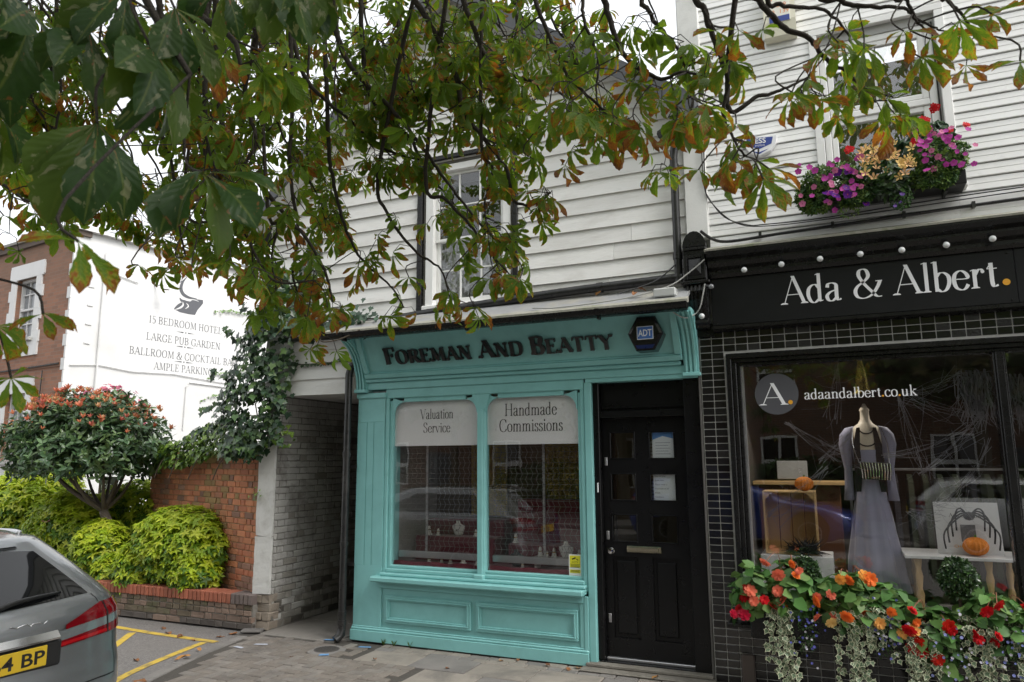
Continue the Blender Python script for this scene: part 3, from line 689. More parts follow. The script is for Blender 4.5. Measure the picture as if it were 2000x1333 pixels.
# inside the window: bed, steps, back, grille
case = MB().box(-4.42,-2.29,.1,1.05,.74,.785).build('display_bed', maroon, shop)
MB().box(-4.5,-2.22,1.05,1.07,.74,2.6).build('back_board', mat('back_board_brown', (.10,.075,.05), .7, .3, 3), shop)
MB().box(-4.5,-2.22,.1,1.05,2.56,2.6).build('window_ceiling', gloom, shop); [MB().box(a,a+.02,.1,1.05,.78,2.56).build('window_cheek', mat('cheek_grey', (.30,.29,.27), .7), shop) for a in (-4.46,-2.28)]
gold = NT('gold_crinkle_glass'); vv = gold.n('TexVoronoi', i_Scale=34, feature='DISTANCE_TO_EDGE'); gold.l(gold.pos(), vv.inputs['Vector'])
gold.b.inputs['Base Color'].default_value = (.48,.36,.09,1); gold.b.inputs['Metallic'].default_value = .7; gold.b.inputs['Roughness'].default_value = .3; gold.bump(vv.outputs['Distance'], 1.0, .03)
MB().box(-3.02,-2.36,1.0,1.03,1.0,2.5).build('gold_panel', gold.m, shop); MB().box(-3.95,-3.5,1.0,1.03,1.25,2.5).build('gold_panel', gold.m, shop)
mb = MB(); 
for k in range(30):
    t = k/29; x = -4.42+2.13*t; mb.add([(x,.09+.012*math.sin(k*1.9),.80),(x,.085,.765)], [])
rings = [[(-4.42+2.13*k/40,.10+.01*math.sin(k*1.3),.83+.006*math.sin(k*.9)),(-4.42+2.13*k/40,.092+.012*math.sin(k*1.1),.78)] for k in range(41)]
MB().loft(rings, closed=False).build('cloth_valance', maroon, shop, smooth=True)
for x0, x1 in ((-4.40,-3.4),(-3.28,-2.32)):
    r_ = MB().cbox(x0,x1,.16,.2,.86,.925,.004); r_.build('grille_rail', alu, shop)
    gr = MB(); nz = 21; dz = .054; nx = int((x1-x0)/.058)
    for j in range(nz): 
        z = .93+j*dz; gr.tube([(x0,.18,z),(x1,.18,z+.004)], .0022, 4, caps=False)
    for i in range(nx):
        pts = [(x0+.03+i*.058+(.013 if j % 2 else -.013),.178,.93+j*dz) for j in range(nz)]; gr.tube(pts, .0022, 4, caps=False)
    gr.build('wire_grille', mat('grille_wire', (.20,.195,.185), .5, .1, metal=.3), shop)
for x in (-4.07,-2.72): MB().box(x-.012,x+.012,.185,.2,.86,2.3).build('grille_bar', alu, shop)
for x0, x1, y0, y1, z1 in ((-4.40,-3.42,.5,1.0,1.05),(-4.40,-3.42,.75,1.0,1.22),(-3.28,-2.32,.55,1.0,1.0),(-3.28,-2.32,.8,1.0,1.45)):
    MB().cbox(x0,x1,y0,y1,.786,z1,.01).build('display_step', maroon, shop)
MB().cbox(-2.95,-2.33,.34,.5,.875,.895,.004).box(-2.9,-2.88,.36,.48,.786,.875).box(-2.4,-2.38,.36,.48,.786,.875).build('display_shelf', cream, shop)
# jewellery on display
def bust(x, y, z, h, m, label):
    t = thing('necklace_bust', label, 'display bust', (x,y,z), group='necklace display busts')
    mb = MB(); rings = []
    for zz, wx, wy in ((0,.30,.22),(.1,.40,.2),(.3,.5,.2),(.5,.62,.2),(.66,.60,.18),(.74,.34,.15),(.82,.2,.13),(1,.17,.12)):
        rings.append([(x+wx*h*.8*math.cos(a*PI/8), y+wy*h*.8*math.sin(a*PI/8)+.12*h*(1-zz), z+zz*h) for a in range(16)])
    mb.loft(rings).build('bust', m, t, smooth=True)
    MB().tube([(x+.23*h*math.cos(a*PI/10), y-.21*h+.1*h*abs(math.cos(a*PI/10)), z+(.72-.34*math.sin(a*PI/10))*h) for a in range(11)], .003, 5).lathe([(.0,-.012),(.009,-.008),(.011,0),(.008,.008),(0,.012)], 8, (x,y-.235*h,z+.36*h)).build('necklace', steel, t)
bust(-3.92,.62,1.055,.16,cream,'white necklace bust behind the Valuation Service pane'); bust(-3.13,.42,.79,.17,mat('grey_bust', (.05,.06,.065), .6),'dark grey necklace bust beside the window mullion'); bust(-2.58,.42,.90,.16,cream,'white necklace bust behind the Handmade Commissions pane')
ring0 = thing('ring_stand', 'small white cone ring stand in the jewellery window', 'ring stand', (0,0,0), group='ring stands in the jewellery window', local=True)
MB().lathe([(.026,0),(.026,.008),(.018,.012),(.012,.05),(.008,.066),(0,.07)], 10).build('cone', cream, ring0, smooth='auto')
MB().lathe([(.015,.036),(.0165,.038),(.0165,.041),(.015,.043)], 10).build('ring', mat('gold_ring', (.8,.55,.2), .2, .05, metal=1), ring0, smooth=True)
spots = [(-4.28,.60,1.052),(-4.15,.58,1.052),(-4.12,.33,.787),(-3.98,.36,.787),(-3.86,.34,.787),(-3.74,.4,.787),(-3.7,.62,1.052),(-3.6,.6,1.052),(-3.55,.36,.787),(-3.46,.34,.787),(-3.22,.62,1.002),(-3.02,.33,.787),(-2.86,.42,.897),(-2.78,.42,.897),(-2.70,.40,.897),(-2.44,.42,.897),(-2.40,.45,.897)]
for i, s_ in enumerate(spots):
    o = ring0 if i == 0 else copy_tree(ring0); o.location = s_; k = rnd.uniform(.9,1.5); o.scale = (k,k,k)
# ------------------------------------------------------------------ door
dm = mat('door_black', (.006,.006,.0065), .3, .3, 5, bump=.06, bscale=18, spec=.28, dirt=(.014,.014,.014), dirtamt=.3)
D = .13
T('door_frame', MB().cbox(-2.145,-2.085,.05,.25,.06,2.615,.006).cbox(-1.265,-1.12,.03,.25,.02,2.615,.006).cbox(-2.085,-1.265,.06,.25,2.275,2.34,.006), dm)
T('transom_panel', MB().cbox(-2.085,-1.265,.12,.2,2.34,2.615,.006).cbox(-2.07,-1.28,.105,.12,2.36,2.38,.004), dm)
door = MB()
X0, X1, Z0, Z1 = -2.08, -1.27, .085, 2.27
xs = [X0,-2.01,-1.76,-1.63,-1.38,X1]; zs = [Z0,.25,.98,1.11,1.37,1.49,1.75,1.88,2.14,Z1]
for a, b in ((X0,-2.01),(-1.76,-1.63),(-1.38,X1)): door.box(a,b,D,D+.045,Z0,Z1)
for (z0, z1) in ((Z0,.25),(.98,1.11),(1.37,1.49),(1.75,1.88),(2.14,Z1)):
    for a, b in ((-2.01,-1.76),(-1.63,-1.38)): door.box(a,b,D,D+.045,z0,z1)
door = T('door', door, dm)
for a, b in ((-2.01,-1.76),(-1.63,-1.38)):
    p_ = MB().box(a,b,D+.022,D+.04,.25,.98); p_.cbox(a+.035,b-.035,D+.006,D+.022,.29,.94,.014).build('lower_panel', dm, door)
    MB().box(a,b,D+.024,D+.04,.25,.98).build('panel_back', dm, door)
    for z0, z1 in ((1.11,1.37),(1.49,1.75),(1.88,2.14)):
        bd = MB(); w = .012
        bd.cbox(a,b,D-.006,D+.02,z0,z0+w,.004).cbox(a,b,D-.006,D+.02,z1-w,z1,.004).cbox(a,a+w,D-.0065,D+.02,z0+w,z1-w,.004).cbox(b-w,b,D-.0065,D+.02,z0+w,z1-w,.004)
        bd.build('glazing_bead', dm, door); MB().box(a+.002,b-.002,D+.018,D+.022,z0,z1).build('door_pane', glass_dark, door)
MB().cbox(-1.87,-1.54,D-.014,D+.002,1.022,1.082,.006).cbox(-1.845,-1.565,D-.022,D-.014,1.034,1.07,.006).build('letter_plate', mat('polished_brass', (.62,.56,.40), .14, .05, metal=1), door)
MB().lathe([(.0,-.062),(.022,-.058),(.031,-.045),(.028,-.03),(.014,-.02),(.014,-.008),(.027,-.004),(.027,0)], 20, (-2.015,D,1.03), 'y').build('door_knob', steel, door, smooth='auto')
for z in (1.86,1.17,.42):
    MB().cbox(-2.063,-2.035,D-.006,D+.002,z-.04,z+.04,.004).lathe([(.009,-.012),(.009,0)], 10, (-2.049,D-.006,z+.01), 'y').build('lock_plate', alu, door)
MB().cbox(-2.118,-2.104,.042,.051,1.57,1.66,.003).build('bell_push', wht_ink, shop)
MB().cbox(X0,X1,.095,.16,.058,.082,.004).build('weather_bar', alu, shop)
MB().cbox(-2.1,-1.12,.04,.2,.018,.058,.004).build('threshold', dm, shop)
# notices inside the door glass
pap = mat('notice_paper', (.68,.70,.72), .7, .02); blu = mat('notice_blue', (.10,.25,.55), .6, .05)
pn = MB().box(-1.60,-1.40,D+.03,D+.032,1.885,2.135).build('door_notice', pap, door)
MB().prism([(-1.598,2.133),(-1.402,2.133),(-1.402,2.07),(-1.5,2.095),(-1.598,2.06)], 'xz', D+.028, D+.03).build('blue_header', blu, pn)
mb = MB()
for k in range(5): mb.box(-1.57,-1.43-.02*(k % 2),D+.0285,D+.03,2.03-.026*k,2.035-.026*k)
mb.build('fine_print', mat('grey_print', (.25,.27,.3), .7), pn)
pn = MB().box(-1.60,-1.395,D+.03,D+.032,1.495,1.745).build('door_notice', pap, door)
for k, s_ in enumerate(('Due to new','guide lines','Please wear a','face mask at all','times,','thankyou')):
    sans(s_, 'notice_lettering', mat('notice_ink', (.12,.13,.15), .7), pn, (-1.588,D+.0285,1.715-.038*k), (1,0,0), (0,0,1), .015)
# step
T('door_step', MB().cbox(-2.27,-1.08,-.16,.04,.0,.018,.008).cbox(-2.24,-1.1,-.05,.04,.018,.05,.008), mat('step_concrete', (.19,.175,.15), .9, .3, 20, bump=.8, bscale=70, dirt=(.08,.07,.05), dirtamt=.7))
# room behind the door: pale blind and tan back wall
mb = MB()
for k in range(16): mb.box(-1.95,-1.58,1.5,1.505,1.45+.04*k,1.475+.04*k)
mb.build('window_blind', mat('pale_blind', (.6,.57,.42), .7), shop)
MB().box(-2.6,-1.1,2.4,2.42,0,2.6).build('shop_back_wall', mat('tan_wall', (.22,.18,.10), .9), shop)
# hexagonal alarm box
al = thing('alarm_box', 'black hexagonal alarm box with a blue and white ADT badge on the turquoise sign board', 'alarm box', (-1.525,-.25,2.85))
hexp = [(-1.69,3.015),(-1.615,2.855),(-1.445,2.855),(-1.36,3.005),(-1.43,3.165),(-1.60,3.172)]
hb = MB(); cx, cz = -1.525, 3.01
sc = lambda k: [(cx+(x-cx)*k, cz+(z-cz)*k) for x, z in hexp]
hb.loft([[(x,y,z) for x, z in sc(k)] for y, k in ((-.12,1.0),(-.27,1.0),(-.285,.95),(-.29,.8))]); hb.build('case', mat('black_plastic', (.012,.012,.014), .2, .1, coat=.3), al, fix=True)
MB().box(-1.598,-1.448,-.2935,-.2905,2.955,3.075).build('badge_border', wht_ink, al); MB().box(-1.592,-1.454,-.2955,-.2938,2.961,3.069).build('badge', mat('badge_blue', (.06,.16,.46), .4, .03), al)
sans('ADT', 'badge_lettering', wht_ink, al, (-1.523,-.2962,2.985), (1,0,0), (0,0,1), .062, 'CENTER', bold=.02, width=.125)
MB().prism([(-1.598,2.872),(-1.46,2.872),(-1.435,2.905),(-1.615,2.905)], 'xz', -.289, -.2905).build('lower_band', mat('badge_navy', (.01,.02,.09), .3), al)
# ------------------------------------------------------------------ brickwork helper
def brick_mesh(L, H, Dp, m, seed, rough=.004):
    r = random.Random(seed); mb = MB().cbox(0, L, 0, Dp, 0, H, .006)
    mb.v = [(x+r.uniform(-rough,rough)*.5, y+r.uniform(-rough,rough)*.6, z+r.uniform(-rough,rough)*.5) for x, y, z in mb.v]
    return mb.mesh('brick', m)
BC = {}
def get_brick(L, H, m, Dp=.06, rough=.004):
    k = (round(L,3), round(H,3), m.name, rnd.randrange(3))
    if k not in BC: BC[k] = brick_mesh(L, H, Dp, m, len(BC)*7+3, rough)
    return BC[k]
def brickwork(parent, origin, d, z0, rows, course, length, choose, lens=(.215,.215), gap=.01, maxn=300, rough=.004, out=.004, keep=None, name='brick'):
    """courses of single bricks on a vertical face: origin (x,y), d = unit run direction, face normal = d turned clockwise"""
    dx, dy = d; a = math.atan2(dy, dx); cnt = 0; rest = MB(); rmats = []
    for r in range(rows):
        sh_r = (lens[0]+gap)/2 if len(set(lens)) == 1 else (lens[0]+.102+2*gap)/2
        s = -(sh_r if r % 2 else 0.0); i = 0; z = z0+r*course
        while s < length-.02:
            L = lens[i % len(lens)] if len(lens) > 1 else lens[0]; i += 1
            s0, s1 = max(s, 0), min(s+L, length); s += L+gap
            if s1-s0 < .03: continue
            m = choose((s0+s1)/2, z+course/2)
            if m is None: continue
            o_ = rnd.uniform(-out, out)
            if cnt < maxn and (keep is None or keep((s0+s1)/2, z)):
                link(name, get_brick(round(s1-s0, 2), course-gap, m, rough=rough), parent, (origin[0]+dx*s0+dy*o_, origin[1]+dy*s0-dx*o_, z), (0,0,a)); cnt += 1
            else:
                if m not in rmats: rmats.append(m)
                rest.cur = rmats.index(m); t = MB().cbox(0, s1-s0, 0, .05, 0, course-gap, .005)
                ca, sa = math.cos(a), math.sin(a)
                rest.add([(origin[0]+x*ca-y*sa+dx*s0, origin[1]+x*sa+y*ca+dy*s0, z+zz) for x, y, zz in t.v], t.f)
    if rest.v: tag(rest.build('remaining_bricks', rmats, parent), kind='stuff')
    return cnt
# ------------------------------------------------------------------ painted pier and passage wall
wpb = mat('white_painted_brick', (.42,.41,.385), .85, .12, 7, bump=.9, bscale=34, orand=.10, dirt=(.13,.118,.10), dirtamt=1.0, dscale=2.0)
redb = mat('bare_red_brick', (.26,.14,.10), .85, .25, 12, bump=.5, bscale=60, orand=.2)
dirtb = mat('bare_grimy_brick', (.13,.118,.10), .9, .35, 9, bump=.7, bscale=50, orand=.35, dirt=(.03,.028,.025), dirtamt=.6)
mort = mat('old_mortar', (.20,.185,.165), .95, .3, 20, bump=.5, bscale=90)
greym = mat('grimy_mortar', (.20,.19,.17), .95, .35, 6, bump=.5, bscale=60, dirt=(.06,.055,.05), dirtamt=.8)
pw = thing('passage_wall', 'flaking white painted brick wall along the covered passage', 'brick wall', (-6.1,1.5,0))
MB().box(-6.2,-6.0075,.05,6,0,2.66).build('mortar_bed', greym, pw)
stain = mat('stained_brick', (.27,.255,.225), .9, .3, 7, bump=.6, bscale=50, orand=.2, dirt=(.40,.385,.35), dirtamt=.6, dscale=4)
def ch_pw(s, z):
    k = z-.10-.30*s-.10*math.sin(s*9)-.06*math.sin(z*23+s*17)+rnd.uniform(-.08,.08)
    if k < 0: return dirtb if rnd.random() < .6 else stain
    if k < .22 and rnd.random() < .6: return stain
    if rnd.random() < .06: return stain
    if .15 < s < .55 and .45 < z < 1.0 and rnd.random() < .08: return redb
    if .3 < s < .8 and 1.25 < z < 1.4 and rnd.random() < .4: return stain
    return wpb
brickwork(pw, (-6.002,.028), (0,1), .01, 35, .075, 3.6, ch_pw, lens=(.225,.11), gap=.007, rough=.009, out=.0025, keep=lambda s, z: s < 1.62 and z < 2.5)
pier = thing('gate_pier', 'white rendered pier with crumbling bare bricks at its foot beside the passage', 'pier', (-6.12,.02,0))
rend = mat('cracked_white_render', (.64,.635,.61), .75, .06, 5, bump=.35, bscale=35, dirt=(.30,.28,.25), dirtamt=.5, dscale=5)
def slab(z0, z1, y):
    mb = MB(); n = 9; rings = []
    r = random.Random(int(z0*100))
    for i in range(n+1):
        z = z0+(z1-z0)*i/n; e = r.uniform(-.006,.006); rings.append([(-6.245+e,y+r.uniform(-.003,.003),z+r.uniform(-.008,.008)*(i in (0,n))),(-6.006+r.uniform(-.008,.004),y+r.uniform(-.003,.003),z+r.uniform(-.012,.012)*(i in (0,n))),(-6.01,.025,z),(-6.245,.025,z)])
    return mb.loft(rings)
slab(.39,1.02,-.012).build('render_face', rend, pier, fix=True); slab(1.032,2.07,-.008).build('render_face', rend, pier, fix=True)
pb = mat('pier_stone_brick', (.24,.20,.16), .9, .3, 9, bump=.8, bscale=45, orand=.2, dirt=(.36,.33,.28), dirtamt=.5)
MB().box(-6.23,-6.015,.01,.2,0,2.05).build('core', mort, pier)
for r in range(4):
    z = .005+r*.096
    for a, b in (((-6.245,-6.0),) if r in (0,2) else ((-6.245,-6.115),(-6.105,-6.0))):
        link('brick', brick_mesh(b-a,.087,.15,pb,int(abs(a)*100)+r,.016), pier, (a,-.005+rnd.uniform(-.008,.008),z))
MB().cbox(-.12,.12,-.06,.06,0,.03,.01).build('loose_stone', flag_m[1], pier, loc=(-6.12,-.12,0), rot=(.03,0,.4))
# ------------------------------------------------------------------ red garden wall
gw = thing('garden_wall', 'weathered red brick garden wall with ivy hanging over its top', 'brick wall', (-7.8,.6,0))
gd = (-.943,.334); go = (-6.24,.06)
gwm = [mat('brick_orange', (.54,.215,.11), .85, .22, 9, bump=.4, bscale=60, orand=.16, dirt=(.28,.18,.10), dirtamt=.7), mat('brick_red', (.45,.17,.095), .85, .25, 9, bump=.4, bscale=60, orand=.16, dirt=(.25,.17,.11), dirtamt=.7), mat('brick_lichen', (.34,.22,.10), .9, .25, 7, bump=.4, bscale=60, orand=.14), mat('brick_violet', (.29,.165,.12), .9, .2, 8, bump=.4, bscale=60, orand=.2)]
def ch_gw(s, z):
    g = math.exp(-((s-1.35)/.4)**2)*.55
    u = rnd.random()
    if u < g: return gwm[2]
    if z < .75 and rnd.random() < .5: return gwm[3]
    return gwm[0] if rnd.random() < .55 else gwm[1] if rnd.random() < .75 else gwm[3]
E1 = (go[0]+gd[0]*3.4, go[1]+gd[1]*3.4)
nx, ny = -gd[1], gd[0]         # outward is towards the street
mb = MB(); q = [(go[0]-nx*0+gd[0]*t, go[1]+gd[1]*t) for t in (0, 3.4)]
bk = [(p[0]+.334*.012, p[1]+.943*.012) for p in q]+[(p[0]+.334*.2, p[1]+.943*.2) for p in q[::-1]]
MB().prism(bk, 'xy', 0, 2.02).build('mortar_bed', mat('sandy_mortar', (.40,.29,.17), .95, .3, 14, bump=.4, bscale=90, dirt=(.16,.13,.07), dirtamt=.6), gw, fix=True)
brickwork(gw, (E1[0], E1[1]), (-gd[0], -gd[1]), .32, 23, .0735, 3.4, lambda s, z: ch_gw(3.4-s, z), lens=(.215,.102), gap=.008, rough=.004, out=.002, keep=lambda s, z: z > .82 or s > 2.7)
MB().prism([(E1[0]-.05,E1[1]-.1),(E1[0]+.3,E1[1]-.2),(E1[0]+.35,E1[1]+.05),(E1[0],E1[1]+.15)], 'xy', 1.70, 1.76).build('coping_stone', flag_m[1], gw, fix=True)
# ------------------------------------------------------------------ low planter wall
lw = thing('low_planter_wall', 'low red brick wall with a brick-on-edge capping along the car park bed', 'low wall', (-7.6,.05,0))
LX0, LX1, LY = -9.4, -6.17, -.08
MB().box(LX0,LX1-.004,LY+.012,LY+.2,0,.275).build('mortar_bed', mort, lw)
lwm = [mat('mossy_brick', (.12,.095,.065), .9, .3, 10, bump=.5, orand=.25, dirt=(.06,.08,.025), dirtamt=.9, dscale=3.5), mat('brown_brick', (.185,.13,.10), .9, .25, 9, bump=.5, orand=.25), mat('soot_brick', (.10,.085,.075), .9, .25, 9, bump=.5, orand=.2)]
def ch_lw(s, z):
    if z < .1: return lwm[2] if rnd.random() < .7 else lwm[1]
    return lwm[0] if rnd.random() < (.65 if s < 2.4 else .15) else lwm[1]
brickwork(lw, (LX0,LY), (1,0), .0, 2, .075, LX1-LX0, ch_lw, lens=(.215,.215,.102), gap=.009, rough=.006)
brickwork(lw, (LX0,LY), (1,0), .15, 1, .066, LX1-LX0, ch_lw, lens=(.102,.102,.102), gap=.009, rough=.006)
brickwork(lw, (LX0,LY), (1,0), .215, 1, .062, LX1-LX0, ch_lw, lens=(.102,.102,.102), gap=.009, rough=.006)
capm = [mat('capping_red', (.33,.105,.06), .75, .2, 10, bump=.4, orand=.18, dirt=(.14,.07,.045), dirtamt=.6), mat('capping_grey', (.145,.115,.105), .8, .2, 10, bump=.4, orand=.15)]
x = LX1-.002; k = 0
while x > LX0:
    g = k < 5 or (k < 8 and rnd.random() < .3)
    link('brick', brick_mesh(.0575,.112,.225,capm[1 if g else 0],k % 5+50,.004), lw, (x-.0575,LY-.014+rnd.uniform(-.003,.003),.272+rnd.uniform(-.002,.003)), (0,rnd.uniform(-.02,.02),0)); x -= .066; k += 1
bed = tag(MB().prism([(-6.26,.06),(-9.5,1.2),(-14,3),(-14,.1),(-6.2,.1)], 'xy', -.02, .24).build('planting_bed', mat('garden_soil', (.045,.032,.022), .95, .4, 20, bump=.8, bscale=40), fix=True), kind='structure')
# ------------------------------------------------------------------ hotel
a7 = math.radians(7.1); SD = Vector((math.sin(a7), math.cos(a7), 0)); FD = Vector((-math.cos(a7), math.sin(a7), 0)); HC = Vector((-14.142,2.899,0))
hotel = thing('hotel_building', 'red brick hotel with white quoins and a white painted side wall of lettering', 'hotel', (-15,6,0))
def HS(s, z, o=0): return HC+SD*s+Vector((0,0,z))-FD*o       # side wall point, o = outwards
def HF(s, z, o=0): return HC+FD*s+Vector((0,0,z))-SD*o       # front wall point
def hbox(P, s0, s1, z0, z1, o0, o1):
    mb = MB(); v = [P(s, z, o) for o in (o0, o1) for s, z in ((s0,z0),(s1,z0),(s1,z1),(s0,z1))]
    return mb.add(v, [(3,2,1,0),(4,5,6,7),(0,1,5,4),(1,2,6,5),(2,3,7,6),(3,0,4,7)])
hw = mat('white_masonry_paint', (.66,.66,.655), .6, .03, 4, bump=.2, bscale=30, dirt=(.50,.49,.46), dirtamt=.35, dscale=.9)
hbr = NT('hotel_brick'); 
mp = hbr.n('Mapping', i_Rotation=(0,0,-math.pi+a7*1.0)); hbr.l(hbr.pos(), mp.inputs[0])
sw = hbr.n('SeparateXYZ'); hbr.l(mp.outputs[0], sw.inputs[0]); cw = hbr.n('CombineXYZ'); hbr.l(sw.outputs['X'], cw.inputs['X']); hbr.l(sw.outputs['Z'], cw.inputs['Y'])
bt = hbr.n('TexBrick', i_Scale=1.0, i_Mortar_Size=.006, i_Brick_Width=.225, i_Row_Height=.075, i_Bias=-.1)
bt.inputs['Color1'].default_value = (.31,.15,.095,1); bt.inputs['Color2'].default_value = (.21,.115,.08,1); bt.inputs['Mortar'].default_value = (.24,.17,.13,1)
hbr.l(cw.outputs[0], bt.inputs['Vector']); nz = hbr.noise(hbr.pos((1,1,1)), 1.2, 5, .65)
zr = hbr.n('SeparateXYZ'); hbr.l(hbr.pos(), zr.inputs[0]); zf = hbr.ramp(hbr.math('MULTIPLY', zr.outputs['Z'], .125), [(.62,0.0),(.84,.8)])
hbr.l(hbr.mix(hbr.math('MULTIPLY', zf, hbr.ramp(nz, [(.3,.5),(.6,1.0)])), bt.outputs['Color'], (.17,.11,.075)), hbr.b.inputs['Base Color']); hbr.b.inputs['Roughness'].default_value = .9; hbr.bump(bt.outputs['Fac'], -.5, .01)
hbox(HS, .004, 12, 0, 6.7, -.3, 0).build('side_wall', hw, hotel, fix=True)
# front wall leaves the window openings free
def front_piece(s0, s1, z0, z1): hbox(HF, s0, s1, z0, z1, -.3, 0).build('front_wall', hbr.m, hotel, fix=True)
WS0, WS1 = 1.40, 2.20
for a in ((.02,WS0,0,6.55),(WS1,4.6,0,6.55),(WS0,WS1,5.85,6.55),(WS0,WS1,3.32,4.5),(WS0,WS1,0,1.9)): front_piece(*a)
hbox(HF, -.06, 4.7, 6.55, 6.68, -.3, .06).build('parapet', mat('dark_brick_parapet', (.11,.085,.07), .9, .3, 6), hotel, fix=True); hbox(HF, -.1, 4.8, 6.68, 6.74, -.35, .1).build('coping', mat('stone_coping', (.25,.24,.22), .9, .2), hotel, fix=True)
for k in range(26):
    z = .02+k*.247; w = .13 if k % 2 else .04
    if z+.235 < 6.55: hbox(HF, -.012, w, z, z+.24, -.02, .014).build('quoin', hw, hotel, fix=True)
for z0, z1 in ((4.5,5.85),(1.9,3.32)):
    w_ = hbox(HF, WS0-.02, WS0+.04, z0, z1, -.2, -.06).build('window', hw, hotel, fix=True)
    for a in ((WS1-.04,WS1+.02,z0,z1),(WS0+.04,WS1-.04,z1-.05,z1),(WS0+.04,WS1-.04,z0,z0+.07),(WS0+.04,WS1-.04,(z0+z1)/2-.02,(z0+z1)/2+.02)): hbox(HF, *a, -.2, -.08).build('sash_frame', hw, w_, fix=True)
    for k in (1,2): hbox(HF, WS0+.04+.24*k-.012, WS0+.04+.24*k+.012, z0+.07, z1-.05, -.17, -.12).build('glazing_bar', hw, w_, fix=True)
    for zz in (.27,.5,.76): hbox(HF, WS0+.04, WS1-.04, z0+zz*(z1-z0)-.012, z0+zz*(z1-z0)+.012, -.168, -.118).build('glazing_bar', hw, w_, fix=True)
    hbox(HF, WS0, WS1, z0, z1, -.16, -.15).build('pane', mat('grey_pane', (.22,.23,.24), .08, .3, 2), w_, fix=True)
    for k in range(8):
        z = z0-.35+k*.247; w = .32 if k % 2 else .24
        if z+.24 < z1+.4:
            for s0, s1 in ((WS0-w,WS0-.02),(WS1+.02,WS1+w)): hbox(HF, s0, s1, z, z+.245, -.02, .03).build('surround_block', hw, w_, fix=True)
    hbox(HF, WS0-.3, WS1+.3, z1, z1+.33, -.02, .032).build('lintel', hw, w_, fix=True); hbox(HF, WS0-.3, WS1+.3, z0-.38, z0, -.02, .035).build('apron', hw, w_, fix=True)
    hbox(HF, WS0-.1, WS1+.1, z0-.06, z0, .035, .12).build('sill', mat('sill_grey', (.4,.4,.38), .8), w_, fix=True)
hbox(HF, 0.16, 4.6, 3.80, 3.98, -.02, .02).build('string_course', hbr.m, hotel, fix=True)
MB().tube([HF(.15,3.86,.04),HF(2,3.84,.04),HF(4.5,3.84,.04)], .018, 5).build('cable', black_iron, hotel); MB().tube([HF(.75,3.75,.04),HF(.8,2.4,.04)], .012, 5).build('cable', black_iron, hotel)
hr = MB(); e = [HS(-.1,6.68,.15),HS(12,6.68,.15),HS(12,6.68,-9),HS(-.1,6.68,-9)]
hr.add([HS(.5,6.74,.12),HS(12,6.74,.12),HS(9,8.0,-3.5),HS(3.4,8.0,-3.5),HS(.5,6.74,-7.5),HS(12,6.74,-7.5)], [(0,1,2,3),(3,4,0),(4,3,2,5),(1,5,2)]); hr.build('roof', slate, hotel, fix=True)
hbox(HS, -.05, 12, 6.66, 6.74, -.02, .12).build('eaves', hw, hotel, fix=True)
# painted lettering and emblem
gry = mat('grey_sign_paint', (.10,.103,.115), .7, .06); 
for tx, s0, s1, z in (('15 BEDROOM HOTEL',1.72,3.65,4.96),('LARGE PUB GARDEN',1.69,3.63,4.57),('BALLROOM & COCKTAIL BAR',1.32,4.12,4.21),('AMPLE PARKING',1.92,3.46,3.92)):
    text_mesh(tx, HS(s0,z,.003), SD, (0,0,1), .165, -FD, width=s1-s0, T=.11, t=.045, track=.06).build('wall_lettering', gry, hotel)
for z in (4.855,4.515,4.16):
    mb = MB(); c0 = 2.66
    for sgn in (-1,1): mb.add([HS(c0+sgn*.06,z-.014,.004),HS(c0+sgn*.25,z,.004),HS(c0+sgn*.06,z+.014,.004)], [(0,1,2)])
    mb.add([HS(c0+.018*math.cos(k*PI/4), z+.018*math.sin(k*PI/4), .004) for k in range(8)], [tuple(range(8))]); mb.build('wall_ornament', gry, hotel)
em = MB(); pts = [(2.31,5.37),(2.37,5.46),(2.43,5.52),(2.5,5.56),(2.56,5.62),(2.72,5.62),(2.81,5.70),(3.06,5.72),(3.07,5.64),(3.0,5.54),(2.93,5.45),(2.87,5.32),(2.7,5.31),(2.47,5.32)]
em.add([HS(s,z,.003) for s, z in pts], [tuple(range(len(pts)))])
def ribbon(pts, w, o):
    c_ = catmull([(a,b,0) for a, b in pts], 5); mb = []; 
    for i, p_ in enumerate(c_):
        d = c_[min(i+1,len(c_)-1)]-c_[max(i-1,0)]; L = np.hypot(d[0],d[1]) or 1; k = w*math.sin(PI*(i+.6)/(len(c_)+.2))
        mb += [HS(p_[0]-d[1]/L*k, p_[1]+d[0]/L*k, o), HS(p_[0]+d[1]/L*k, p_[1]-d[0]/L*k, o)]
    return mb, [(2*i,2*i+1,2*i+3,2*i+2) for i in range(len(c_)-1)]
em.add(*ribbon([(2.60,6.2),(2.49,6.04),(2.46,5.88),(2.53,5.76),(2.69,5.71),(2.9,5.72)], .045, .0035)); em.add(*ribbon([(2.44,5.66),(2.5,5.60),(2.6,5.62)], .03, .004))
em.build('wall_emblem', gry, hotel)
ew = MB(); ew.add(*ribbon([(2.34,5.36),(2.46,5.42),(2.54,5.50),(2.52,5.58)], .022, .006)); ew.add(*ribbon([(2.6,5.42),(2.68,5.5),(2.62,5.56)], .014, .006)); ew.add(*ribbon([(2.72,5.66),(2.82,5.68),(2.95,5.66)], .010, .006)); ew.build('emblem_white_line', hw, hotel)  # white strokes drawn over the grey emblem
es_ = MB(); es_.add(*ribbon([(2.6,6.2),(2.45,6.18),(2.31,6.09),(2.3,6.02),(2.42,6.03),(2.55,6.13)], .016, .004)); es_.build('emblem_tail', gry, hotel)
MB().tube([HS(.63,z,.05) for z in (3.3,4.5,6.3)], .022, 6).build('rain_pipe', hw, hotel)
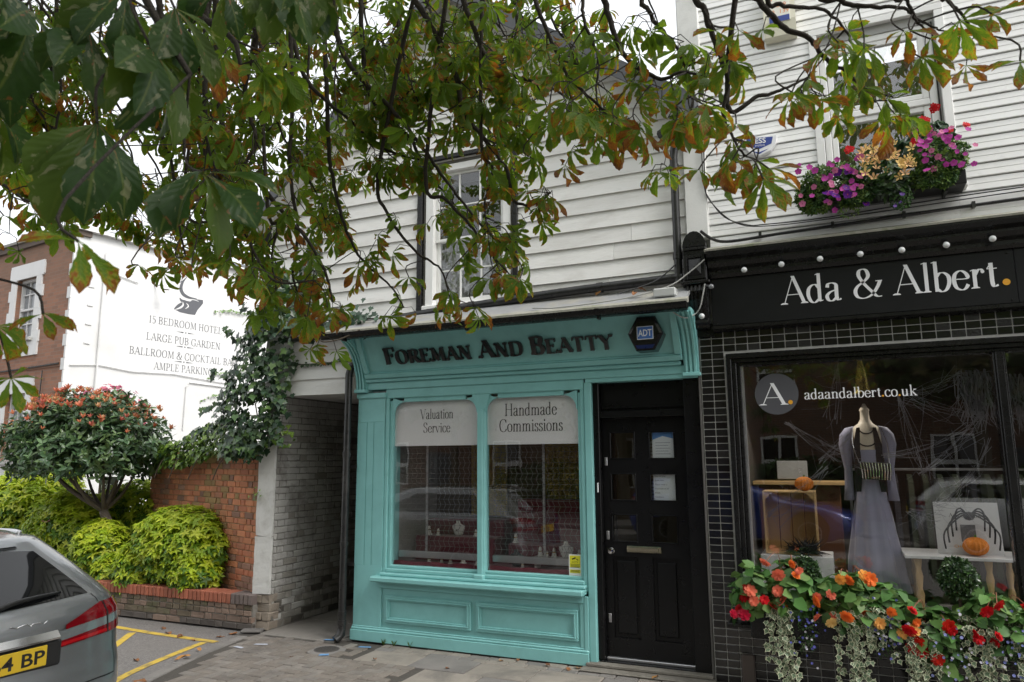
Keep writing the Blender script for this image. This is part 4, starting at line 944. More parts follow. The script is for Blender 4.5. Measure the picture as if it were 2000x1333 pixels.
MB().tube([HS(s,z,.03) for s, z in ((.09,3.83),(.65,3.89),(1.41,3.82),(2.4,3.86),(3.56,3.78),(6,3.7))], .012, 5).tube([HS(s,z,.03) for s, z in ((.63,5.82),(.7,5.87),(.95,5.87),(1.4,5.8))], .012, 5).build('white_cable', hw, hotel)
MB().tube([HS(s,z,.03) for s, z in ((2.73,2.6),(2.75,3.6),(2.81,3.70),(3.7,3.67),(5,3.6))], .014, 5).build('white_cable', hw, hotel)
for z in (4.3,4.7,5.1,5.5,3.4): hbox(HS, .34, .46, z, z+.03, 0, .02).build('wall_vent', hw, hotel, fix=True)
lp = thing('wall_lamp', 'small white wall lamp beside the painted emblem on the hotel', 'wall lamp', HS(1.85,5.7))
MB().tube([HS(1.8,5.82,.0),HS(1.84,5.82,.25),HS(1.86,5.78,.32)], .018, 6).build('arm', hw, lp); MB().lathe([(.03,0),(.05,-.02),(.085,-.1),(.08,-.1),(.03,-.02)], 12, HS(1.86,5.80,.34)).build('shade', hw, lp, smooth='auto')
# ------------------------------------------------------------------ white clad building and black tiled shop
clad = thing('clad_building', 'white plastic clad building with a flower filled window box above the black shop', 'building', (1,2,0))
wallm = mat('white_render', (.70,.70,.68), .7, .05, 5, bump=.15, dirt=(.30,.29,.27), dirtamt=.6, dscale=1.8)
UX0, UX1, UZ0, UZ1 = .09, 1.0, 4.2, 5.60
mb = MB()
for a in ((-.95,UX0,3.6,7.4),(UX1,3.2,3.6,7.4),(UX0,UX1,3.6,UZ0),(UX0,UX1,UZ1,7.4)): mb.box(a[0],a[1],.02,.2,a[2],a[3])
mb.box(-1.1,-.95,.02,6,0,7.4); mb.build('wall_core', mat('core_grey', (.4,.4,.39), .9), clad)
# cladding boards
cz = 3.80; ch = .115
def cboard(z, x0, x1):
    if x1-x0 < .02: return
    r = [[(x,.018,z),(x,-.016,z),(x,-.019,z+.006),(x,-.0125,z+ch*.48),(x,-.0145,z+ch*.52),(x,-.009,z+ch-.009),(x,.002,z+ch-.005),(x,.018,z+ch-.005)] for x in (x0, x1)]
    MB().loft(r).build('cladding_board', pvc, clad, fix=True)
while cz < 6.9:
    if cz+ch > 4.08 and cz < UZ1+.06:
        cboard(cz, -.945, .02); cboard(cz, 1.09, 3.2)
    else: cboard(cz, -.945, 1.06 if cz < 4 else 3.2)
    if cz < 4 : cboard(cz, 1.062, 3.2)
    cz += ch
MB().cbox(.02,.09,-.03,.02,4.05,UZ1+.08,.004).build('edge_trim', pvc, clad); MB().cbox(1.02,1.09,-.03,.02,4.05,UZ1+.08,.004).build('edge_trim', pvc, clad); MB().cbox(.02,1.09,-.031,.02,UZ1+.08,UZ1+.14,.004).build('edge_trim', pvc, clad)
# window
wf = MB().cbox(UX0,UX0+.06,.03,.1,UZ0,UZ1,.006).build('window', pvc, clad)
for a in ((UX1-.06,UX1,UZ0,UZ1),(UX0+.06,UX1-.06,UZ1-.06,UZ1),(UX0+.06,UX1-.06,UZ0,UZ0+.07)): MB().cbox(a[0],a[1],.03,.1,a[2],a[3],.006).build('frame_bar', pvc, wf)
for z0, z1, y in ((4.27,4.86,.045),(4.92,5.54,.035)):
    for a in ((UX0+.065,UX0+.115,z0,z1),(UX1-.115,UX1-.065,z0,z1),(UX0+.115,UX1-.115,z0,z0+.05),(UX0+.115,UX1-.115,z1-.05,z1)): MB().cbox(a[0],a[1],y,y+.05,a[2],a[3],.006).build('sash_bar', pvc, wf)
    xm = (UX0+UX1)/2; MB().cbox(xm-.011,xm+.011,y+.012,y+.03,z0+.05,z1-.05,.003).build('glazing_bar', pvc, wf)
    for a, b in ((UX0+.115,xm-.011),(xm+.011,UX1-.115)):
        MB().box(a,b,y+.02,y+.024,z0+.05,z1-.05).build('pane', glass_mat('clad_glass', (.9,.9,.9), 1.9) if 'clad_glass' not in MAT else MAT['clad_glass'], wf)
        MB().box(a-.002,a+.003,y+.005,y+.012,z0+.05,z1-.05).build('gasket', black_matt, wf)
MB().cbox(UX0+.06,UX1-.06,.03,.1,4.86,4.92,.008).build('transom', pvc, wf)
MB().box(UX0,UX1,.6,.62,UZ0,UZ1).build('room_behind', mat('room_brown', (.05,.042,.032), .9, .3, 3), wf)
for a in ((UX0-.004,UX0+.004),(UX1-.004,UX1+.004)): MB().box(a[0],a[1],.01,.03,UZ0,UZ1).build('seal', black_matt, wf)
MB().cbox(-.02,1.12,-.12,.02,4.05,4.085,.006).build('window_sill', pvc, wf)
# rendered party strip
MB().cbox(-1.155,-.945,-.06,.1,3.9,7.4,.01).build('party_strip', wallm, clad)
# black fascia, cornice, tiles
front = thing('black_shopfront', 'black tiled boutique shopfront lettered Ada and Albert with a wide display window', 'shopfront', (.6,0,0))
MB().cbox(-.95,1.372,-.08,.02,3.065,3.5,.004).build('sign_panel', black_matt, front); MB().cbox(1.376,3.2,-.081,.02,3.065,3.5,.004).build('sign_panel', black_matt, front)
text_mesh('Ada & Albert', (-.355,-.0825,3.205), (1,0,0), (0,0,1), .245, (0,-1,0), width=1.615, T=.125, t=.03, letters=(wht_ink, front))
gold_ink = mat('amber_dot', (.75,.36,.03), .4, .03)
MB().lathe([(.026,0),(.026,-.002)], 20, (1.305,-.0825,3.236), 'y').build('letter_dot', gold_ink, front)
for x, z in ((-.91,3.08),(.24,3.075),(1.33,3.09),(1.33,3.47)): MB().lathe([(.008,0),(.007,-.006),(0,-.007)], 8, (x,-.08,z), 'y').build('screw', black_gloss, front)
corn = [(-.10,3.5),(-.12,3.53),(-.12,3.56),(-.16,3.585),(-.185,3.62),(-.185,3.64),(-.235,3.665),(-.25,3.70),(-.25,3.72),(.02,3.72),(.02,3.5)]
MB().prism(corn, 'yz', -.955, 3.2).build('cornice', black_gloss, front, fix=True)
MB().prism([(-.258,3.718),(-.262,3.735),(-.02,3.815),(.02,3.815),(.02,3.718)], 'yz', -.97, 3.2).build('cornice_top', mossy, front, fix=True)
MB().prism([(-.05,3.02),(-.085,3.035),(-.085,3.062),(.02,3.062),(.02,3.02)], 'yz', -.955, 3.2).build('lower_moulding', black_gloss, front, fix=True)
# frame of the display window
FX0, FZ1 = -.86, 2.81
def frame_bar(x0, x1, y0, y1, z0, z1, c=.006): MB().cbox(x0,x1,y0,y1,z0,z1,c).build('window_frame', black_gloss, front)
frame_bar(FX0,3.2,-.045,.1,2.765,FZ1); frame_bar(FX0+.03,3.2,-.025,.1,2.73,2.765); frame_bar(FX0+.06,3.2,.0,.1,2.70,2.73)
frame_bar(FX0,FX0+.045,-.044,.1,.62,2.765); frame_bar(FX0+.045,FX0+.085,-.024,.1,.62,2.73); frame_bar(FX0+.085,FX0+.12,.001,.1,.62,2.70)
frame_bar(1.17,1.255,-.01,.1,.62,2.70); frame_bar(1.185,1.24,-.03,-.01,.62,2.70); frame_bar(3.1,3.2,.0,.1,.62,2.70)
MB().box(FX0+.12,FX0+.135,.03,.1,.7,2.7).build('inner_bead', alu, front)
frame_bar(FX0,3.2,-.06,.1,.56,.62)
MB().box(FX0+.11,1.172,.07,.075,.62,2.70).build('pane', glass, front); MB().box(1.253,3.11,.07,.075,.62,2.70).build('pane', glass, front)
# wall of small black tiles
tm_ = [mat('black_tile', (.011,.011,.0115), .12, .3, 8, spec=.6, orand=.4, rvar=.06), mat('black_tile_worn', (.016,.015,.015), .2, .4, 30, bump=.5, bscale=60, orand=.4)]
grout = mat('grey_grout', (.36,.355,.34), .9, .2, 20)
MB().box(-1.09,-.86,.002,.05,0,3.02).build('grout', grout, front); MB().box(-.86,3.2,.0022,.05,2.81,3.02).build('grout', grout, front); MB().box(-.86,3.2,.0024,.05,0,.56).build('grout', grout, front)
tiles = [MB().cbox(.0036,.1014,-.003,.01,.0036,.0594,.0025).mesh('tile', tm_[k]) for k in (0,1)]
TW, TH = .105, .063; allt = []
for i in range(-3, 42):
    for j in range(0, 48):
        x, z = -.86+i*TW-.018, j*TH
        if x < -1.09 or x > 3.0: continue
        inpier = x+TW <= -.855; top = z >= 2.80 and z+TH < 3.06; low = z+TH < .565
        if not (inpier or top or low): continue
        vis = 0 if (x < 1.5 and (inpier or top)) else 1 if (x < 1.2) else 2
        allt.append((vis, -z if vis == 1 else 0, x, z))
allt.sort(key=lambda t: t[:2])
rest = MB()
for n_, (vis, _, x, z) in enumerate(allt):
    if n_ < 300: link('tile', tiles[rnd.random() < .16], front, (x, rnd.uniform(-.0015,.001), z), (rnd.uniform(-.012,.012),0,rnd.uniform(-.012,.012)))
    else: rest.box(x+.0036,x+.1014,-.002,.01,z+.0036,z+.0594)
tag(rest.build('remaining_tiles', tm_[0], front), kind='stuff')
MB().cbox(-1.116,-1.098,-.004,.1,0,3.05,.003).build('edge_strip', mat('grey_edge_strip', (.09,.085,.08), .8), front)
# corbel between the shops
cb = MB().cbox(-1.175,-.965,-.18,.06,3.47,3.80,.008)
arch = [(-1.175,3.80)]+[(-1.07-.105*math.cos(a*PI/10), 3.80+.145*math.sin(a*PI/10)) for a in range(11)]
cb.prism(arch, 'xz', -.18, .06)
cb.cbox(-1.20,-.94,-.21,.06,3.445,3.475,.008).cbox(-1.165,-1.135,-.195,-.18,3.49,3.72,.004).cbox(-1.005,-.975,-.195,-.18,3.49,3.72,.004).cbox(-1.135,-1.005,-.194,-.18,3.49,3.52,.004).cbox(-1.135,-1.005,-.194,-.18,3.69,3.72,.004).cbox(-1.17,-.97,-.2,-.18,3.765,3.785,.004)
cb.add([(-1.135,-.18,3.52),(-1.005,-.18,3.52),(-1.005,-.18,3.69),(-1.135,-.18,3.69),(-1.07,-.215,3.605)], [(0,1,4),(1,2,4),(2,3,4),(3,0,4)])
cb.build('corbel', black_gloss, front, fix=True)
sc_ = MB(); prof = [(-.17,3.44),(-.19,3.38),(-.18,3.30),(-.14,3.22),(-.09,3.15),(-.05,3.08)]
sc_.prism(prof+[(.05,3.08),(.05,3.44)], 'yz', -1.16, -.98)
for k in range(5):
    a = -1.155+.036*k; sc_.loft([[(a,y+.002,z),(a+.006,y-.016,z),(a+.022,y-.016,z),(a+.028,y+.002,z)] for y, z in prof])
sc_.lathe([(.04,-1.165),(.055,-1.16),(.055,-.98),(.04,-.975)], 14, (0,-.06,3.10), 'x'); sc_.build('corbel_scroll', black_gloss, front, fix=True)
MB().box(-1.12,-.95,-.03,.06,2.98,3.10).build('corbel_base', black_gloss, front)
# decal and web address on the glass
dk = mat('grey_decal', (.075,.075,.085), .5, .05)
dec = MB().lathe([(.182,0),(.182,-.0012)], 40, (-.457,.0695,2.442), 'y').build('window_decal', dk, front)
text_mesh('A', (-.60,.0672,2.345), (1,0,0), (0,0,1), .19, (0,-1,0), width=.225, T=.12, t=.03).build('decal_lettering', wht_ink, dec)
MB().lathe([(.019,0),(.019,-.001)], 16, (-.345,.0678,2.365), 'y').build('decal_dot', gold_ink, dec)
xq = -.232
for word in ('adaandalbert','co','uk'):
    _, W = pen_text(word, T=.12, t=.035); w = W*.0905
    text_mesh(word, (xq,.0688,2.385), (1,0,0), (0,0,1), .088, (0,-1,0), width=w, T=.12, t=.04).build('web_lettering', wht_ink, front)
    xq += w+.004
    if word != 'uk': MB().lathe([(.0085,0),(.0085,-.001)], 10, (xq+.006,.0688,2.392), 'y').build('web_dot', gold_ink, front)
    xq += .018
MB().lathe([(.19,0),(.19,-.0012)], 40, (1.58,.0695,2.47), 'y').build('window_decal', dk, front)
# festoon of globe bulbs under the cornice
blb = mat('frosted_bulb', (.68,.70,.70), .25, .03, coat=.3); sock = mat('bulb_socket', (.015,.015,.015), .5)
pos_w = ('by the corbel','second from the corbel','third from the corbel','above the ampersand','fifth from the corbel','sixth from the corbel','nearest the right edge of the picture')
def bulb(x, y, z, d, label, r=.026):
    t = thing('globe_bulb', label, 'light bulb', (x,y,z), group='festoon bulbs on the black shop'); d = Vector(d).normalized(); c0 = Vector((x,y,z))
    MB().tube([c0-d*.075, c0-d*.018], .014, 8).build('socket', sock, t, smooth='auto')
    rings = []; u = d.orthogonal().normalized(); w = d.cross(u)
    for k in range(9):
        a = PI*k/8; rings.append([c0-d*(r*math.cos(a))+(u*math.cos(b*PI/7)+w*math.sin(b*PI/7))*max(r*math.sin(a),.001) for b in range(14)])
    MB().loft(rings).build('globe', blb if r > .025 else mat('grey_bulb', (.16,.165,.17), .2, coat=.4), t, smooth=True, fix=True)
for k, (x, z) in enumerate(((-.64,3.525),(-.33,3.54),(-.02,3.552),(.29,3.556),(.595,3.552),(.91,3.555),(1.225,3.565))): bulb(x,-.2,z,(0,-1,-.15),'white globe bulb under the black cornice, '+pos_w[k])
bulb(-.925,-.235,3.395,(1,-.4,-.35),'dim grey bulb pointing sideways from the black corbel',.0245); bulb(-1.02,-.235,3.135,(.6,-.5,-.6),'white bulb hanging on a cable below the black corbel')
MB().tube(catmull([(-.98,-.22,3.43),(-1.0,-.24,3.33),(-1.03,-.24,3.22),(-1.08,-.23,3.16),(-1.16,-.3,3.12),(-1.25,-.35,3.17)], 5), .006, 5).build('bulb_cable', mat('pale_cable', (.35,.35,.33), .6), front)
MB().tube(catmull([(-.97,-.24,3.65),(-1.1,-.25,3.55),(-1.3,-.3,3.42),(-1.7,-.38,3.33),(-2.3,-.4,3.30),(-2.6,-.35,3.33)], 5), .006, 5).build('bulb_cable', mat('pale_cable', (.35,.35,.33), .6), front)
MB().tube(catmull([(-1.2,-.1,3.72),(-1.3,-.14,3.62),(-1.45,-.2,3.5),(-1.75,-.3,3.40)], 5), .007, 5).build('wall_cable', black_iron, clad)
MB().tube(catmull([(-.95,-.075,4.8),(-.955,-.075,4.4),(-.93,-.06,4.28),(-.8,-.05,4.08),(-.6,-.04,3.98),(-.45,-.04,3.965),(0,-.04,3.955),(.8,-.04,3.985),(1.5,-.04,4.0),(3.2,-.04,4.02)], 5), .0055, 5).build('wall_cable', black_iron, clad)
MB().tube(catmull([(-.97,-.08,4.85),(-.965,-.08,4.4),(-.9,-.06,4.22),(-.7,-.05,4.01),(-.4,-.04,3.945),(.4,-.04,3.945),(1.5,-.04,3.97),(3.2,-.04,4.0)], 5), .005, 5).build('wall_cable', black_iron, clad)
ck = MB().tube(catmull([(-1.0,-.2,3.93),(-.9,-.12,3.86),(-.75,-.06,3.84),(-.3,-.05,3.86),(.3,-.045,3.875),(1.2,-.045,3.90),(3.2,-.045,3.93)], 6), .014, 6)
ck.build('wall_cable', black_iron, clad)
for x in (-.5,.1,.65,1.15): MB().box(x-.012,x+.012,-.065,-.02,3.845+.02*(x+.5),3.895+.02*(x+.5)).build('cable_clip', black_iron, clad)
MB().cbox(-1.42,-1.22,-.36,-.26,3.32,3.40,.01).build('light_fitting', mat('clear_plastic_fitting', (.45,.46,.45), .2, .1), shop)
# alarm boxes on the cladding
ab = thing('alarm_box', 'tall cream alarm box with orange lettering on the white cladding', 'alarm box', (-.2,-.06,5.7))
cream_pl = mat('cream_plastic', (.74,.71,.58), .35, .04); org = mat('orange_print', (.78,.24,.05), .5); nvy = mat('navy_print', (.03,.06,.28), .5)
MB().prism([(-.10,5.72),(-.06,5.70),(-.02,5.70),(-.02,6.25),(-.085,6.25),(-.115,6.2),(-.12,5.86)], 'yz', -.345, -.07).build('case', cream_pl, ab, fix=True)
MB().cbox(-.30,-.115,-.124,-.1165,5.845,6.24,.002).build('label_panel', mat('label_white', (.78,.77,.70), .4), ab)
MB().box(-.295,-.12,-.1255,-.124,5.845,5.90).build('blue_band', nvy, ab)
sans('ACE', 'box_lettering', org, ab, (-.2,-.1255,6.065), (1,0,0), (0,0,1), .055, 'CENTER'); sans('689', 'box_lettering', org, ab, (-.185,-.1255,5.99), (1,0,0), (0,0,1), .042, 'CENTER'); sans('83  139', 'box_lettering', org, ab, (-.21,-.1255,5.925), (1,0,0), (0,0,1), .042, 'CENTER')
MB().lathe([(.007,0),(.006,-.003)], 8, (-.205,-.105,5.79), 'y').build('screw', black_matt, ab)
eb = thing('alarm_badge', 'blue and white shield shaped alarm badge behind the hanging leaves', 'alarm box', (-.45,-.05,4.62))
sh_ = [(-.60,4.80),(-.30,4.77),(-.315,4.70),(-.36,4.64),(-.46,4.605),(-.54,4.65),(-.585,4.72)]
MB().prism(sh_, 'xz', -.02, -.085).build('case', wht_ink, eb, fix=True)
MB().prism([(-.565,4.785),(-.335,4.763),(-.35,4.70),(-.46,4.665),(-.55,4.715)], 'xz', -.085, -.0875).build('blue_field', nvy, eb, fix=True)
MB().prism([(-.53,4.66),(-.46,4.635),(-.38,4.655),(-.46,4.618)], 'xz', -.085, -.0875).build('blue_field', nvy, eb, fix=True)
sans('ESS', 'badge_lettering', wht_ink, eb, (-.445,-.089,4.72), (1,0,-.06), (0,0,1), .05, 'CENTER', bold=.02); sans('SYSTEMS', 'badge_lettering', wht_ink, eb, (-.45,-.089,4.69), (1,0,-.06), (0,0,1), .016, 'CENTER')
# brown cover on the tiles
MB().cbox(-.865,-.755,-.05,.0,.0,.255,.012).build('service_cover', mat('brown_cover', (.075,.058,.05), .5, .1), front)
# ------------------------------------------------------------------ scattering of leaves and petals
nr = np.random.default_rng(11)
def norm_rows(a): return a/np.maximum(np.linalg.norm(a, axis=1, keepdims=True), 1e-9)
def frames(zdir, ydir):
    """rotation matrices whose columns are x, y, z with z = zdir and y close to ydir"""
    z = norm_rows(zdir); y = ydir-z*np.sum(ydir*z, 1, keepdims=True); bad = np.linalg.norm(y, axis=1) < 1e-4; y[bad] = np.cross(z[bad], [1,.3,.2]); y = norm_rows(y); x = np.cross(y, z)
    return np.stack([x, y, z], 2)
def scatter(name, tmpl, mats, T, R, S, parent=None, colors=None, kind=None, smooth=False):
    """join many copies of a template (verts, faces[, mat idx]) into one mesh; per copy colour in attribute 'tint'"""
    tv = np.array(tmpl[0], float); tf = tmpl[1]; n, k = len(T), len(tv)
    V = (np.einsum('nij,kj->nki', R, tv)*np.asarray(S).reshape(n, 1, -1)+np.asarray(T)[:, None, :]).reshape(-1, 3)
    ls = np.array([len(f) for f in tf]); fl = np.concatenate([np.array(f) for f in tf]); nl = len(fl)
    loops = (fl[None, :]+(np.arange(n)*k)[:, None]).reshape(-1)
    starts = (np.concatenate([[0], np.cumsum(ls)[:-1]])[None, :]+(np.arange(n)*nl)[:, None]).reshape(-1)
    me = bpy.data.meshes.new(name); me.vertices.add(len(V)); me.vertices.foreach_set('co', V.astype(np.float32).ravel())
    me.loops.add(len(loops)); me.loops.foreach_set('vertex_index', loops.astype(np.int32)); me.polygons.add(n*len(tf)); me.polygons.foreach_set('loop_start', starts.astype(np.int32))
    try: me.polygons.foreach_set('loop_total', np.tile(ls, n).astype(np.int32))
    except Exception: pass
    for m in (mats if isinstance(mats, (list, tuple)) else [mats]): me.materials.append(m)
    if len(tmpl) > 2: me.polygons.foreach_set('material_index', np.tile(np.array(tmpl[2]), n).astype(np.int32))
    if colors is not None:
        at = me.color_attributes.new('tint', 'FLOAT_COLOR', 'POINT'); c = np.ones((n, k, 4), np.float32); c[:, :, :3] = np.asarray(colors)[:, None, :]; at.data.foreach_set('color', c.ravel())
    if smooth: me.polygons.foreach_set('use_smooth', np.ones(n*len(tf), bool))
    me.update(calc_edges=True); me.validate()
    o = link(name, me, parent)
    if kind: o['kind'] = kind
    return o
def leaf_t(w=.4, fold=.08, bend=.12, wide=.5):
    """simple leaf along +y, unit length"""
    v = [(0,0,0),(-w*.62,.28,fold*.6-bend*.08),(0,.30,-bend*.08),(w*.62,.28,fold*.6-bend*.08),(-w*.5*1.6*.62,.66,fold*.6-bend*.5),(0,.68,-bend*.45),(w*.5*1.6*.62,.66,fold*.6-bend*.5),(0,1,-bend)]
    return v, [(0,2,1),(0,3,2),(1,2,5,4),(2,3,6,5),(4,5,7),(5,6,7)]
def rosette(n, w=.36, up=.5, leaf=None):
    V, F = [], []; lv, lf = leaf or leaf_t(w)
    for i in range(n):
        a = 2*PI*i/n+.3*(i % 2); e = up+(.15 if i % 2 else -.1); o = len(V)
        for x, y, z in lv:
            yy, zz = y*math.cos(e)-z*math.sin(e), y*math.sin(e)+z*math.cos(e)
            V.append((x*math.cos(a)-yy*math.sin(a), x*math.sin(a)+yy*math.cos(a), zz))
        F += [tuple(q+o for q in f) for f in lf]
    return V, F
def ivy_t(margin=None):
    out = [(0,.0),(.30,-.16),(.36,.12),(.58,.30),(.30,.48),(.20,.62),(0,1.0),(-.20,.62),(-.30,.48),(-.58,.30),(-.36,.12),(-.30,-.16)]
    def z(x, y): return .10*abs(x)-.14*y*y
    n = len(out)
    if margin is None:
        return [(x,y,z(x,y)) for x, y in out]+[(0,.35,-.03)], [(i,(i+1) % n,n) for i in range(n)]
    inn = [(x*margin, .3+(y-.3)*margin) for x, y in out]
    V = [(x,y,z(x,y)) for x, y in out]+[(x,y,z(x,y)+.002) for x, y in inn]+[(0,.33,-.03)]
    F = [(i,(i+1) % n,n+(i+1) % n,n+i) for i in range(n)]+[(n+i,n+(i+1) % n,2*n) for i in range(n)]
    return V, F, [1]*n+[0]*n
def shell(n, c, r, lo=.72, hi=1.02, bumps=7, zmin=-.9, seed=0, amp=.16):
    """points and outward normals through the outer part of a lumpy ellipsoid"""
    g = np.random.default_rng(seed); d = norm_rows(g.normal(size=(n*2, 3))); d = d[d[:, 2] > zmin][:n]; n = len(d)
    bd = norm_rows(g.normal(size=(bumps, 3))); bump = 1-amp+amp*2*np.max(np.clip(d@bd.T, 0, 1)**6, axis=1)*.7
    q = g.uniform(lo, hi, n)**.7*bump; P_ = np.array(c)+d*np.array(r)*q[:, None]; N_ = norm_rows(d/np.array(r)); return P_, N_, q
def bush(name, parts, n, c, r, tmpl, m, size, parent, cols, seed, up=.5, wild=.5, part='foliage', lo=.7, zmin=-.9, amp=.16):
    P_, N_, q = shell(n, c, r, lo=lo, seed=seed, zmin=zmin, amp=amp); g = np.random.default_rng(seed+1); k = len(P_)
    z = norm_rows(N_+np.array([0,0,up])+g.normal(size=(k, 3))*wild); R = frames(z, g.normal(size=(k, 3)))
    cc = np.array(cols)[g.integers(0, len(cols), k)]*g.uniform(.75, 1.2, (k, 1))
    return scatter(part, tmpl, m, P_, R, g.uniform(size*.75, size*1.2, k), parent, cc)
lv = lambda name, **k: leaf_mat(name, (1,1,1), attr='tint', **k)
leaf_soft = lv('soft_leaf', trans=.3, rough=.5, var=.2); leaf_gloss = lv('glossy_leaf', trans=.15, rough=.28, var=.2, spec=.5)
petal_m = lv('petal', trans=.35, rough=.6, var=.08, spec=.2)
# flower templates
def petals(n, w, cup, L=1.0):
    V, F = [], []
    for i in range(n):
        a = 2*PI*i/n; o = len(V)
        for x, y, z in ((0,.05,0),(-w*.5,.55,cup*.45),(0,.6,cup*.4),(w*.5,.55,cup*.45),(-w*.3,.95,cup*.75),(w*.3,.95,cup*.75)):
            V.append((x*math.cos(a)-y*L*math.sin(a), x*math.sin(a)+y*L*math.cos(a), z))
        F += [(o,o+2,o+1),(o,o+3,o+2),(o+1,o+2,o+4),(o+2,o+5,o+4),(o+2,o+3,o+5)]
    return V, F
def double_flower():
    V, F = [], []
    for n, s, cup, dz in ((7,1,.15,0),(6,.8,.45,.1),(5,.6,.8,.18),(4,.35,1.1,.25)):
        v, f = petals(n, .75, cup); o = len(V); t = .4*n
        V += [((x*math.cos(t)-y*math.sin(t))*s, (x*math.sin(t)+y*math.cos(t))*s, z*s+dz) for x, y, z in v]; F += [tuple(i+o for i in q) for q in f]
    return V, F
FM = {}
def flower_mesh(kind, col):
    k = (kind, col)
    if k in FM: return FM[k]
    tm = {'petunia': petals(5,.95,.22), 'double': double_flower(), 'bell': petals(5,.5,.9), 'cluster': None}[kind]
    if kind == 'cluster':
        V, F = [], []; v, f = petals(5,.8,.2)
        for i in range(9):
            a = i*2.4; rr = .62*math.sqrt(i/9); o = len(V); V += [(x*.42+rr*math.cos(a), y*.42+rr*math.sin(a), z*.42+.45*(1-rr*rr*1.6)) for x, y, z in v]; F += [tuple(j+o for j in q) for q in f]
        tm = (V, F)
    m = MAT.get('petal_%02d' % len(FM)) or leaf_mat('petal_%02d' % len(FM), col, trans=.3, rough=.55, var=.18, scale=40, spec=.2)
    mb = MB(); mb.add(tm[0], tm[1])
    if kind in ('petunia',):
        e = [(.16*math.cos(i*PI/3), .16*math.sin(i*PI/3), .06) for i in range(6)]; mb.cur = 1; mb.add(e, [tuple(range(6))])
        FM[k] = mb.mesh('flower', [m, MAT.get('flower_eye') or mat('flower_eye', (.35,.03,.12), .6)])
    else: FM[k] = mb.mesh('flower', m)
    return FM[k]
def put_flower(parent, kind, col, p_, s, face=(0,-1,.2), jit=.5):
    d = (Vector(face)+Vector((rnd.uniform(-jit,jit),rnd.uniform(-jit,jit),rnd.uniform(-jit,jit)))).normalized()
    o = link('flower', flower_mesh(kind, col), parent, p_); o.rotation_mode = 'QUATERNION'; o.rotation_quaternion = d.to_track_quat('Z', 'Y'); o.scale = (s,)*3
    return o
def gone(name, label, cat, loc, group=None): return thing(name, label, cat, loc, group=group, local=False)
GREEN = [(.05,.11,.025),(.07,.15,.035),(.04,.09,.03)]; LIME = [(.13,.22,.04),(.09,.17,.035),(.17,.25,.06)]; GREY = [(.09,.12,.08),(.07,.11,.07)]
MAG, PNK, PUR, RED, YEL, ORG, SAL, LOB = (.42,.05,.30), (.55,.16,.30), (.10,.01,.20), (.55,.012,.018), (.78,.56,.22), (.80,.20,.04), (.75,.20,.12), (.12,.14,.45)
# ------------------------------------------------------------------ upper window box
wb = thing('window_box', 'black window box fixed under the white upstairs window', 'window box', (.53,-.15,4.0))
MB().cbox(-.03,1.09,-.25,-.02,4.03,4.15,.006).build('trough', black_matt, wb); MB().box(.0,1.06,-.22,-.05,4.15,4.152).build('soil', mat('compost', (.03,.022,.015), .95), wb)
for x in (.1,.95): MB().box(x-.01,x+.01,-.2,-.0,4.0,4.03).build('bracket', black_iron, wb)
def flower_plant(name, label, loc, cloud, tmpl, size, n, cols, flowers, seed, group, leafm=None, **k):
    t = thing(name, label, 'flowering plant', loc, group=group)
    for c, r in cloud: bush(name, None, int(n), c, r, tmpl, leafm or leaf_soft, size, t, cols, seed, **k); seed += 7
    for f in flowers: put_flower(t, *f)
    return t
def fl(kind, col, box, n, s, seed, **k):
    r = random.Random(seed); return [(kind, col if not isinstance(col, list) else r.choice(col), (r.uniform(box[0],box[1]), r.uniform(box[2],box[3]), r.uniform(box[4],box[5])), s*r.uniform(.75,1.2)) for _ in range(n)]
small_leaf = leaf_t(.42); tri = rosette(4, .4, .5)
flower_plant('petunia_plant', 'pink petunias spilling over the left end of the window box', (.1,-.2,4.15), [((.13,-.24,4.19),(.25,.14,.2)),((-.02,-.26,4.06),(.16,.07,.16)),((.3,-.28,4.06),(.16,.06,.12))], tri, .034, 560, LIME+GREEN, fl('petunia', [MAG,PNK,MAG], (-.14,.38,-.44,-.34,3.98,4.36), 46, .026, 1)+fl('petunia', [PUR], (.05,.36,-.45,-.38,4.0,4.25), 6, .042, 2), 21, 'plants in the upstairs window box')
flower_plant('begonia_plant', 'pale yellow begonia in the middle of the window box', (.5,-.2,4.15), [((.5,-.24,4.22),(.22,.13,.18)),((.52,-.28,4.08),(.2,.05,.09))], leaf_t(.3), .075, 280, GREEN+GREY, fl('bell', [YEL,YEL,(.8,.5,.25)], (.33,.70,-.44,-.36,4.10,4.40), 32, .036, 3, )+fl('bell', [YEL], (.62,.75,-.44,-.36,4.15,4.35), 5, .036, 5), 31, 'plants in the upstairs window box')
flower_plant('petunia_plant', 'pink petunias at the right end of the window box', (.93,-.2,4.15), [((.93,-.23,4.26),(.21,.13,.2)),((.85,-.28,4.1),(.2,.05,.09))], tri, .035, 560, GREEN+LIME, fl('petunia', [MAG,PNK,MAG], (.74,1.15,-.43,-.33,4.12,4.50), 44, .026, 6), 41, 'plants in the upstairs window box')
flower_plant('geranium_plant', 'red geraniums standing behind the yellow begonia in the window box', (.7,-.12,4.15), [((.72,-.11,4.42),(.26,.07,.12)),((.95,-.1,4.52),(.12,.06,.13))], leaf_t(.75,.05), .06, 130, [(.045,.085,.05),(.06,.11,.05)], [('cluster',RED,(.52,-.17,4.56),.05),('cluster',RED,(.55,-.17,4.5),.045),('cluster',RED,(.84,-.18,4.62),.06),('cluster',RED,(.93,-.17,4.73),.05),('cluster',RED,(.27,-.2,4.47),.05),('cluster',RED,(.76,-.2,4.45),.045),('cluster',RED,(1.13,-.2,4.52),.04),('cluster',RED,(1.02,-.2,4.5),.03)], 51, 'plants in the upstairs window box')
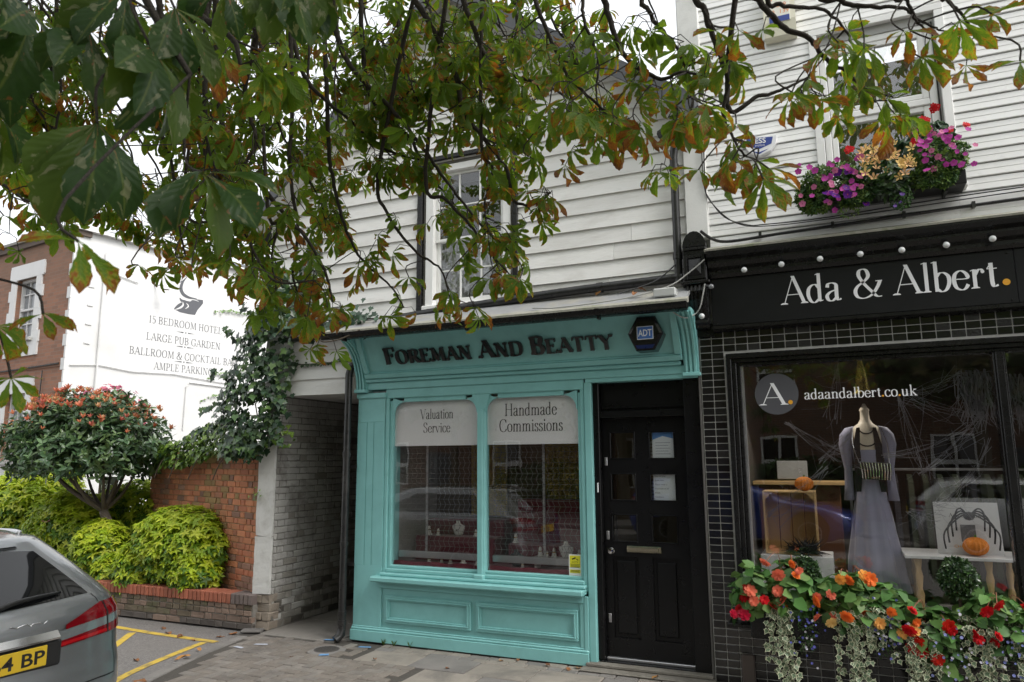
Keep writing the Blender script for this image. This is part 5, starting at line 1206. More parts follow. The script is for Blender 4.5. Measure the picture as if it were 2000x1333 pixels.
flower_plant('trailing_lobelia', 'trailing green lobelia hanging below the middle of the window box', (.62,-.27,4.1), [((.62,-.28,3.97),(.09,.05,.13))], leaf_t(.5), .022, 420, GREEN, fl('petunia', [(.14,.08,.32)], (.55,.7,-.36,-.3,3.88,4.05), 5, .018, 8), 61, 'plants in the upstairs window box')
flower_plant('trailing_petunia', 'thin trailing stems hanging below the left of the window box', (.2,-.27,4.1), [((.24,-.27,3.95),(.11,.03,.09))], leaf_t(.5), .026, 90, LIME, [('petunia',MAG,(.12,-.3,3.93),.028),('petunia',PUR,(.36,-.3,3.95),.03)], 66, 'plants in the upstairs window box')
# ------------------------------------------------------------------ street level trough
tr = thing('flower_trough', 'long black flower trough across the foot of the boutique window', 'planter', (.8,-.2,.4))
MB().cbox(-.74,2.9,-.33,-.065,.46,.66,.008).build('trough', black_gloss, tr); MB().box(-.7,2.86,-.3,-.1,.66,.662).build('soil', MAT['compost'], tr); MB().cbox(-.94,-.66,-.2,-.03,.50,.53,.006).build('shelf_end', black_gloss, tr)
bleaf = leaf_t(.62, .1, .25)
def begonia(x, w, label, colors, n, seed, zc=.86, nf=9, dbl=True):
    t = thing('begonia', label, 'flowering plant', (x,-.2,.66), group='plants in the street trough')
    bush('b', None, int(n*2.5), (x,-.23,zc-.12), (w*1.25,.19,.27), bleaf, leaf_soft, .105, t, [(.08,.20,.045),(.12,.25,.06),(.07,.15,.05),(.15,.26,.07)], seed, up=.8, wild=.55, zmin=-.8, lo=.45)
    r = random.Random(seed); stems = MB()
    for i in range(nf):
        p_ = (x+r.uniform(-w*1.0,w*1.0), -.22-r.uniform(.12,.2), zc+r.uniform(-.24,.13)); put_flower(t, 'double' if dbl else 'bell', r.choice(colors), p_, r.uniform(.036,.06), (0,-1,.1), .9)
        stems.tube(catmull([(x+(p_[0]-x)*.4,-.22,zc-.05),((p_[0]+x)/2,-.27,p_[2]+.06),(p_[0],p_[1]+.02,p_[2])], 4), .003, 4)
    stems.build('stems', mat('red_stem', (.25,.09,.05), .6), t); return t
begonia(-.72,.17,'red begonia drooping over the left end of the street trough',[RED,(.45,.01,.04),RED,SAL],60,71,.88,9)
begonia(-.42,.2,'orange begonia with big leaves at the left of the street trough',[ORG,SAL,ORG],95,72,.94,9)
begonia(-.02,.24,'orange and yellow begonia in the middle of the street trough',[ORG,(.8,.38,.08),YEL,SAL],110,73,.87,13)
begonia(.30,.16,'leafy begonia with yellow blooms beside the box ball',[(.8,.42,.12),ORG],70,74,.82,5)
begonia(.58,.2,'red begonia under the clipped box in the street trough',[RED,RED,(.5,.02,.01)],80,75,.66,9)
begonia(1.0,.22,'red begonia at the right edge of the street trough',[RED,RED],90,76,.80,8); begonia(1.4,.2,'red begonia beyond the window mullion in the street trough',[RED],70,77,.74,6)
vg = leaf_mat('ivy_grey_green', (.13,.19,.11), trans=.2, rough=.45, var=.3, scale=30); vc = leaf_mat('ivy_cream_margin', (.56,.58,.40), trans=.2, rough=.45, var=.15, scale=30)
ivt = ivy_t(.74)
def trailing_ivy(x, w, top, bot, label, n, seed):
    t = thing('variegated_ivy', label, 'trailing plant', (x,-.33,.66), group='variegated ivy hanging from the street trough'); g = np.random.default_rng(seed); st = MB(); P_ = []
    for k in range(max(5, int(w*60))):
        xx = x+g.uniform(-w, w)*.8; zb = bot+(g.uniform(0,1)**1.6)*(top-bot)*.75; pts = [(xx,-.30,top)]; zz = top
        while zz > zb:
            zz -= .05; xx += g.uniform(-.016,.016); pts.append((xx,-.345-.03*g.random(),zz))
        st.tube(pts, .0025, 4)
        for q in pts: 
            for _ in range(3): P_.append((q[0]+g.uniform(-.025,.025), q[1]-.015*g.random(), q[2]+g.uniform(-.02,.02)))
    P_ = np.array(P_); P_ = P_[g.permutation(len(P_))[:n]]; k = len(P_)
    z = norm_rows(np.array([0,-1,.35])+g.normal(size=(k,3))*.4); R = frames(z, np.array([0,-.2,-1])+g.normal(size=(k,3))*.45)
    scatter('leaves', ivt, [vg, vc], P_, R, g.uniform(.026,.05,k), t); st.build('stems', mat('ivy_stem', (.12,.09,.06), .8), t)
trailing_ivy(-.50,.11,.74,.07,'variegated ivy trailing below the orange begonia nearest the door',420,81); trailing_ivy(.02,.15,.76,.06,'variegated ivy trailing under the middle orange begonia',640,82); trailing_ivy(.42,.16,.66,.0,'variegated ivy trailing beside the lowest red blooms',600,83); trailing_ivy(.85,.13,.72,.06,'variegated ivy trailing at the right edge of the street trough',480,84); trailing_ivy(.22,.1,.8,.5,'short variegated ivy tuft between the begonias',80,85); trailing_ivy(1.2,.2,.7,.1,'variegated ivy trailing beyond the window mullion',200,86)
def lobelia(x, label, seed, col, z0=.42, w=.1, h=.24):
    t = thing('lobelia', label, 'flowering plant', (x,-.33,.66), group='lobelia in the street trough')
    bush('l', None, 520, (x,-.33,z0+h*.6), (w,.06,h), leaf_t(.35), leaf_soft, .022, t, [(.05,.12,.03),(.06,.10,.04),(.09,.15,.05)], seed, wild=.9, lo=.3)
    r = random.Random(seed)
    for i in range(34): put_flower(t, 'petunia', col if r.random() < .75 else (.55,.55,.62), (x+r.gauss(0,w*.6), -.39-r.uniform(0,.03), z0+h*.6+r.gauss(0,h*.5)), r.uniform(.008,.012))
lobelia(-.32,'dark blue lobelia hanging between the ivy trails',91,(.10,.12,.42)); lobelia(.68,'pale blue lobelia hanging under the clipped box',92,(.28,.32,.62),.38,.12,.22)
lobelia(.24,'green lobelia filling the gap beside the middle ivy',93,(.12,.14,.45),.44,.12,.2); lobelia(1.02,'lobelia under the red begonia at the right edge',94,(.2,.24,.55),.42,.12,.2)
def boxball(x, z, r, label, seed, sx=1.):
    t = thing('clipped_box', label, 'shrub', (x,-.18,.66), group='clipped box plants in the street trough')
    bush('x', None, 900, (x,-.2,z), (r*sx,r*.9,r*1.15), tri, leaf_gloss, .036, t, [(.02,.05,.018),(.035,.075,.02),(.05,.10,.03)], seed, up=.3, wild=.55, lo=.6, amp=.08)
    MB().tube([(x,-.18,.62),(x,-.2,z)], .012, 6).build('stem', mat('box_stem', (.08,.06,.04), .9), t)
boxball(.76,.99,.125,'dark clipped box plant before the poster in the boutique window',101); boxball(-.30,.98,.09,'small box plant among the orange begonias',102)
# ------------------------------------------------------------------ boutique window display
inn = front
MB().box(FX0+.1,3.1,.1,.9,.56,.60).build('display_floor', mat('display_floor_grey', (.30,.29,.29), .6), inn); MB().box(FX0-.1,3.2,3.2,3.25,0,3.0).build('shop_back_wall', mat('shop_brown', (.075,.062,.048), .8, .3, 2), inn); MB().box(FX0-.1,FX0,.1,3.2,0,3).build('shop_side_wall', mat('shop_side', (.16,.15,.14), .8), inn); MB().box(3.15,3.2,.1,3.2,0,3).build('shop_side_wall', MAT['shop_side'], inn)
MB().box(FX0-.1,3.2,.1,3.2,2.9,2.95).build('shop_ceiling', mat('shop_ceiling', (.10,.095,.09), .8), inn); MB().box(FX0-.1,3.2,.9,3.2,0,.03).build('shop_floor', mat('shop_floor', (.07,.05,.035), .5), inn); MB().box(FX0-.1,3.2,.9,.93,0,.6).build('display_riser', MAT['shop_side'], inn)
for i, (x, y) in enumerate(((-.3,.75),(.75,1.1))):
    d = thing('downlight', ('lit ceiling downlight above the round window decal','lit ceiling downlight above the web address')[i], 'ceiling light', (x,y,2.89), group='downlights in the boutique')
    MB().lathe([(.06,0),(.06,-.012),(.045,-.012),(.04,-.002)], 18, (x,y,2.9)).build('rim', white_paint, d, smooth='auto')
    MB().lathe([(.04,-.003),(.001,-.006)], 16, (x,y,2.9)).build('lamp', mat('lit_lamp', (1,.95,.85), .4, 0, emit=18), d)
    ld = bpy.data.lights.new('downlight_glow', 'SPOT'); ld.energy = 22; ld.spot_size = 1.9; ld.color = (1,.93,.82); ld.shadow_soft_size = .04
    lo_ = link('downlight_glow', ld, d, (x,y,2.87))
# mannequin in lilac dress
lil = mat('lilac_cloth', (.31,.31,.42), .7, .06, 4, sheen=.3); skin = mat('cream_mannequin', (.70,.62,.50), .5, .03); blk = mat('black_cloth', (.012,.012,.014), .8, .2)
mn = thing('dressed_mannequin', 'cream mannequin in a long lilac dress with puffed sleeves behind the boutique glass', 'mannequin', (.25,.7,.6))
def ell(z, rx, ry, cx=.25, cy=.7, n=28, pleat=0, k=9): return [(cx+(rx*.88+pleat*math.cos(k*2*PI*i/n*1.0+z*3))*math.cos(2*PI*i/n), cy+(ry+pleat*math.cos(k*2*PI*i/n+z*3))*math.sin(2*PI*i/n), z) for i in range(n)]
MB().loft([ell(z, a, b) for z, a, b in ((1.75,.12,.09),(1.95,.135,.10),(2.08,.15,.10),(2.15,.13,.08),(2.19,.07,.06),(2.23,.045,.045),(2.30,.042,.042),(2.31,.05,.05),(2.34,.03,.03),(2.37,.012,.012))]).build('torso', skin, mn, smooth=True)
MB().loft([ell(z, a, b, pleat=p_*1.3, n=56) for z, a, b, p_ in ((.72,.27,.2,.022),(1.0,.235,.18,.018),(1.3,.185,.15,.012),(1.55,.14,.12,.006),(1.68,.118,.10,.002),(1.80,.130,.11,.0),(1.95,.148,.115,0))]).build('dress', lil, mn, smooth=True)
for s in (-1,1):
    cx = .25+s*.165; MB().loft([[(cx+s*dx+rr*.72*(1+.1*(i % 2))*math.cos(i*PI/8), .7+rr*.7*(1+.1*(i % 2))*math.sin(i*PI/8), z) for i in range(16)] for z, rr, dx in ((2.165,.02,-.07),(2.15,.055,-.03),(2.09,.085,-.005),(2.0,.085,.01),(1.9,.065,.01),(1.78,.045,.005),(1.62,.05,.01),(1.5,.062,.015))]).build('sleeve', lil, mn, smooth=True)
    MB().loft([[(.25+s*w0,.60-.0*z,z),(.25+s*w1,.595,z)] for z, w0, w1 in ((2.15,.05,.08),(2.0,.06,.115),(1.8,.06,.12),(1.65,.07,.125),(1.58,.08,.12))], closed=False).build('waistcoat', blk, mn)
for z, r in ((2.12,.062),(2.03,.085)):
    MB().tube([(.25+r*math.cos(a), .7-.085-.02*math.sin(-a), z+.03+r*.9*math.sin(a)) for a in [PI+PI*i/14 for i in range(15)]], .006, 6).build('necklace', blk, mn)
hat = thing('witch_hat', 'black and gold sequinned witch hat above the mannequin', 'hat', (.25,.72,2.44)); 
hs = mat('gold_sequin', (.55,.44,.10), .25, .8, 60, metal=.8, bump=1.0, bscale=140)
MB().lathe([(.085,0),(.07,.02),(.045,.18),(.02,.32),(.0,.4)], 18, (.25,.74,2.46)).build('cone', hs, hat, smooth=True); MB().lathe([(.15,0),(.15,.006),(.0,.012)], 24, (.25,.74,2.45)).build('brim', blk, hat)
MB().tube([(.25,.74,2.85),(.25,.74,2.9)], .002, 4).build('thread', blk, hat)
bag = thing('handbag', 'silver and black striped handbag hanging on the lilac dress', 'handbag', (.29,.52,1.7))
for i in range(22): 
    t = i/21; MB().tube([(.165+.25*t,.52-.03*math.sin(PI*t),1.845-.02*t),(.175+.24*t,.50-.035*math.sin(PI*t),1.78-.02*t),(.18+.225*t,.52-.02*math.sin(PI*t),1.70-.015*t)], .0062, 5).build('bead_strip', steel if i % 2 else blk, bag)
MB().cbox(.17,.41,.525,.57,1.69,1.84,.015).build('body', blk, bag); MB().cbox(.26,.32,.475,.49,1.70,1.715,.003).build('clasp', MAT['polished_brass'], bag)
MB().tube(catmull([(.17,.55,1.84),(.13,.6,2.0),(.14,.62,2.15)], 5), .004, 5).tube(catmull([(.41,.55,1.83),(.41,.6,2.0),(.37,.62,2.15)], 5), .004, 5).build('chain_strap', steel, bag)
# crate
cr = thing('wooden_crate', 'upright pale wooden slatted crate behind the boutique glass', 'crate', (-.43,.55,1.0)); pine = mat('pale_pine', (.55,.36,.16), .6, .18, 6, bump=.2, stretch=(1,1,.15), bscale=30)
for k in range(4): MB().cbox(-.655+.112*k,-.655+.112*k+.104,.72,.735,1.03,1.58,.003).build('slat', pine, cr)
for a in ((-.66,-.645,.42,.72,1.03,1.585),(-.225,-.21,.42,.72,1.03,1.585),(-.645,-.225,.42,.72,1.03,1.045),(-.645,-.225,.42,.72,1.57,1.585)): MB().cbox(*a,.003).build('frame_board', pine, cr)
for s, x in ((1,-.645),(-1,-.225)): MB().prism([(x,1.57),(x+s*.06,1.57),(x,1.50)], 'xz', .43, .445).build('corner_block', pine, cr, fix=True)
MB().cbox(-.7,-.1,.35,.8,.6,1.028,.006).build('plinth', mat('plinth_white', (.6,.6,.6), .6), inn)
def pumpkin(x, y, z, r, label):
    t = thing('paper_pumpkin', label, 'decoration', (x,y,z), group='orange honeycomb paper pumpkins'); rings = []
    for k in range(13):
        a = PI*k/12; rings.append([(x+r*math.sin(a)*(1-.07*(i % 2))*math.cos(i*2*PI/36), y+r*math.sin(a)*(1-.07*(i % 2))*math.sin(i*2*PI/36), z+r*.78*(1-math.cos(a))) for i in range(36)])
    MB().loft(rings).build('body', mat('orange_tissue', (.72,.22,.02), .7, .1, 30), t); MB().tube([(x,y,z+r*1.5),(x+.005,y,z+r*1.75)], .008, 6).build('stalk', mat('green_stalk', (.1,.2,.04), .7), t)
pumpkin(-.30,.52,1.586,.082,'orange paper pumpkin on top of the wooden crate'); pumpkin(.98,.42,1.085,.095,'orange paper pumpkin on the white shelf before the poster')
# poster on shelf with spider
sh = thing('display_table', 'white topped wooden stool table carrying the poster', 'table', (.95,.6,.6)); MB().cbox(.45,1.35,.3,.85,1.055,1.082,.004).build('top', mat('white_top', (.7,.7,.7), .4), sh)
for x, y in ((.55,.4),(1.05,.38),(1.25,.75),(.55,.75)): MB().lathe([(.03,0),(.022,.08),(.03,.15),(.018,.2),(.03,.3),(.02,.36),(.032,.45)], 12, (x,y,.602)).build('leg', pine, sh, smooth='auto')
ps = thing('framed_poster', 'white framed charity poster leaning in the boutique window', 'poster', (.95,.6,1.083))
MB().prism([(.52,1.083),(.55,1.083),(.62,1.50),(.60,1.50)], 'yz', .72, 1.19).build('board', mat('poster_white', (.66,.66,.66), .5), ps, fix=True)
pe = Vector((0,.08,.417)).normalized(); pnn = Vector((1,0,0)).cross(pe)
text_mesh('Ada & Albert', Vector((.955,.519,1.083))+pe*.30, (1,0,0), pe, .032, pnn, width=.26, center=True, T=.13, t=.05).build('lettering', ink, ps)
sans('CHARITY', 'lettering', gold_ink, ps, Vector((.84,.518,1.083))+pe*.05, (1,0,0), pe, .025)
MB().add([Vector((.955+a,.5185,1.083))+pe*b for a, b in ((-.055,.1),(.055,.1),(.055,.24),(-.055,.24))], [(0,1,2,3)]).build('picture', mat('grey_picture', (.16,.16,.165), .6, .6, 60), ps)
spd = thing('toy_spider', 'large black toy spider with bent legs on the poster', 'decoration', (.95,.45,1.4)); 
MB().lathe([(.0,0),(.03,.01),(.045,.035),(.03,.065),(0,.075)], 12, (.96,.47,1.36)).build('body', blk, spd, smooth=True)
for k in range(8):
    s = -1 if k < 4 else 1; a = (k % 4); x1 = .96+s*(.10+.03*a); MB().tube(catmull([(.96,.47,1.39),(.96+s*.06,.43,1.46-.02*a),(x1,.42,1.42-.05*a),(x1+s*.0,.45,1.28-.05*a)], 5), .007, 5).build('leg', blk, spd)
fth = MB(); r_ = random.Random(9)
for k in range(170):
    d = Vector((r_.gauss(0,1),r_.gauss(0,.6),abs(r_.gauss(0,.8)))).normalized(); l = r_.uniform(.08,.19); q = Vector((-.33+r_.gauss(0,.04),.40,1.05)); fth.tube([q, q+d*l*.6, q+d*l+Vector((0,0,-.02))], [.004,.006,.001], 4, caps=False)
fth.build('feather_wreath', mat('black_feather', (.015,.015,.016), .9, .5, 40), inn)
# cobwebs
web = leaf_mat('cobweb', (.30,.30,.32), trans=.5, rough=.9, var=.2)
cw = thing('cobweb', 'stretched white cobweb strands across the inside of the boutique window', 'decoration', (.3,.3,2)); g = random.Random(5); wb_ = MB()
hubs = [((.55,.2,2.40),(.95,.2,2.55)),((-.4,.25,2.2),(.05,.25,1.9)),((-.15,.25,1.85),(.1,.25,2.05)),((.5,.2,2.4),(.62,.22,1.75)),((.62,.22,1.75),(1.1,.2,2.2)),((.05,.24,2.7),(-.02,.24,2.2)),((1.1,.2,2.2),(.55,.2,2.4)),((.35,.2,1.9),(1.05,.2,2.1)),((-.1,.25,1.8),(-.6,.25,1.35)),((.95,.2,2.55),(1.15,.2,2.56)),((.9,.2,1.65),(1.1,.2,2.0)),((.7,.22,1.5),(.9,.2,1.65)),((.5,.2,1.45),(.75,.2,1.4))]
for a, b in hubs:
    A, B = Vector(a), Vector(b); L = (B-A).length
    for k in range(8):
        p0 = A+Vector((g.gauss(0,.012),g.gauss(0,.02),g.gauss(0,.012))); p1 = B+Vector((g.gauss(0,.035),g.gauss(0,.02),g.gauss(0,.035))); s1, s2 = g.gauss(0,.03), g.gauss(0,.04)
        wb_.tube([p0+(p1-p0)*t+Vector((s1*math.sin(PI*t),0,s2*math.sin(PI*t)-.05*L*math.sin(PI*t))) for t in (0,.2,.4,.6,.8,1)], [.004,.0016,.0009,.0009,.0014,.003], 4, caps=False)
    for k in range(10):
        t = g.random(); q = A+(B-A)*t; e = q+Vector((g.gauss(0,.12),g.gauss(0,.02),g.gauss(-.05,.12))); wb_.tube([q, (q+e)/2+Vector((0,0,-.02)), e], [.0018,.0008,.0012], 4, caps=False)
wb_.build('strands', web, cw)
def gauze(c, w, h, seed, n=150):
    r = random.Random(seed); mb = MB()
    for _ in range(n):
        u = r.gauss(0,.35); t0 = r.random()**1.5*.7; l = r.uniform(.1,.35)*(1-t0*.5); x, z = c[0]+u*w*(1-.4*t0), c[2]-h*t0
        mb.tube([(x,c[1]+r.gauss(0,.03),z),(x+r.gauss(0,.02),c[1]+r.gauss(0,.03),z-l*h),(x+r.gauss(0,.045),c[1]+r.gauss(0,.03),z-2*l*h)], [.006,.004,.001], 4, caps=False)
    return mb
gz = thing('hanging_ghost', 'ragged white gauze ghost hanging by the window mullion', 'decoration', (1.1,.3,2.2)); gauze((1.08,.3,2.6),.2,.5,3).build('gauze', web, gz); gauze((1.36,.3,2.55),.28,.45,4).build('gauze', web, gz)
# shop furniture deeper inside
ck_ = thing('shop_counter', 'brown wooden counter with white shelves deep inside the boutique', 'counter', (-.4,1.9,0)); MB().cbox(-.8,.0,1.6,1.7,.6,1.6,.01).build('panel', mat('counter_wood', (.13,.055,.025), .5, .2, 4), ck_); MB().cbox(-.85,.05,1.5,1.9,1.6,1.64,.006).build('top', pine, ck_); MB().cbox(-.6,-.3,1.55,1.58,1.66,1.85,.005).build('white_board', mat('grey_card', (.35,.35,.34), .6), ck_)
rk = thing('clothes_rail', 'dark clothes hanging on a rail deep inside the boutique', 'clothes rail', (.9,2.2,0)); MB().tube([(.1,2.2,1.75),(2.2,2.2,1.75)], .015, 6).tube([(.1,2.2,0),(.1,2.2,1.75)], .015, 6).tube([(2.2,2.2,0),(2.2,2.2,1.75)], .015, 6).build('rail', alu, rk)
for i in range(14):
    x = .25+i*.14; c_ = rnd.choice(((.03,.03,.04),(.12,.03,.03),(.04,.05,.03),(.10,.09,.12),(.02,.03,.05))); MB().loft([[(x-.02+.0*z,2.2-w,z),(x+.03,2.2-w,z),(x+.03,2.2+w,z),(x-.02,2.2+w,z)] for z, w in ((.5+.1*(i % 3),.24),(1.2,.2),(1.62,.2),(1.7,.06))]).build('garment', mat('garment_%d' % (i % 5), c_, .8, .2), rk)
# ------------------------------------------------------------------ shrubs of the bed
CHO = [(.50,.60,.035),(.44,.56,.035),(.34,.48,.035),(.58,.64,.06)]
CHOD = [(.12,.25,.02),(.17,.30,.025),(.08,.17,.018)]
cho_m = lv('choisya_leaf', trans=.4, rough=.4, var=.2)
ct = rosette(5, .42, .22, leaf_t(.33,.12,.3))
def choisya(label, blobs, n, seed, size=.075, yellow=.8):
    t = thing('choisya_bush', label, 'bush', (blobs[0][0][0], blobs[0][0][1], .24), group='yellow green bushes in the car park bed')
    for i, (c, r) in enumerate(blobs):
        k = int(n*(r[0]*r[2])/(blobs[0][1][0]*blobs[0][1][2]))
        P_, N_, q = shell(k, c, r, lo=.55, hi=1.05, bumps=26, zmin=-.97, seed=seed+i, amp=.14); g = np.random.default_rng(seed+i+50); m = len(P_)
        z = norm_rows(N_+np.array([0,-.1,.9])+g.normal(size=(m,3))*.35); R = frames(z, g.normal(size=(m,3)))
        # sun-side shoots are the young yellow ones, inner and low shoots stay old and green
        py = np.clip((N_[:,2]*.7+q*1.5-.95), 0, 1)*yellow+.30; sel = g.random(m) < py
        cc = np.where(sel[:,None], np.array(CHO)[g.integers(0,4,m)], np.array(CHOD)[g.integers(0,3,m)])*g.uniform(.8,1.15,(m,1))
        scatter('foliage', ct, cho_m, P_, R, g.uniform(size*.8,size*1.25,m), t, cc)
        st = MB(); 
        for _ in range(10):
            e = c+np.array(r)*np.clip(g.normal(size=3),-1.1,1.1)*.38; st.tube(catmull([(c[0]+g.uniform(-.15,.15),c[1],.22),(c[0]*.5+e[0]*.5,c[1]*.5+e[1]*.5,c[2]-r[2]*.3),tuple(e)], 3), .012, 5)
        st.build('stems', mat('shrub_stem', (.07,.055,.04), .9), t)
choisya('large yellow green bush against the garden wall',[((-7.72,.26,.82),(.74,.38,.50)),((-7.30,.14,.56),(.34,.26,.32)),((-8.28,.16,.55),(.34,.28,.34))],3000,201)
choisya('small round yellow green bush beside the photinia trunk',[((-9.3,.36,.70),(.40,.34,.40)),((-8.85,.24,.46),(.25,.25,.22))],1500,211)
choisya('broad yellow green bush behind the parked car',[((-10.55,.85,.86),(.82,.5,.60))],2900,221,.08,.75)
choisya('dark shaded bush with lime top under the photinia',[((-9.9,1.4,1.0),(1.0,.45,.58))],2600,231,.08,.5)
choisya('yellow green bush at the left edge of the picture',[((-12.3,1.1,1.05),(.9,.5,.62)),((-13.1,2.0,1.35),(.9,.5,.7))],2400,241,.09,.75)
# photinia
ph = thing('photinia_tree', 'round photinia tree with red young shoots leaning over the bed', 'tree', (-9.05,.5,.24))
bark = mat('photinia_bark', (.105,.085,.065), .9, .3, 14, bump=.8, bscale=50)
B0 = [(-8.95,.5,.2),(-9.15,.5,.72),(-9.5,.5,1.2)]
MB().tube(catmull(B0, 6), list(np.linspace(.075,.058,13)), 9).build('trunk', bark, ph, smooth=True)
g = np.random.default_rng(17); PC = np.array((-10.0,.5,2.12)); PR = np.array((1.26,.85,.74))
for k in range(11):
    a = 2*PI*k/11; e = PC+PR*np.array((math.cos(a)*.8, math.sin(a)*.7, g.uniform(-.35,.5))); m = (np.array(B0[-1])+e)/2+np.array((0,0,-.12))
    MB().tube(catmull([B0[-1], tuple(m), tuple(e)], 5), list(np.linspace(.034,.008,11)), 6).build('limb', bark, ph, smooth=True)
P_, N_, q = shell(4300, PC, PR, lo=.3, hi=1.08, bumps=30, zmin=-.62, seed=3, amp=.26); m = len(P_); gg = np.random.default_rng(4)
z = norm_rows(N_*.7+np.array([0,-.1,.75])+gg.normal(size=(m,3))*.45); y = N_+gg.normal(size=(m,3))*.7
cc = np.array([(.055,.11,.045),(.075,.135,.05),(.045,.09,.04),(.10,.16,.055)])[gg.integers(0,4,m)]*gg.uniform(.8,1.2,(m,1))
scatter('crown', rosette(3,.36,.5,leaf_t(.34,.10,.16)), leaf_gloss, P_, frames(z, y), gg.uniform(.07,.13,m), ph, cc)
P_, N_, q = shell(2600, PC, PR*1.05, lo=.9, hi=1.1, bumps=30, zmin=.0, seed=3, amp=.26); w = gg.random(len(P_)) < np.clip(N_[:,2]*1.1-.22,0,1)*.24; P_, N_ = P_[w], N_[w]; m = len(P_)
z = norm_rows(N_*.5+np.array([0,0,1.])+gg.normal(size=(m,3))*.25); cc = np.array([(.55,.15,.08),(.60,.22,.11),(.48,.13,.09),(.52,.27,.12)])[gg.integers(0,4,m)]
scatter('red_shoots', rosette(5,.34,1.0,leaf_t(.30,.1,.1)), lv('young_photinia_leaf', trans=.35, rough=.4, var=.15), P_, frames(z, gg.normal(size=(m,3))), gg.uniform(.06,.1,m), ph, cc)
pk = thing('pink_shrub', 'pink flowering shrub behind the left side of the photinia', 'bush', (-11.9,2.2,.24)); bush('f', None, 700, (-11.6,2.0,2.35), (.8,.5,.75), tri, leaf_soft, .06, pk, GREEN, 77); 
bush('f', None, 260, (-11.6,2.0,2.45), (.85,.55,.75), petals(5,.8,.3), petal_m, .05, pk, [(.5,.1,.18),(.55,.16,.22)], 78, part='blossom', lo=.9, zmin=0.1)
MB().tube([(-11.9,2.2,.2),(-11.7,2.1,2.2)], .03, 6).build('stem', bark, pk)
# ------------------------------------------------------------------ ivy on the house corner, wall top, boards
ivm = lv('ivy_leaf', trans=.12, rough=.33, var=.25, spec=.5); iv = ivy_t()
def ivy(label, P_, Nrm, cols, size, seed, stems=(), cat='climbing plant', name='ivy', loc=None):
    g = np.random.default_rng(seed); m = len(P_); t = thing(name, label, cat, loc or tuple(P_.min(0)), group='ivy on the house and garden wall')
    z = norm_rows(np.asarray(Nrm)+np.array([0,0,.45])+g.normal(size=(m,3))*.33); R = frames(z, np.array([0,-.1,-1.])+g.normal(size=(m,3))*.5)
    cc = np.array(cols)[g.integers(0,len(cols),m)]*g.uniform(.75,1.25,(m,1)); scatter('leaves', iv, ivm, P_, R, g.uniform(size*.6,size*1.25,m), t, cc)
    sb = MB()
    for s in stems: sb.tube(catmull(s, 5), .007, 5)
    if stems: sb.build('stems', mat('ivy_wood', (.09,.07,.05), .9), t)
    return t
g = np.random.default_rng(33)
def column(n, zs, xs, ws, y0, dy, fall=0):
    z = g.uniform(zs[0], zs[-1], n); c = np.interp(z, zs, xs); w = np.interp(z, zs, ws); u = g.uniform(-1,1,n); P_ = np.stack([c+u*w, y0-dy*np.sqrt(np.clip(1-u*u,0,1))*g.uniform(.4,1,n), z], 1); return P_, np.stack([u*.6, -np.ones(n), np.zeros(n)], 1)
IVD = [(.018,.045,.018),(.03,.065,.022),(.022,.05,.025),(.035,.075,.03)]; IVL = [(.16,.27,.035),(.21,.32,.05),(.11,.20,.03)]
P1, N1 = column(2600, [1.95,2.4,2.9,3.4,3.8,4.15], [-6.38,-6.30,-6.20,-6.05,-5.95,-5.95], [.30,.50,.44,.34,.20,.07], -.06, .30)
kp = (np.sin(P1[:,0]*11+P1[:,2]*4)+np.sin(P1[:,2]*9.5-P1[:,0]*5+1)+g.normal(0,.7,len(P1))) > -.75; P1, N1 = P1[kp], N1[kp]; P1 = P1+g.normal(0,.035,P1.shape)
ex = np.concatenate([np.array([[x0+dx*t+.03*math.sin(9*t), -.2-.12*t, z0+dz*t] for t in np.linspace(0,1,16)])+g.normal(0,.02,(16,3)) for x0, z0, dx, dz in ((-6.7,2.6,-.2,-.12),(-6.6,2.9,-.16,.08),(-6.45,3.3,-.14,.15),(-6.3,3.6,-.1,.25),(-6.75,2.3,-.25,-.1),(-5.9,2.3,.22,-.2),(-5.85,2.7,.18,-.25),(-6.0,3.9,.05,.3),(-5.8,3.4,.3,.05))])
P1 = np.concatenate([P1, ex]); N1 = np.concatenate([N1, np.tile([0,-1,.1],(len(ex),1))])
ivy('dense dark ivy mass covering the house corner above the pier', P1, N1, IVD+[(.05,.10,.03),(.08,.14,.04)], .078, 1, [[(-6.15,.0,2.0),(-6.3,-.1,2.8),(-6.2,-.04,3.9)],[(-6.4,-.1,2.1),(-6.5,-.2,2.7),(-6.3,-.08,3.4)]])
n = 1900; s = g.uniform(-.1,2.95,n); top = 2.06+.10*np.sin(s*2.1)+.12*np.exp(-s*1.5); dz = g.uniform(-.22,.22,n)*np.interp(s,[0,1,2.95],[1.2,1.0,.65]); out = .10+.16*np.sqrt(np.clip(1-(dz/.4)**2,0,1))*g.random(n)
P2 = np.stack([go[0]+gd[0]*s-.334*out, go[1]+gd[1]*s-.943*out, top+dz], 1)
ivy('light green ivy tumbling over the top of the red garden wall', P2, np.tile([-.3,-.9,.3],(n,1)), IVL+IVL+IVL+IVD[:2], .07, 2, [[(go[0]+gd[0]*a, go[1]+gd[1]*a-.1, 2.1),(go[0]+gd[0]*a-.1, go[1]+gd[1]*a-.25, 1.9),(go[0]+gd[0]*a-.2, go[1]+gd[1]*a-.28, 1.66)] for a in (.5,1.2,1.8,2.3)])
P3, N3 = column(200, [3.5,3.8,4.2,4.5], [-5.7,-5.68,-5.6,-5.5], [.30,.22,.14,.06], -.03, .05); ivy('thin ivy climbing the white boards left of the upstairs window', P3, N3, IVD, .06, 3)
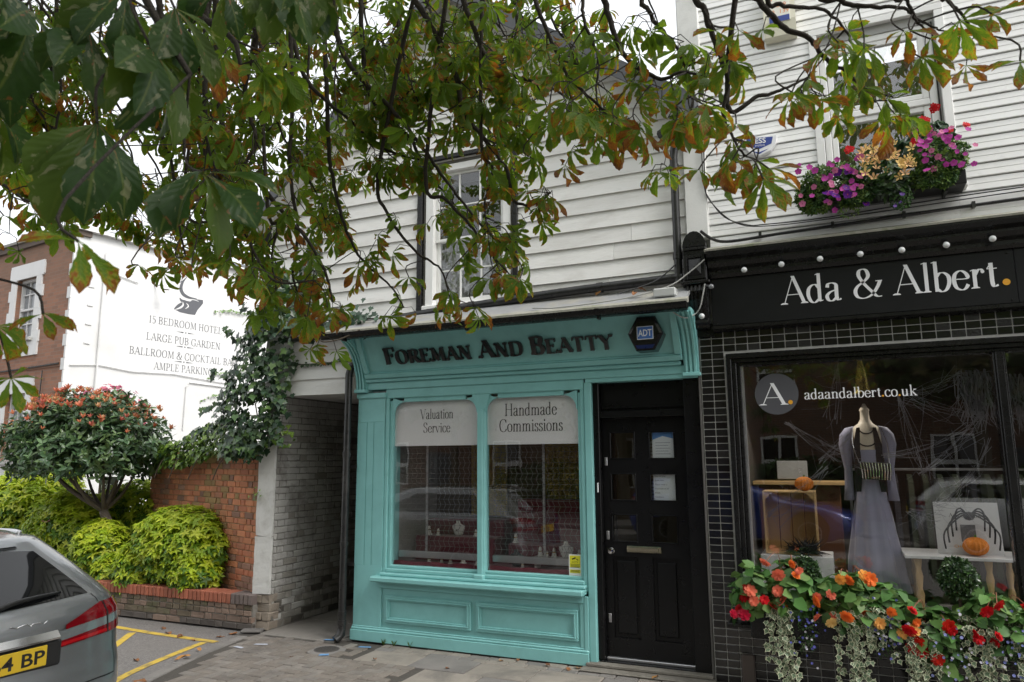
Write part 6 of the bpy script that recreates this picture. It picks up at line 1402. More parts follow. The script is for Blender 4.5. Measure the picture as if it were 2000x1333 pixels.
P4 = np.stack([g.uniform(-5.9,-4.45,230), g.uniform(-.32,-.05,230), 3.42+g.normal(0,.07,230)], 1); ivy('ivy creeping along the lean-to roof end', P4, np.tile([0,-1,.3],(230,1)), [(.05,.09,.055),(.04,.075,.045)], .085, 4, [[(-5.9,-.05,3.4),(-5.2,-.2,3.45),(-4.5,-.12,3.43)]])
P5 = np.stack([np.linspace(-6.0,-4.92,90)+g.normal(0,.01,90), np.full(90,-.045), 2.995+.012*np.sin(np.linspace(0,9,90))+g.normal(0,.012,90)], 1); ivy('single ivy runner crossing the boards above the passage', P5, np.tile([0,-1,.2],(90,1)), [(.045,.09,.03)], .034, 5, [[(-6.05,-.035,3.0),(-5.4,-.035,2.99),(-4.92,-.035,3.0)]])
P6 = np.stack([g.uniform(-6.08,-5.75,34), g.uniform(-.10,.12,34), g.uniform(2.05,2.3,34)], 1); ivy('bright ivy sprig hanging into the passage', P6, np.tile([.6,-.6,.2],(34,1)), IVL, .06, 6)
for i, (p0, n_) in enumerate((((-6.24,-.05,1.5),24),)):
    P7 = np.array(p0)+g.normal(0,.035,(n_,3)); ivy('tiny weed rooted in the crack of the white pier', P7, np.tile([-.3,-.9,.4],(n_,1)), IVL, .03, 9+i, name='weed')
# runners on the hotel wall
for i, (s0, z0, s1, z1) in enumerate(((3.4,5.5,4.8,5.7),(3.3,3.85,4.6,4.25),(3.2,3.3,4.5,3.75))):
    t_ = np.linspace(0,1,36); P8 = np.array([HS(s0+(s1-s0)*a, z0+(z1-z0)*a+.04*math.sin(a*7), .04) for a in t_])+g.normal(0,.012,(36,3)); ivy(('highest','middle','lowest')[i]+' thin ivy runner on the white hotel wall', P8, np.tile([.9,-.3,.2],(36,1)), [(.12,.2,.06)], .06, 12+i)
for i, (x, y) in enumerate(((-4.42,-.06),(-4.3,-.05),(-4.12,-.03))):
    t = thing('grass_weed', ('grass tuft in the paving by the downpipe','grass tuft at the foot of the turquoise pilaster','tiny grass tuft below the turquoise stall riser')[i], 'weed', (x,y,0), group='weeds along the shopfront'); mb = MB(); r = random.Random(i)
    for k in range(26 if i < 2 else 9):
        a = r.uniform(0,6.3); l = r.uniform(.03,.07); dx, dy = math.cos(a)*l*.6, math.sin(a)*l*.6; w = .003; mb.add([(x-w,y,0),(x+w,y,0),(x+dx*.6,y+dy*.6,l*.8),(x+dx,y+dy,l)], [(0,1,2),(0,2,3)])
    mb.build('blades', leaf_mat('grass_blade_%d' % i, (.10,.17,.03), trans=.3), t)
# chalk board by the bed
cbd = thing('chalk_board', 'black chalk board lettered Please half hidden under the photinia', 'sign', (-10.6,1.5,.3)); MB().box(-.35,.35,0,.03,0,.9).build('board', black_matt, cbd, loc=(-10.7,1.45,.75), rot=(0,0,-.35)); 
bx = Vector((math.cos(-.35), math.sin(-.35), 0)); sans('PLEASE', 'lettering', wht_ink, cbd, Vector((-10.7,1.45,.75))+bx*-.28+Vector((-.003,-.008,.68)), bx, (0,0,1), .11)
# ------------------------------------------------------------------ cars
def pchip(xs, ys):
    def f(x): return float(np.interp(x, xs, ys))
    return f
CZ = [.20,.34,.52,.66,.74,.88,.98,1.06,1.12,1.24,1.36,1.43,1.465,1.485]
CYR = [.10,.03,.0,.015,.04,.05,.055,.10,.17,.33,.49,.57,.75,1.3]
CYF = [4.80,4.92,4.93,4.88,4.75,4.35,3.72,3.5,3.32,2.95,2.6,2.35,2.1,1.8]
CW = [.86,.92,.935,.94,.94,.935,.925,.90,.865,.79,.71,.645,.55,.30]
fyr, fyf, fw = pchip(CZ, CYR), pchip(CZ, CYF), pchip(CZ, CW)
NR, NC, NS = 10, 9, 16
def outline(z):
    """right half of the plan outline at height z, rear centre to front centre, in car coordinates (x right, y forward)"""
    yr, yf, w = fyr(z), fyf(z), fw(z); rc = min(.30, w*.5); rf = min(.55, w*.7); pts = []
    cr = lambda x: .16*(x/.94)**2.4
    for i in range(NR): x = (w-rc)*i/NR; pts.append((x, yr+cr(x)))
    y1 = yr+cr(w-rc)
    for i in range(NC):
        a = PI/2*i/NC; pts.append((w-rc+rc*math.sin(a), y1+rc*1.15*(1-math.cos(a))))
    ys, ye = y1+rc*1.15, yf-rf*.9
    for i in range(NS):
        t = i/NS; pts.append((w*(1-.035*t*t), ys+(ye-ys)*t))
    for i in range(NC+1):
        a = PI/2*i/NC; w2 = w*.965; pts.append((w2-rf+rf*math.cos(a), ye+rf*.9*math.sin(a)))
    for i in range(1, 7): pts.append(((w2-rf)*(1-i/6), yf+.05*(i/6)))
    return pts
NT_ = len(outline(.5))
def cpt(t, z, off=0.0):
    """surface point for outline index t (negative = left side) at height z, pushed outwards"""
    s = 1 if t >= 0 else -1; o = outline(z); a = min(abs(t), NT_-1.001); i = int(a); f = a-i
    x, y = o[i][0]+(o[i+1][0]-o[i][0])*f, o[i][1]+(o[i+1][1]-o[i][1])*f
    dx, dy = o[i+1][0]-o[i][0], o[i+1][1]-o[i][1]; L = math.hypot(dx, dy) or 1
    return Vector((s*(x+dy/L*off), y-dx/L*off, z))
def patch(t0, t1, z0, z1, nt, nz, off):
    """grid on the body; z0, z1 may be functions of t"""
    mb = MB(); g = lambda f, t: f(t) if callable(f) else f
    ts = [t0+(t1-t0)*i/nt for i in range(nt+1)]
    mb.v = [tuple(cpt(t, g(z0,t)+(g(z1,t)-g(z0,t))*j/nz, off)) for j in range(nz+1) for t in ts]
    mb.f = [(j*(nt+1)+i, j*(nt+1)+i+1, (j+1)*(nt+1)+i+1, (j+1)*(nt+1)+i) for j in range(nz) for i in range(nt)]; mb.m = [0]*len(mb.f); return mb
cglass = mat('car_glass', (.006,.0065,.007), .03, .1, spec=.5, rvar=.01); rubber = mat('tyre_rubber', (.016,.016,.016), .8, .2); trim = mat('car_black_trim', (.012,.012,.012), .4)
red_l = mat('red_lamp', (.19,.004,.008), .08, .15, 30, coat=1.0); red_b = mat('red_lamp_bright', (.42,.01,.014), .08, .1, 30, coat=1.0); clear_l = mat('clear_lamp', (.34,.37,.37), .08, .25, 25, metal=.5, coat=1.0)
def make_car(name, label, paint, loc, rz, detail=True, group='parked cars'):
    c = thing(name, label, 'car', loc, rz, group=group, local=True)
    zs = []
    for a, b in zip(CZ[:-1], CZ[1:]): zs += [a+(b-a)*k/3 for k in range(3)]
    zs.append(CZ[-1]); rings = []
    for z in zs: o = outline(z); rings.append([(x,y,z) for x, y in o]+[(-x,y,z) for x, y in o[-2:0:-1]])
    MB().loft(rings).build('body', paint, c, smooth=True, fix=True)
    lo = lambda t: 1.085+.012*min(abs(t)/10,1); hi = lambda t: 1.385-.028*(min(abs(t)/10.5,1))**2
    rw = MB(); p_ = patch(-10.6,10.6,lo,hi,26,6,.004); p_.build('rear_window', cglass, c, smooth=True)
    patch(20.0,33.5,1.10,1.37,22,4,.004).build('side_window', cglass, c, smooth=True); patch(-33.5,-20.0,1.10,1.37,22,4,.004).build('side_window', cglass, c, smooth=True)
    patch(42.0,54,1.10,1.40,16,5,.004).build('windscreen', cglass, c, smooth=True); patch(-54,-42.0,1.10,1.40,16,5,.004).build('windscreen', cglass, c, smooth=True)
    for s in (-1,1):
        tp = lambda a: s*a
        ti, to = 5.6, 15.8
        top = lambda t: .935+.105*min(1,max(0,(abs(t)-ti)/5.5))**.75; mid1 = lambda t: .928+.028*min(1,(abs(t)-ti)/8); mid0 = lambda t: .872+.036*min(1,(abs(t)-ti)/8); bot = lambda t: .835+.022*(abs(t)-ti)/10
        up = patch(tp(ti+.6), tp(to), mid1, top, 16, 3, .010).build('tail_light', red_l, c, smooth=True); patch(tp(ti-.2), tp(to), mid0, mid1, 16, 2, .012).build('clear_band', clear_l, up, smooth=True)
        patch(tp(ti-.6), tp(to-.8), bot, mid0, 16, 2, .010).build('lower_lens', red_l, up, smooth=True); patch(tp(ti), tp(to-4), lambda t: bot(t)+.008, lambda t: bot(t)+.026, 10, 1, .0125).build('lamp_strip', red_b, up)
        for k in (11.2,): patch(tp(k), tp(k+.25), bot, top, 1, 3, .0128).build('lens_divider', trim, up)
    MB().loft([[cpt(t,.895,.0),cpt(t,.893,.03),cpt(t,.905,.036),cpt(t,.94,.012),cpt(t,.942,.0)] for t in np.linspace(-5.3,5.3,25)]).build('chrome_strip', steel, c, smooth='auto', fix=True)
    # number plate
    yb = fyr(.82)-.006
    pr = MB().cbox(-.36,.36,yb-.004,yb+.1,.745,.89,.012).build('plate_recess', trim, c)
    pl = MB().cbox(-.26,.26,yb-.020,yb-.008,.765,.876,.004).build('number_plate', mat('plate_yellow', (.72,.48,.02), .5, .03), c)
    if detail:
        sans('64 BP', 'plate_lettering', ink, pl, (.245,yb-.0208,.785), (1,0,0), (0,0,1), .072, 'RIGHT', width=.30, bold=.02)
        wp = MB().tube(catmull([(-.02,fyr(1.1)-.02,1.095),(.15,fyr(1.12)-.03,1.125),(.42,fyr(1.13)+.0,1.13)], 6), list(np.linspace(.022,.008,13)), 6).build('wiper', trim, c, smooth=True); MB().lathe([(.035,0),(.03,-.03),(.0,-.035)], 12, (-.02,fyr(1.1)+.005,1.095), 'y').build('wiper_hub', trim, wp)
        scr = MB(); x0 = .06
        scr.tube(catmull([(x0+.028*k+.012*math.sin(k*2.3), fyr(1.0)-.004+.16*((x0+.028*k)/.94)**2.4, 1.0+.008*math.cos(k*2.3)-.001*k) for k in range(9)], 5), .0035, 5); scr.build('script_badge', steel, c, smooth=True)
        sp = patch(-9.5,9.5,1.395,1.432,24,2,.02); sp.build('roof_spoiler', paint, c, smooth=True); patch(-9,9,1.383,1.398,20,1,.012).build('spoiler_gap', trim, c)
        for s in (-1,1): 
            MB().tube([cpt(s*t, 1.45, .012) for t in np.linspace(14,30,12)], .016, 6).build('roof_rail', alu, c, smooth=True)
            patch(s*12.6, s*12.72, .60, .838, 1, 8, .003).build('shut_line', trim, c); patch(s*10.8, s*10.9, 1.04, 1.09, 1, 4, .003).build('shut_line', trim, c)
        patch(-12.6,12.6,.592,.600,30,1,.003).build('shut_line', trim, c)
    patch(-13,13,.30,.50,24,3,.004).build('lower_bumper', trim, c, smooth=True)
    for s in (-1,1):
        for y in (1.05,3.95):
            w = MB().lathe([(.20,-.11),(.31,-.115),(.335,-.09),(.335,.09),(.31,.115),(.20,.11)], 30, (s*.83,y,.335), 'x').build('wheel', rubber, c, smooth='auto')
            rim = MB().lathe([(.225,s*.10),(.225,s*.118),(.20,s*.118),(.19,s*.06),(.0,s*.06)], 24, (s*.83,y,.335), 'x')
            for k in range(10):
                a = 2*PI*k/10; d = Vector((0,math.cos(a),math.sin(a))); n_ = Vector((0,-math.sin(a),math.cos(a))); o_ = Vector((s*.83+s*.075,y,.335)); ex = Vector((s*.035,0,0))
                v8 = [o_+d*r+n_*w_+e for r, w_ in ((.03,-.02),(.03,.02),(.205,.013),(.205,-.013)) for e in (Vector(),ex)]; rim.add(v8, [(0,2,4,6),(1,7,5,3),(0,1,3,2),(2,3,5,4),(4,5,7,6),(6,7,1,0)])
            rim.build('rim', mat('alloy', (.5,.5,.52), .3, .05, metal=.9), w, fix=True)
            MB().lathe([(.38,0),(.38,s*.002)], 30, (s*(fw(.5)+.001),y,.40), 'x').build('wheel_arch', trim, c)
        MB().cbox(s*.93,s*1.08,3.2,3.28,1.02,1.16,.03).build('mirror', paint, c)
    return c
def paint_mat(name, col, metal=.6):
    N = NT(name); fl = N.n('TexVoronoi', i_Scale=900); N.l(N.pos(), fl.inputs['Vector'])
    N.l(N.mix(.12, col, fl.outputs['Color'], 'OVERLAY'), N.b.inputs['Base Color']); N.b.inputs['Metallic'].default_value = metal; N.b.inputs['Roughness'].default_value = .34; N.b.inputs['Coat Weight'].default_value = 1.0; N.b.inputs['Coat Roughness'].default_value = .03; return N.m
# the rear faces +X; the car points along -X, its right side towards the shops
carA = make_car('estate_car', 'metallic grey estate car seen from behind with a yellow number plate', paint_mat('grey_metallic', (.235,.245,.25)), (-4.215,-4.045,-.02), PI/2)
make_car('estate_car', 'blue estate car parked across the street behind the viewer', paint_mat('blue_metallic', (.02,.05,.28), .3), (-4.6,-10.6,-.02), -PI/2, False)
make_car('estate_car', 'silver estate car parked across the street behind the viewer', paint_mat('silver_metallic', (.5,.5,.5)), (1.2,-10.4,-.02), -PI/2, False)
make_car('estate_car', 'white estate car parked across the street to the right of the viewer', paint_mat('white_car', (.6,.6,.6), 0), (7.2,-10.6,-.02), -PI/2, False)
# ------------------------------------------------------------------ terrace across the street
tb = NT('terrace_brick'); bt = tb.n('TexBrick', i_Scale=1.0, i_Mortar_Size=.008, i_Brick_Width=.225, i_Row_Height=.075); sx = tb.n('SeparateXYZ'); tb.l(tb.pos(), sx.inputs[0]); cx_ = tb.n('CombineXYZ'); tb.l(sx.outputs['X'], cx_.inputs['X']); tb.l(sx.outputs['Z'], cx_.inputs['Y']); tb.l(cx_.outputs[0], bt.inputs['Vector'])
bt.inputs['Color1'].default_value = (.19,.085,.05,1); bt.inputs['Color2'].default_value = (.12,.06,.04,1); bt.inputs['Mortar'].default_value = (.2,.17,.14,1); tb.l(bt.outputs['Color'], tb.b.inputs['Base Color']); tb.b.inputs['Roughness'].default_value = .9
ter = thing('brick_terrace', 'brown brick terrace across the street behind the viewer', 'house', (0,-17,0)); TY = -17.0
MB().box(-22,20,TY-6,TY,0,6.4).build('wall', tb.m, ter); MB().prism([(TY+.4,6.3),(TY-3,8.8),(TY-6.4,6.3)], 'yz', -22.3, 20.3).build('roof', slate, ter, fix=True)
for i in range(9):
    for z in (.9,3.7):
        x = -20+i*4.6; w = MB().cbox(x-.55,x+.55,TY,TY+.05,z,z+1.6,.01).build('window', white_paint, ter)
        for a in (-.26,.26):
            for b in (.4,1.2): MB().box(x+a-.22,x+a+.22,TY+.05,TY+.055,z+b-.33,z+b+.33).build('pane', cglass, w)
    if i % 2: MB().cbox(x+1.4,x+2.3,TY,TY+.06,0,2.1,.01).build('door', mat('terrace_door', (.04,.05,.06), .4), ter)
tag(MB().cbox(-30,30,-16.5,-12.6,-.02,.08,.02).build('far_pavement', flag_m[1]), kind='structure')
for i, x in enumerate((-9,-1,5.5,12)):
    hd = thing('front_hedge', ('hedge before the left end of the terrace','hedge before the terrace behind the viewer','hedge before the terrace to the right','hedge before the right end of the terrace')[i], 'hedge', (x,-16,0), group='hedges across the street'); bush('h', None, 900, (x,-16,.9), (2.2,.5,.95), tri, leaf_soft, .16, hd, GREEN, 300+i)

# ------------------------------------------------------------------ street trees across the road
for i, (x, y, h) in enumerate(((-11.5,-14.2,7.5),(-6.0,-14.6,6.6),(3.2,-14.4,7.4),(9.5,-14.2,7.0),(16,-14.5,7.2))):
    t = thing('street_tree', ('street tree across the road at the far left','street tree across the road behind the blue car','street tree across the road behind the silver car','street tree across the road behind the white car','street tree across the road at the far right')[i], 'tree', (x,y,0), group='trees across the road')
    MB().tube(catmull([(x,y,0),(x+.1,y,1.6),(x,y+.1,h*.55)], 5), list(np.linspace(.2,.1,11)), 9).build('trunk', MAT['photinia_bark'], t, smooth=True)
    for k in range(6):
        a = k*1.05; MB().tube([(x,y+.05,h*.42+.1*k),(x+1.5*math.cos(a),y+1.3*math.sin(a),h*.62+.2*(k % 3))], [.07,.02], 6).build('limb', MAT['photinia_bark'], t, smooth=True)
    bush('t', None, 2600, (x,y,h*.68), (2.9,2.2,h*.34), rosette(5,.4,.3), leaf_soft, .26, t, [(.05,.10,.02),(.07,.12,.025),(.10,.09,.02)], 400+i, lo=.35, wild=.7, part='crown')
# ------------------------------------------------------------------ horse chestnut hanging over the street
LEAF_RATE = 1.0
BRANCHES = [
 (0.013,[(-2.2,-4.03,4.37),(-2.18,-3.98,4.05),(-2.1,-3.93,3.84),(-1.94,-3.84,3.65),(-1.81,-3.76,3.46),(-1.7,-3.7,3.28),(-1.56,-3.62,3.07),(-1.44,-3.55,2.92)]),
 (0.013,[(-1.72,-4.02,4.23),(-1.62,-3.95,3.92),(-1.53,-3.9,3.69),(-1.5,-3.88,3.51),(-1.41,-3.84,3.38),(-1.32,-3.8,3.23),(-1.28,-3.79,3.07),(-1.19,-3.77,3.05),(-1.11,-3.77,3.09)]),
 (0.012,[(-1.45,-4.0,4.16),(-1.39,-3.98,3.84),(-1.31,-3.98,3.67),(-1.18,-3.97,3.57),(-1.04,-3.96,3.5),(-0.91,-3.95,3.39)]),
 (0.011,[(-0.72,-4.27,3.74),(-0.68,-4.26,3.56),(-0.62,-4.24,3.38),(-0.5,-4.22,3.28),(-0.42,-4.23,3.28),(-0.3,-4.21,3.24)]),
 (0.009,[(-1.02,-4.19,3.85),(-0.98,-4.17,3.67),(-0.93,-4.14,3.52),(-0.87,-4.12,3.4),(-0.76,-4.07,3.28),(-0.68,-4.05,3.22)]),
 (0.0095,[(-0.17,-4.43,3.51),(-0.13,-4.4,3.38),(-0.06,-4.37,3.28),(0.01,-4.34,3.24),(0.05,-4.33,3.17),(0.11,-4.31,3.12),(0.16,-4.29,3.06),(0.24,-4.27,3.02)]),
 (0.01,[(-0.33,-4.39,3.56),(-0.31,-4.38,3.41),(-0.28,-4.36,3.28),(-0.25,-4.34,3.15),(-0.27,-4.35,3.04),(-0.25,-4.34,2.96),(-0.21,-4.33,2.88)]),
 (0.009,[(-0.26,-4.29,3.16),(-0.16,-4.24,3.13),(-0.08,-4.21,3.15),(0.0,-4.18,3.19)]),
 (0.008,[(0.04,-4.43,3.44),(0.11,-4.4,3.31),(0.19,-4.38,3.28),(0.28,-4.36,3.26),(0.33,-4.35,3.21),(0.37,-4.35,3.17)]),
 (0.007,[(0.25,-4.43,3.36),(0.29,-4.4,3.26),(0.31,-4.38,3.2),(0.34,-4.36,3.17)]),
 (0.012,[(-2.18,-3.81,4.45),(-2.17,-3.78,4.17),(-2.15,-3.73,3.83),(-2.05,-3.68,3.69),(-1.95,-3.63,3.57),(-1.88,-3.59,3.41),(-1.74,-3.51,3.21)]),
 (0.013,[(-2.59,-3.9,4.51),(-2.56,-3.88,4.21),(-2.48,-3.83,3.92),(-2.27,-3.75,3.7),(-2.08,-3.68,3.52),(-1.84,-3.6,3.43)]),
 (0.014,[(-2.73,-4.26,4.32),(-2.73,-4.22,3.89),(-2.7,-4.17,3.52),(-2.57,-4.11,3.31),(-2.41,-4.03,3.09),(-2.3,-3.99,2.96),(-2.21,-3.95,2.78),(-2.18,-3.94,2.65)]),
 (0.011,[(-2.68,-4.31,3.48),(-2.65,-4.28,3.28),(-2.58,-4.26,3.18),(-2.51,-4.22,3.0),(-2.38,-4.14,2.74),(-2.19,-4.07,2.73)]),
 (0.01,[(-2.48,-3.94,3.75),(-2.49,-3.93,3.41),(-2.45,-3.89,3.06),(-2.46,-3.9,2.82),(-2.39,-3.87,2.6),(-2.27,-3.85,2.5)]),
 (0.01,[(-2.38,-3.77,3.66),(-2.35,-3.75,3.37),(-2.29,-3.73,3.14),(-2.21,-3.7,2.95),(-2.05,-3.64,2.78),(-1.97,-3.63,2.66)]),
 (0.009,[(-2.03,-3.79,3.39),(-1.98,-3.77,3.11),(-1.85,-3.73,2.92),(-1.71,-3.71,2.81),(-1.66,-3.71,2.65)]),
 (0.009,[(-1.72,-3.85,3.28),(-1.62,-3.83,3.12),(-1.5,-3.81,2.98),(-1.39,-3.79,2.82),(-1.3,-3.79,2.72)]),
 (0.01,[(-3.84,-4.69,3.34),(-3.67,-4.63,3.25),(-3.55,-4.6,3.17),(-3.44,-4.58,3.12)]),
 (0.012,[(-3.12,-4.53,4.26),(-3.08,-4.49,4.0),(-3.01,-4.42,3.66),(-2.88,-4.34,3.4),(-2.85,-4.29,3.08),(-2.81,-4.26,2.87)]),
 (0.014,[(-2.59,-4.69,4.0),(-2.57,-4.68,3.8),(-2.54,-4.65,3.59),(-2.43,-4.6,3.42),(-2.35,-4.54,3.13)]),
 (0.015,[(-1.69,-5.29,3.34),(-1.66,-5.28,3.22),(-1.58,-5.27,3.16),(-1.53,-5.26,3.11),(-1.5,-5.26,3.03)]),
 (0.012,[(-2.4,-4.41,4.12),(-2.35,-4.35,3.89),(-2.42,-4.33,3.6),(-2.39,-4.27,3.37),(-2.47,-4.28,3.22),(-2.44,-4.23,3.03)]),
 (0.01,[(-3.97,-4.31,4.65),(-3.92,-4.28,4.27),(-3.87,-4.25,3.9),(-3.92,-4.27,3.6),(-3.96,-4.32,3.49)]),
 (0.01,[(-4.47,-4.38,4.42),(-4.22,-4.28,4.16),(-4.08,-4.23,3.89),(-3.83,-4.13,3.64),(-3.61,-4.06,3.53)]),
 (0.009,[(-4.66,-4.3,4.11),(-4.44,-4.23,3.87),(-4.3,-4.21,3.69),(-4.18,-4.22,3.57)]),
 (0.009,[(-1.38,-3.56,4.38),(-1.36,-3.55,4.14),(-1.39,-3.56,3.92),(-1.36,-3.56,3.77)]),
 (0.009,[(-0.57,-4.1,3.81),(-0.56,-4.09,3.65),(-0.5,-4.07,3.54),(-0.45,-4.05,3.45),(-0.42,-4.03,3.26),(-0.44,-4.04,3.17)]),
 (0.008,[(-0.9,-3.94,3.98),(-0.88,-3.93,3.79),(-0.83,-3.9,3.62),(-0.84,-3.91,3.45),(-0.82,-3.91,3.33)]),
 (0.008,[(-3.11,-4.03,3.31),(-2.95,-3.96,3.14),(-2.88,-3.94,2.97),(-2.77,-3.91,2.85)]),
 (0.009,[(-2.5,-4.07,3.2),(-2.44,-4.05,3.04),(-2.45,-4.07,2.88),(-2.42,-4.06,2.72)]),
 (0.008,[(-1.38,-3.94,3.38),(-1.33,-3.92,3.19),(-1.36,-3.94,3.02),(-1.34,-3.95,2.89)]),
 (0.008,[(-0.1,-4.39,3.47),(-0.07,-4.36,3.37),(0.05,-4.3,3.36),(0.12,-4.26,3.29),(0.15,-4.23,3.22)]),
 (0.008,[(0.4,-4.27,3.42),(0.42,-4.24,3.33),(0.46,-4.21,3.28),(0.49,-4.19,3.21)]),
 (0.008,[(-2.0,-3.74,4.45),(-1.98,-3.71,4.15),(-1.93,-3.68,3.89),(-1.87,-3.66,3.72)]),
 (0.008,[(-2.84,-3.84,4.18),(-2.77,-3.78,3.88),(-2.69,-3.73,3.64),(-2.54,-3.64,3.35),(-2.48,-3.62,3.17)]),
 (0.008,[(-3.38,-3.97,4.18),(-3.25,-3.87,3.76),(-3.14,-3.79,3.34),(-3.16,-3.79,3.1)]),
 (0.009,[(-4.29,-4.52,4.68),(-4.21,-4.49,4.32),(-4.1,-4.48,4.07),(-4.02,-4.47,3.81)]),
 (0.009,[(-4.69,-4.14,5.05),(-4.67,-4.14,4.67),(-4.64,-4.16,4.43),(-4.57,-4.15,4.16)]),
 (0.009,[(-4.51,-4.07,5.05),(-4.46,-4.03,4.55),(-4.36,-3.99,4.14),(-4.3,-3.95,3.69)]),
 (0.009,[(-4.37,-3.97,5.08),(-4.3,-3.94,4.68),(-4.17,-3.91,4.42),(-4.09,-3.9,4.14)]),
 (0.009,[(-4.08,-3.97,4.99),(-4.04,-3.94,4.53),(-4.04,-3.96,4.19),(-3.99,-3.94,3.81)]),
 (0.009,[(-3.61,-4.1,4.76),(-3.52,-4.07,4.41),(-3.37,-4.04,4.19),(-3.29,-4.04,3.95)]),
 (0.009,[(-3.38,-4.09,4.69),(-3.29,-4.05,4.27),(-3.2,-4.02,3.95),(-3.08,-3.98,3.6)]),
 (0.009,[(-2.95,-4.25,4.45),(-2.91,-4.23,4.04),(-2.81,-4.2,3.72),(-2.68,-4.16,3.36)]),
 (0.009,[(-3.27,-3.76,4.88),(-3.25,-3.74,4.4),(-3.17,-3.72,4.02),(-3.11,-3.69,3.6)]),
 (0.009,[(-3.07,-3.72,4.84),(-3.03,-3.71,4.44),(-2.93,-3.69,4.16),(-2.92,-3.71,3.85)]),
 (0.009,[(-3.12,-3.42,5.06),(-3.01,-3.37,4.59),(-2.92,-3.34,4.24),(-2.82,-3.3,3.85)]),
 (0.009,[(-3.02,-3.25,5.14),(-2.92,-3.21,4.73),(-2.84,-3.2,4.47),(-2.73,-3.17,4.18)]),
 (0.009,[(-2.75,-3.29,5.03),(-2.73,-3.27,4.57),(-2.73,-3.28,4.21),(-2.68,-3.26,3.82)]),
 (0.009,[(-2.68,-3.07,5.16),(-2.66,-3.06,4.76),(-2.47,-3.01,4.51),(-2.4,-3.0,4.24)]),
 (0.009,[(-2.07,-3.63,4.6),(-2.03,-3.62,4.23),(-1.99,-3.63,3.96),(-2.01,-3.66,3.67)]),
 (0.009,[(-1.78,-3.79,4.4),(-1.72,-3.79,4.09),(-1.69,-3.81,3.89),(-1.6,-3.81,3.68)]),
 (0.009,[(-1.88,-3.29,4.77),(-1.79,-3.24,4.32),(-1.75,-3.24,3.96),(-1.63,-3.19,3.57)]),
 (0.009,[(-1.49,-3.68,4.39),(-1.47,-3.7,4.14),(-1.39,-3.72,4.02),(-1.32,-3.74,3.9)]),
 (0.009,[(-1.35,-3.61,4.4),(-1.32,-3.62,4.12),(-1.34,-3.67,3.97),(-1.3,-3.7,3.81)]),
 (0.009,[(-1.34,-3.2,4.66),(-1.3,-3.2,4.34),(-1.2,-3.2,4.16),(-1.12,-3.2,3.96)]),
 (0.007,[(-4.32,-4.14,4.05),(-4.21,-4.05,3.8),(-4.16,-3.98,3.56)]),
 (0.007,[(-4.17,-3.95,3.97),(-4.08,-3.87,3.72),(-4.06,-3.81,3.47)]),
 (0.007,[(-4.0,-3.76,3.95),(-3.96,-3.69,3.66),(-3.98,-3.65,3.37)]),
 (0.007,[(-3.69,-3.81,3.74),(-3.62,-3.73,3.49),(-3.61,-3.69,3.25)]),
 (0.007,[(-4.31,-3.65,3.81),(-4.22,-3.59,3.69),(-4.21,-3.56,3.57)]),
 (0.007,[(-3.52,-3.63,3.78),(-3.47,-3.56,3.54),(-3.49,-3.53,3.31)]),
 (0.007,[(-3.15,-3.63,3.45),(-3.08,-3.56,3.24),(-3.07,-3.52,3.03)]),
 (0.007,[(-2.75,-3.49,3.69),(-2.67,-3.43,3.54),(-2.66,-3.4,3.39)]),
]
NEAR= [(-1.17,-5.94,2.66,0.2,0),(-1.03,-5.92,2.6,0.2,22),(-1.08,-5.97,2.45,0.21,-6),(-0.97,-5.85,2.39,0.21,10),(-0.94,-6.08,2.2,0.12,5),(-1.27,-5.98,2.7,0.2,-20),(-0.84,-5.8,2.74,0.15,10),(-0.82,-5.75,2.78,0.16,-15),(-1.01,-5.68,2.88,0.16,25),(-1.41,-5.94,2.69,0.2,-10),(-1.28,-5.9,2.16,0.09,35),(-1.45,-5.84,2.06,0.085,35),(-1.36,-5.93,2.14,0.09,50),(-1.03,-5.88,2.7,0.17,50),(-1.11,-5.92,2.73,0.17,-30),(-1.17,-5.65,2.94,0.17,5),(-1.55,-5.88,2.63,0.18,20)]
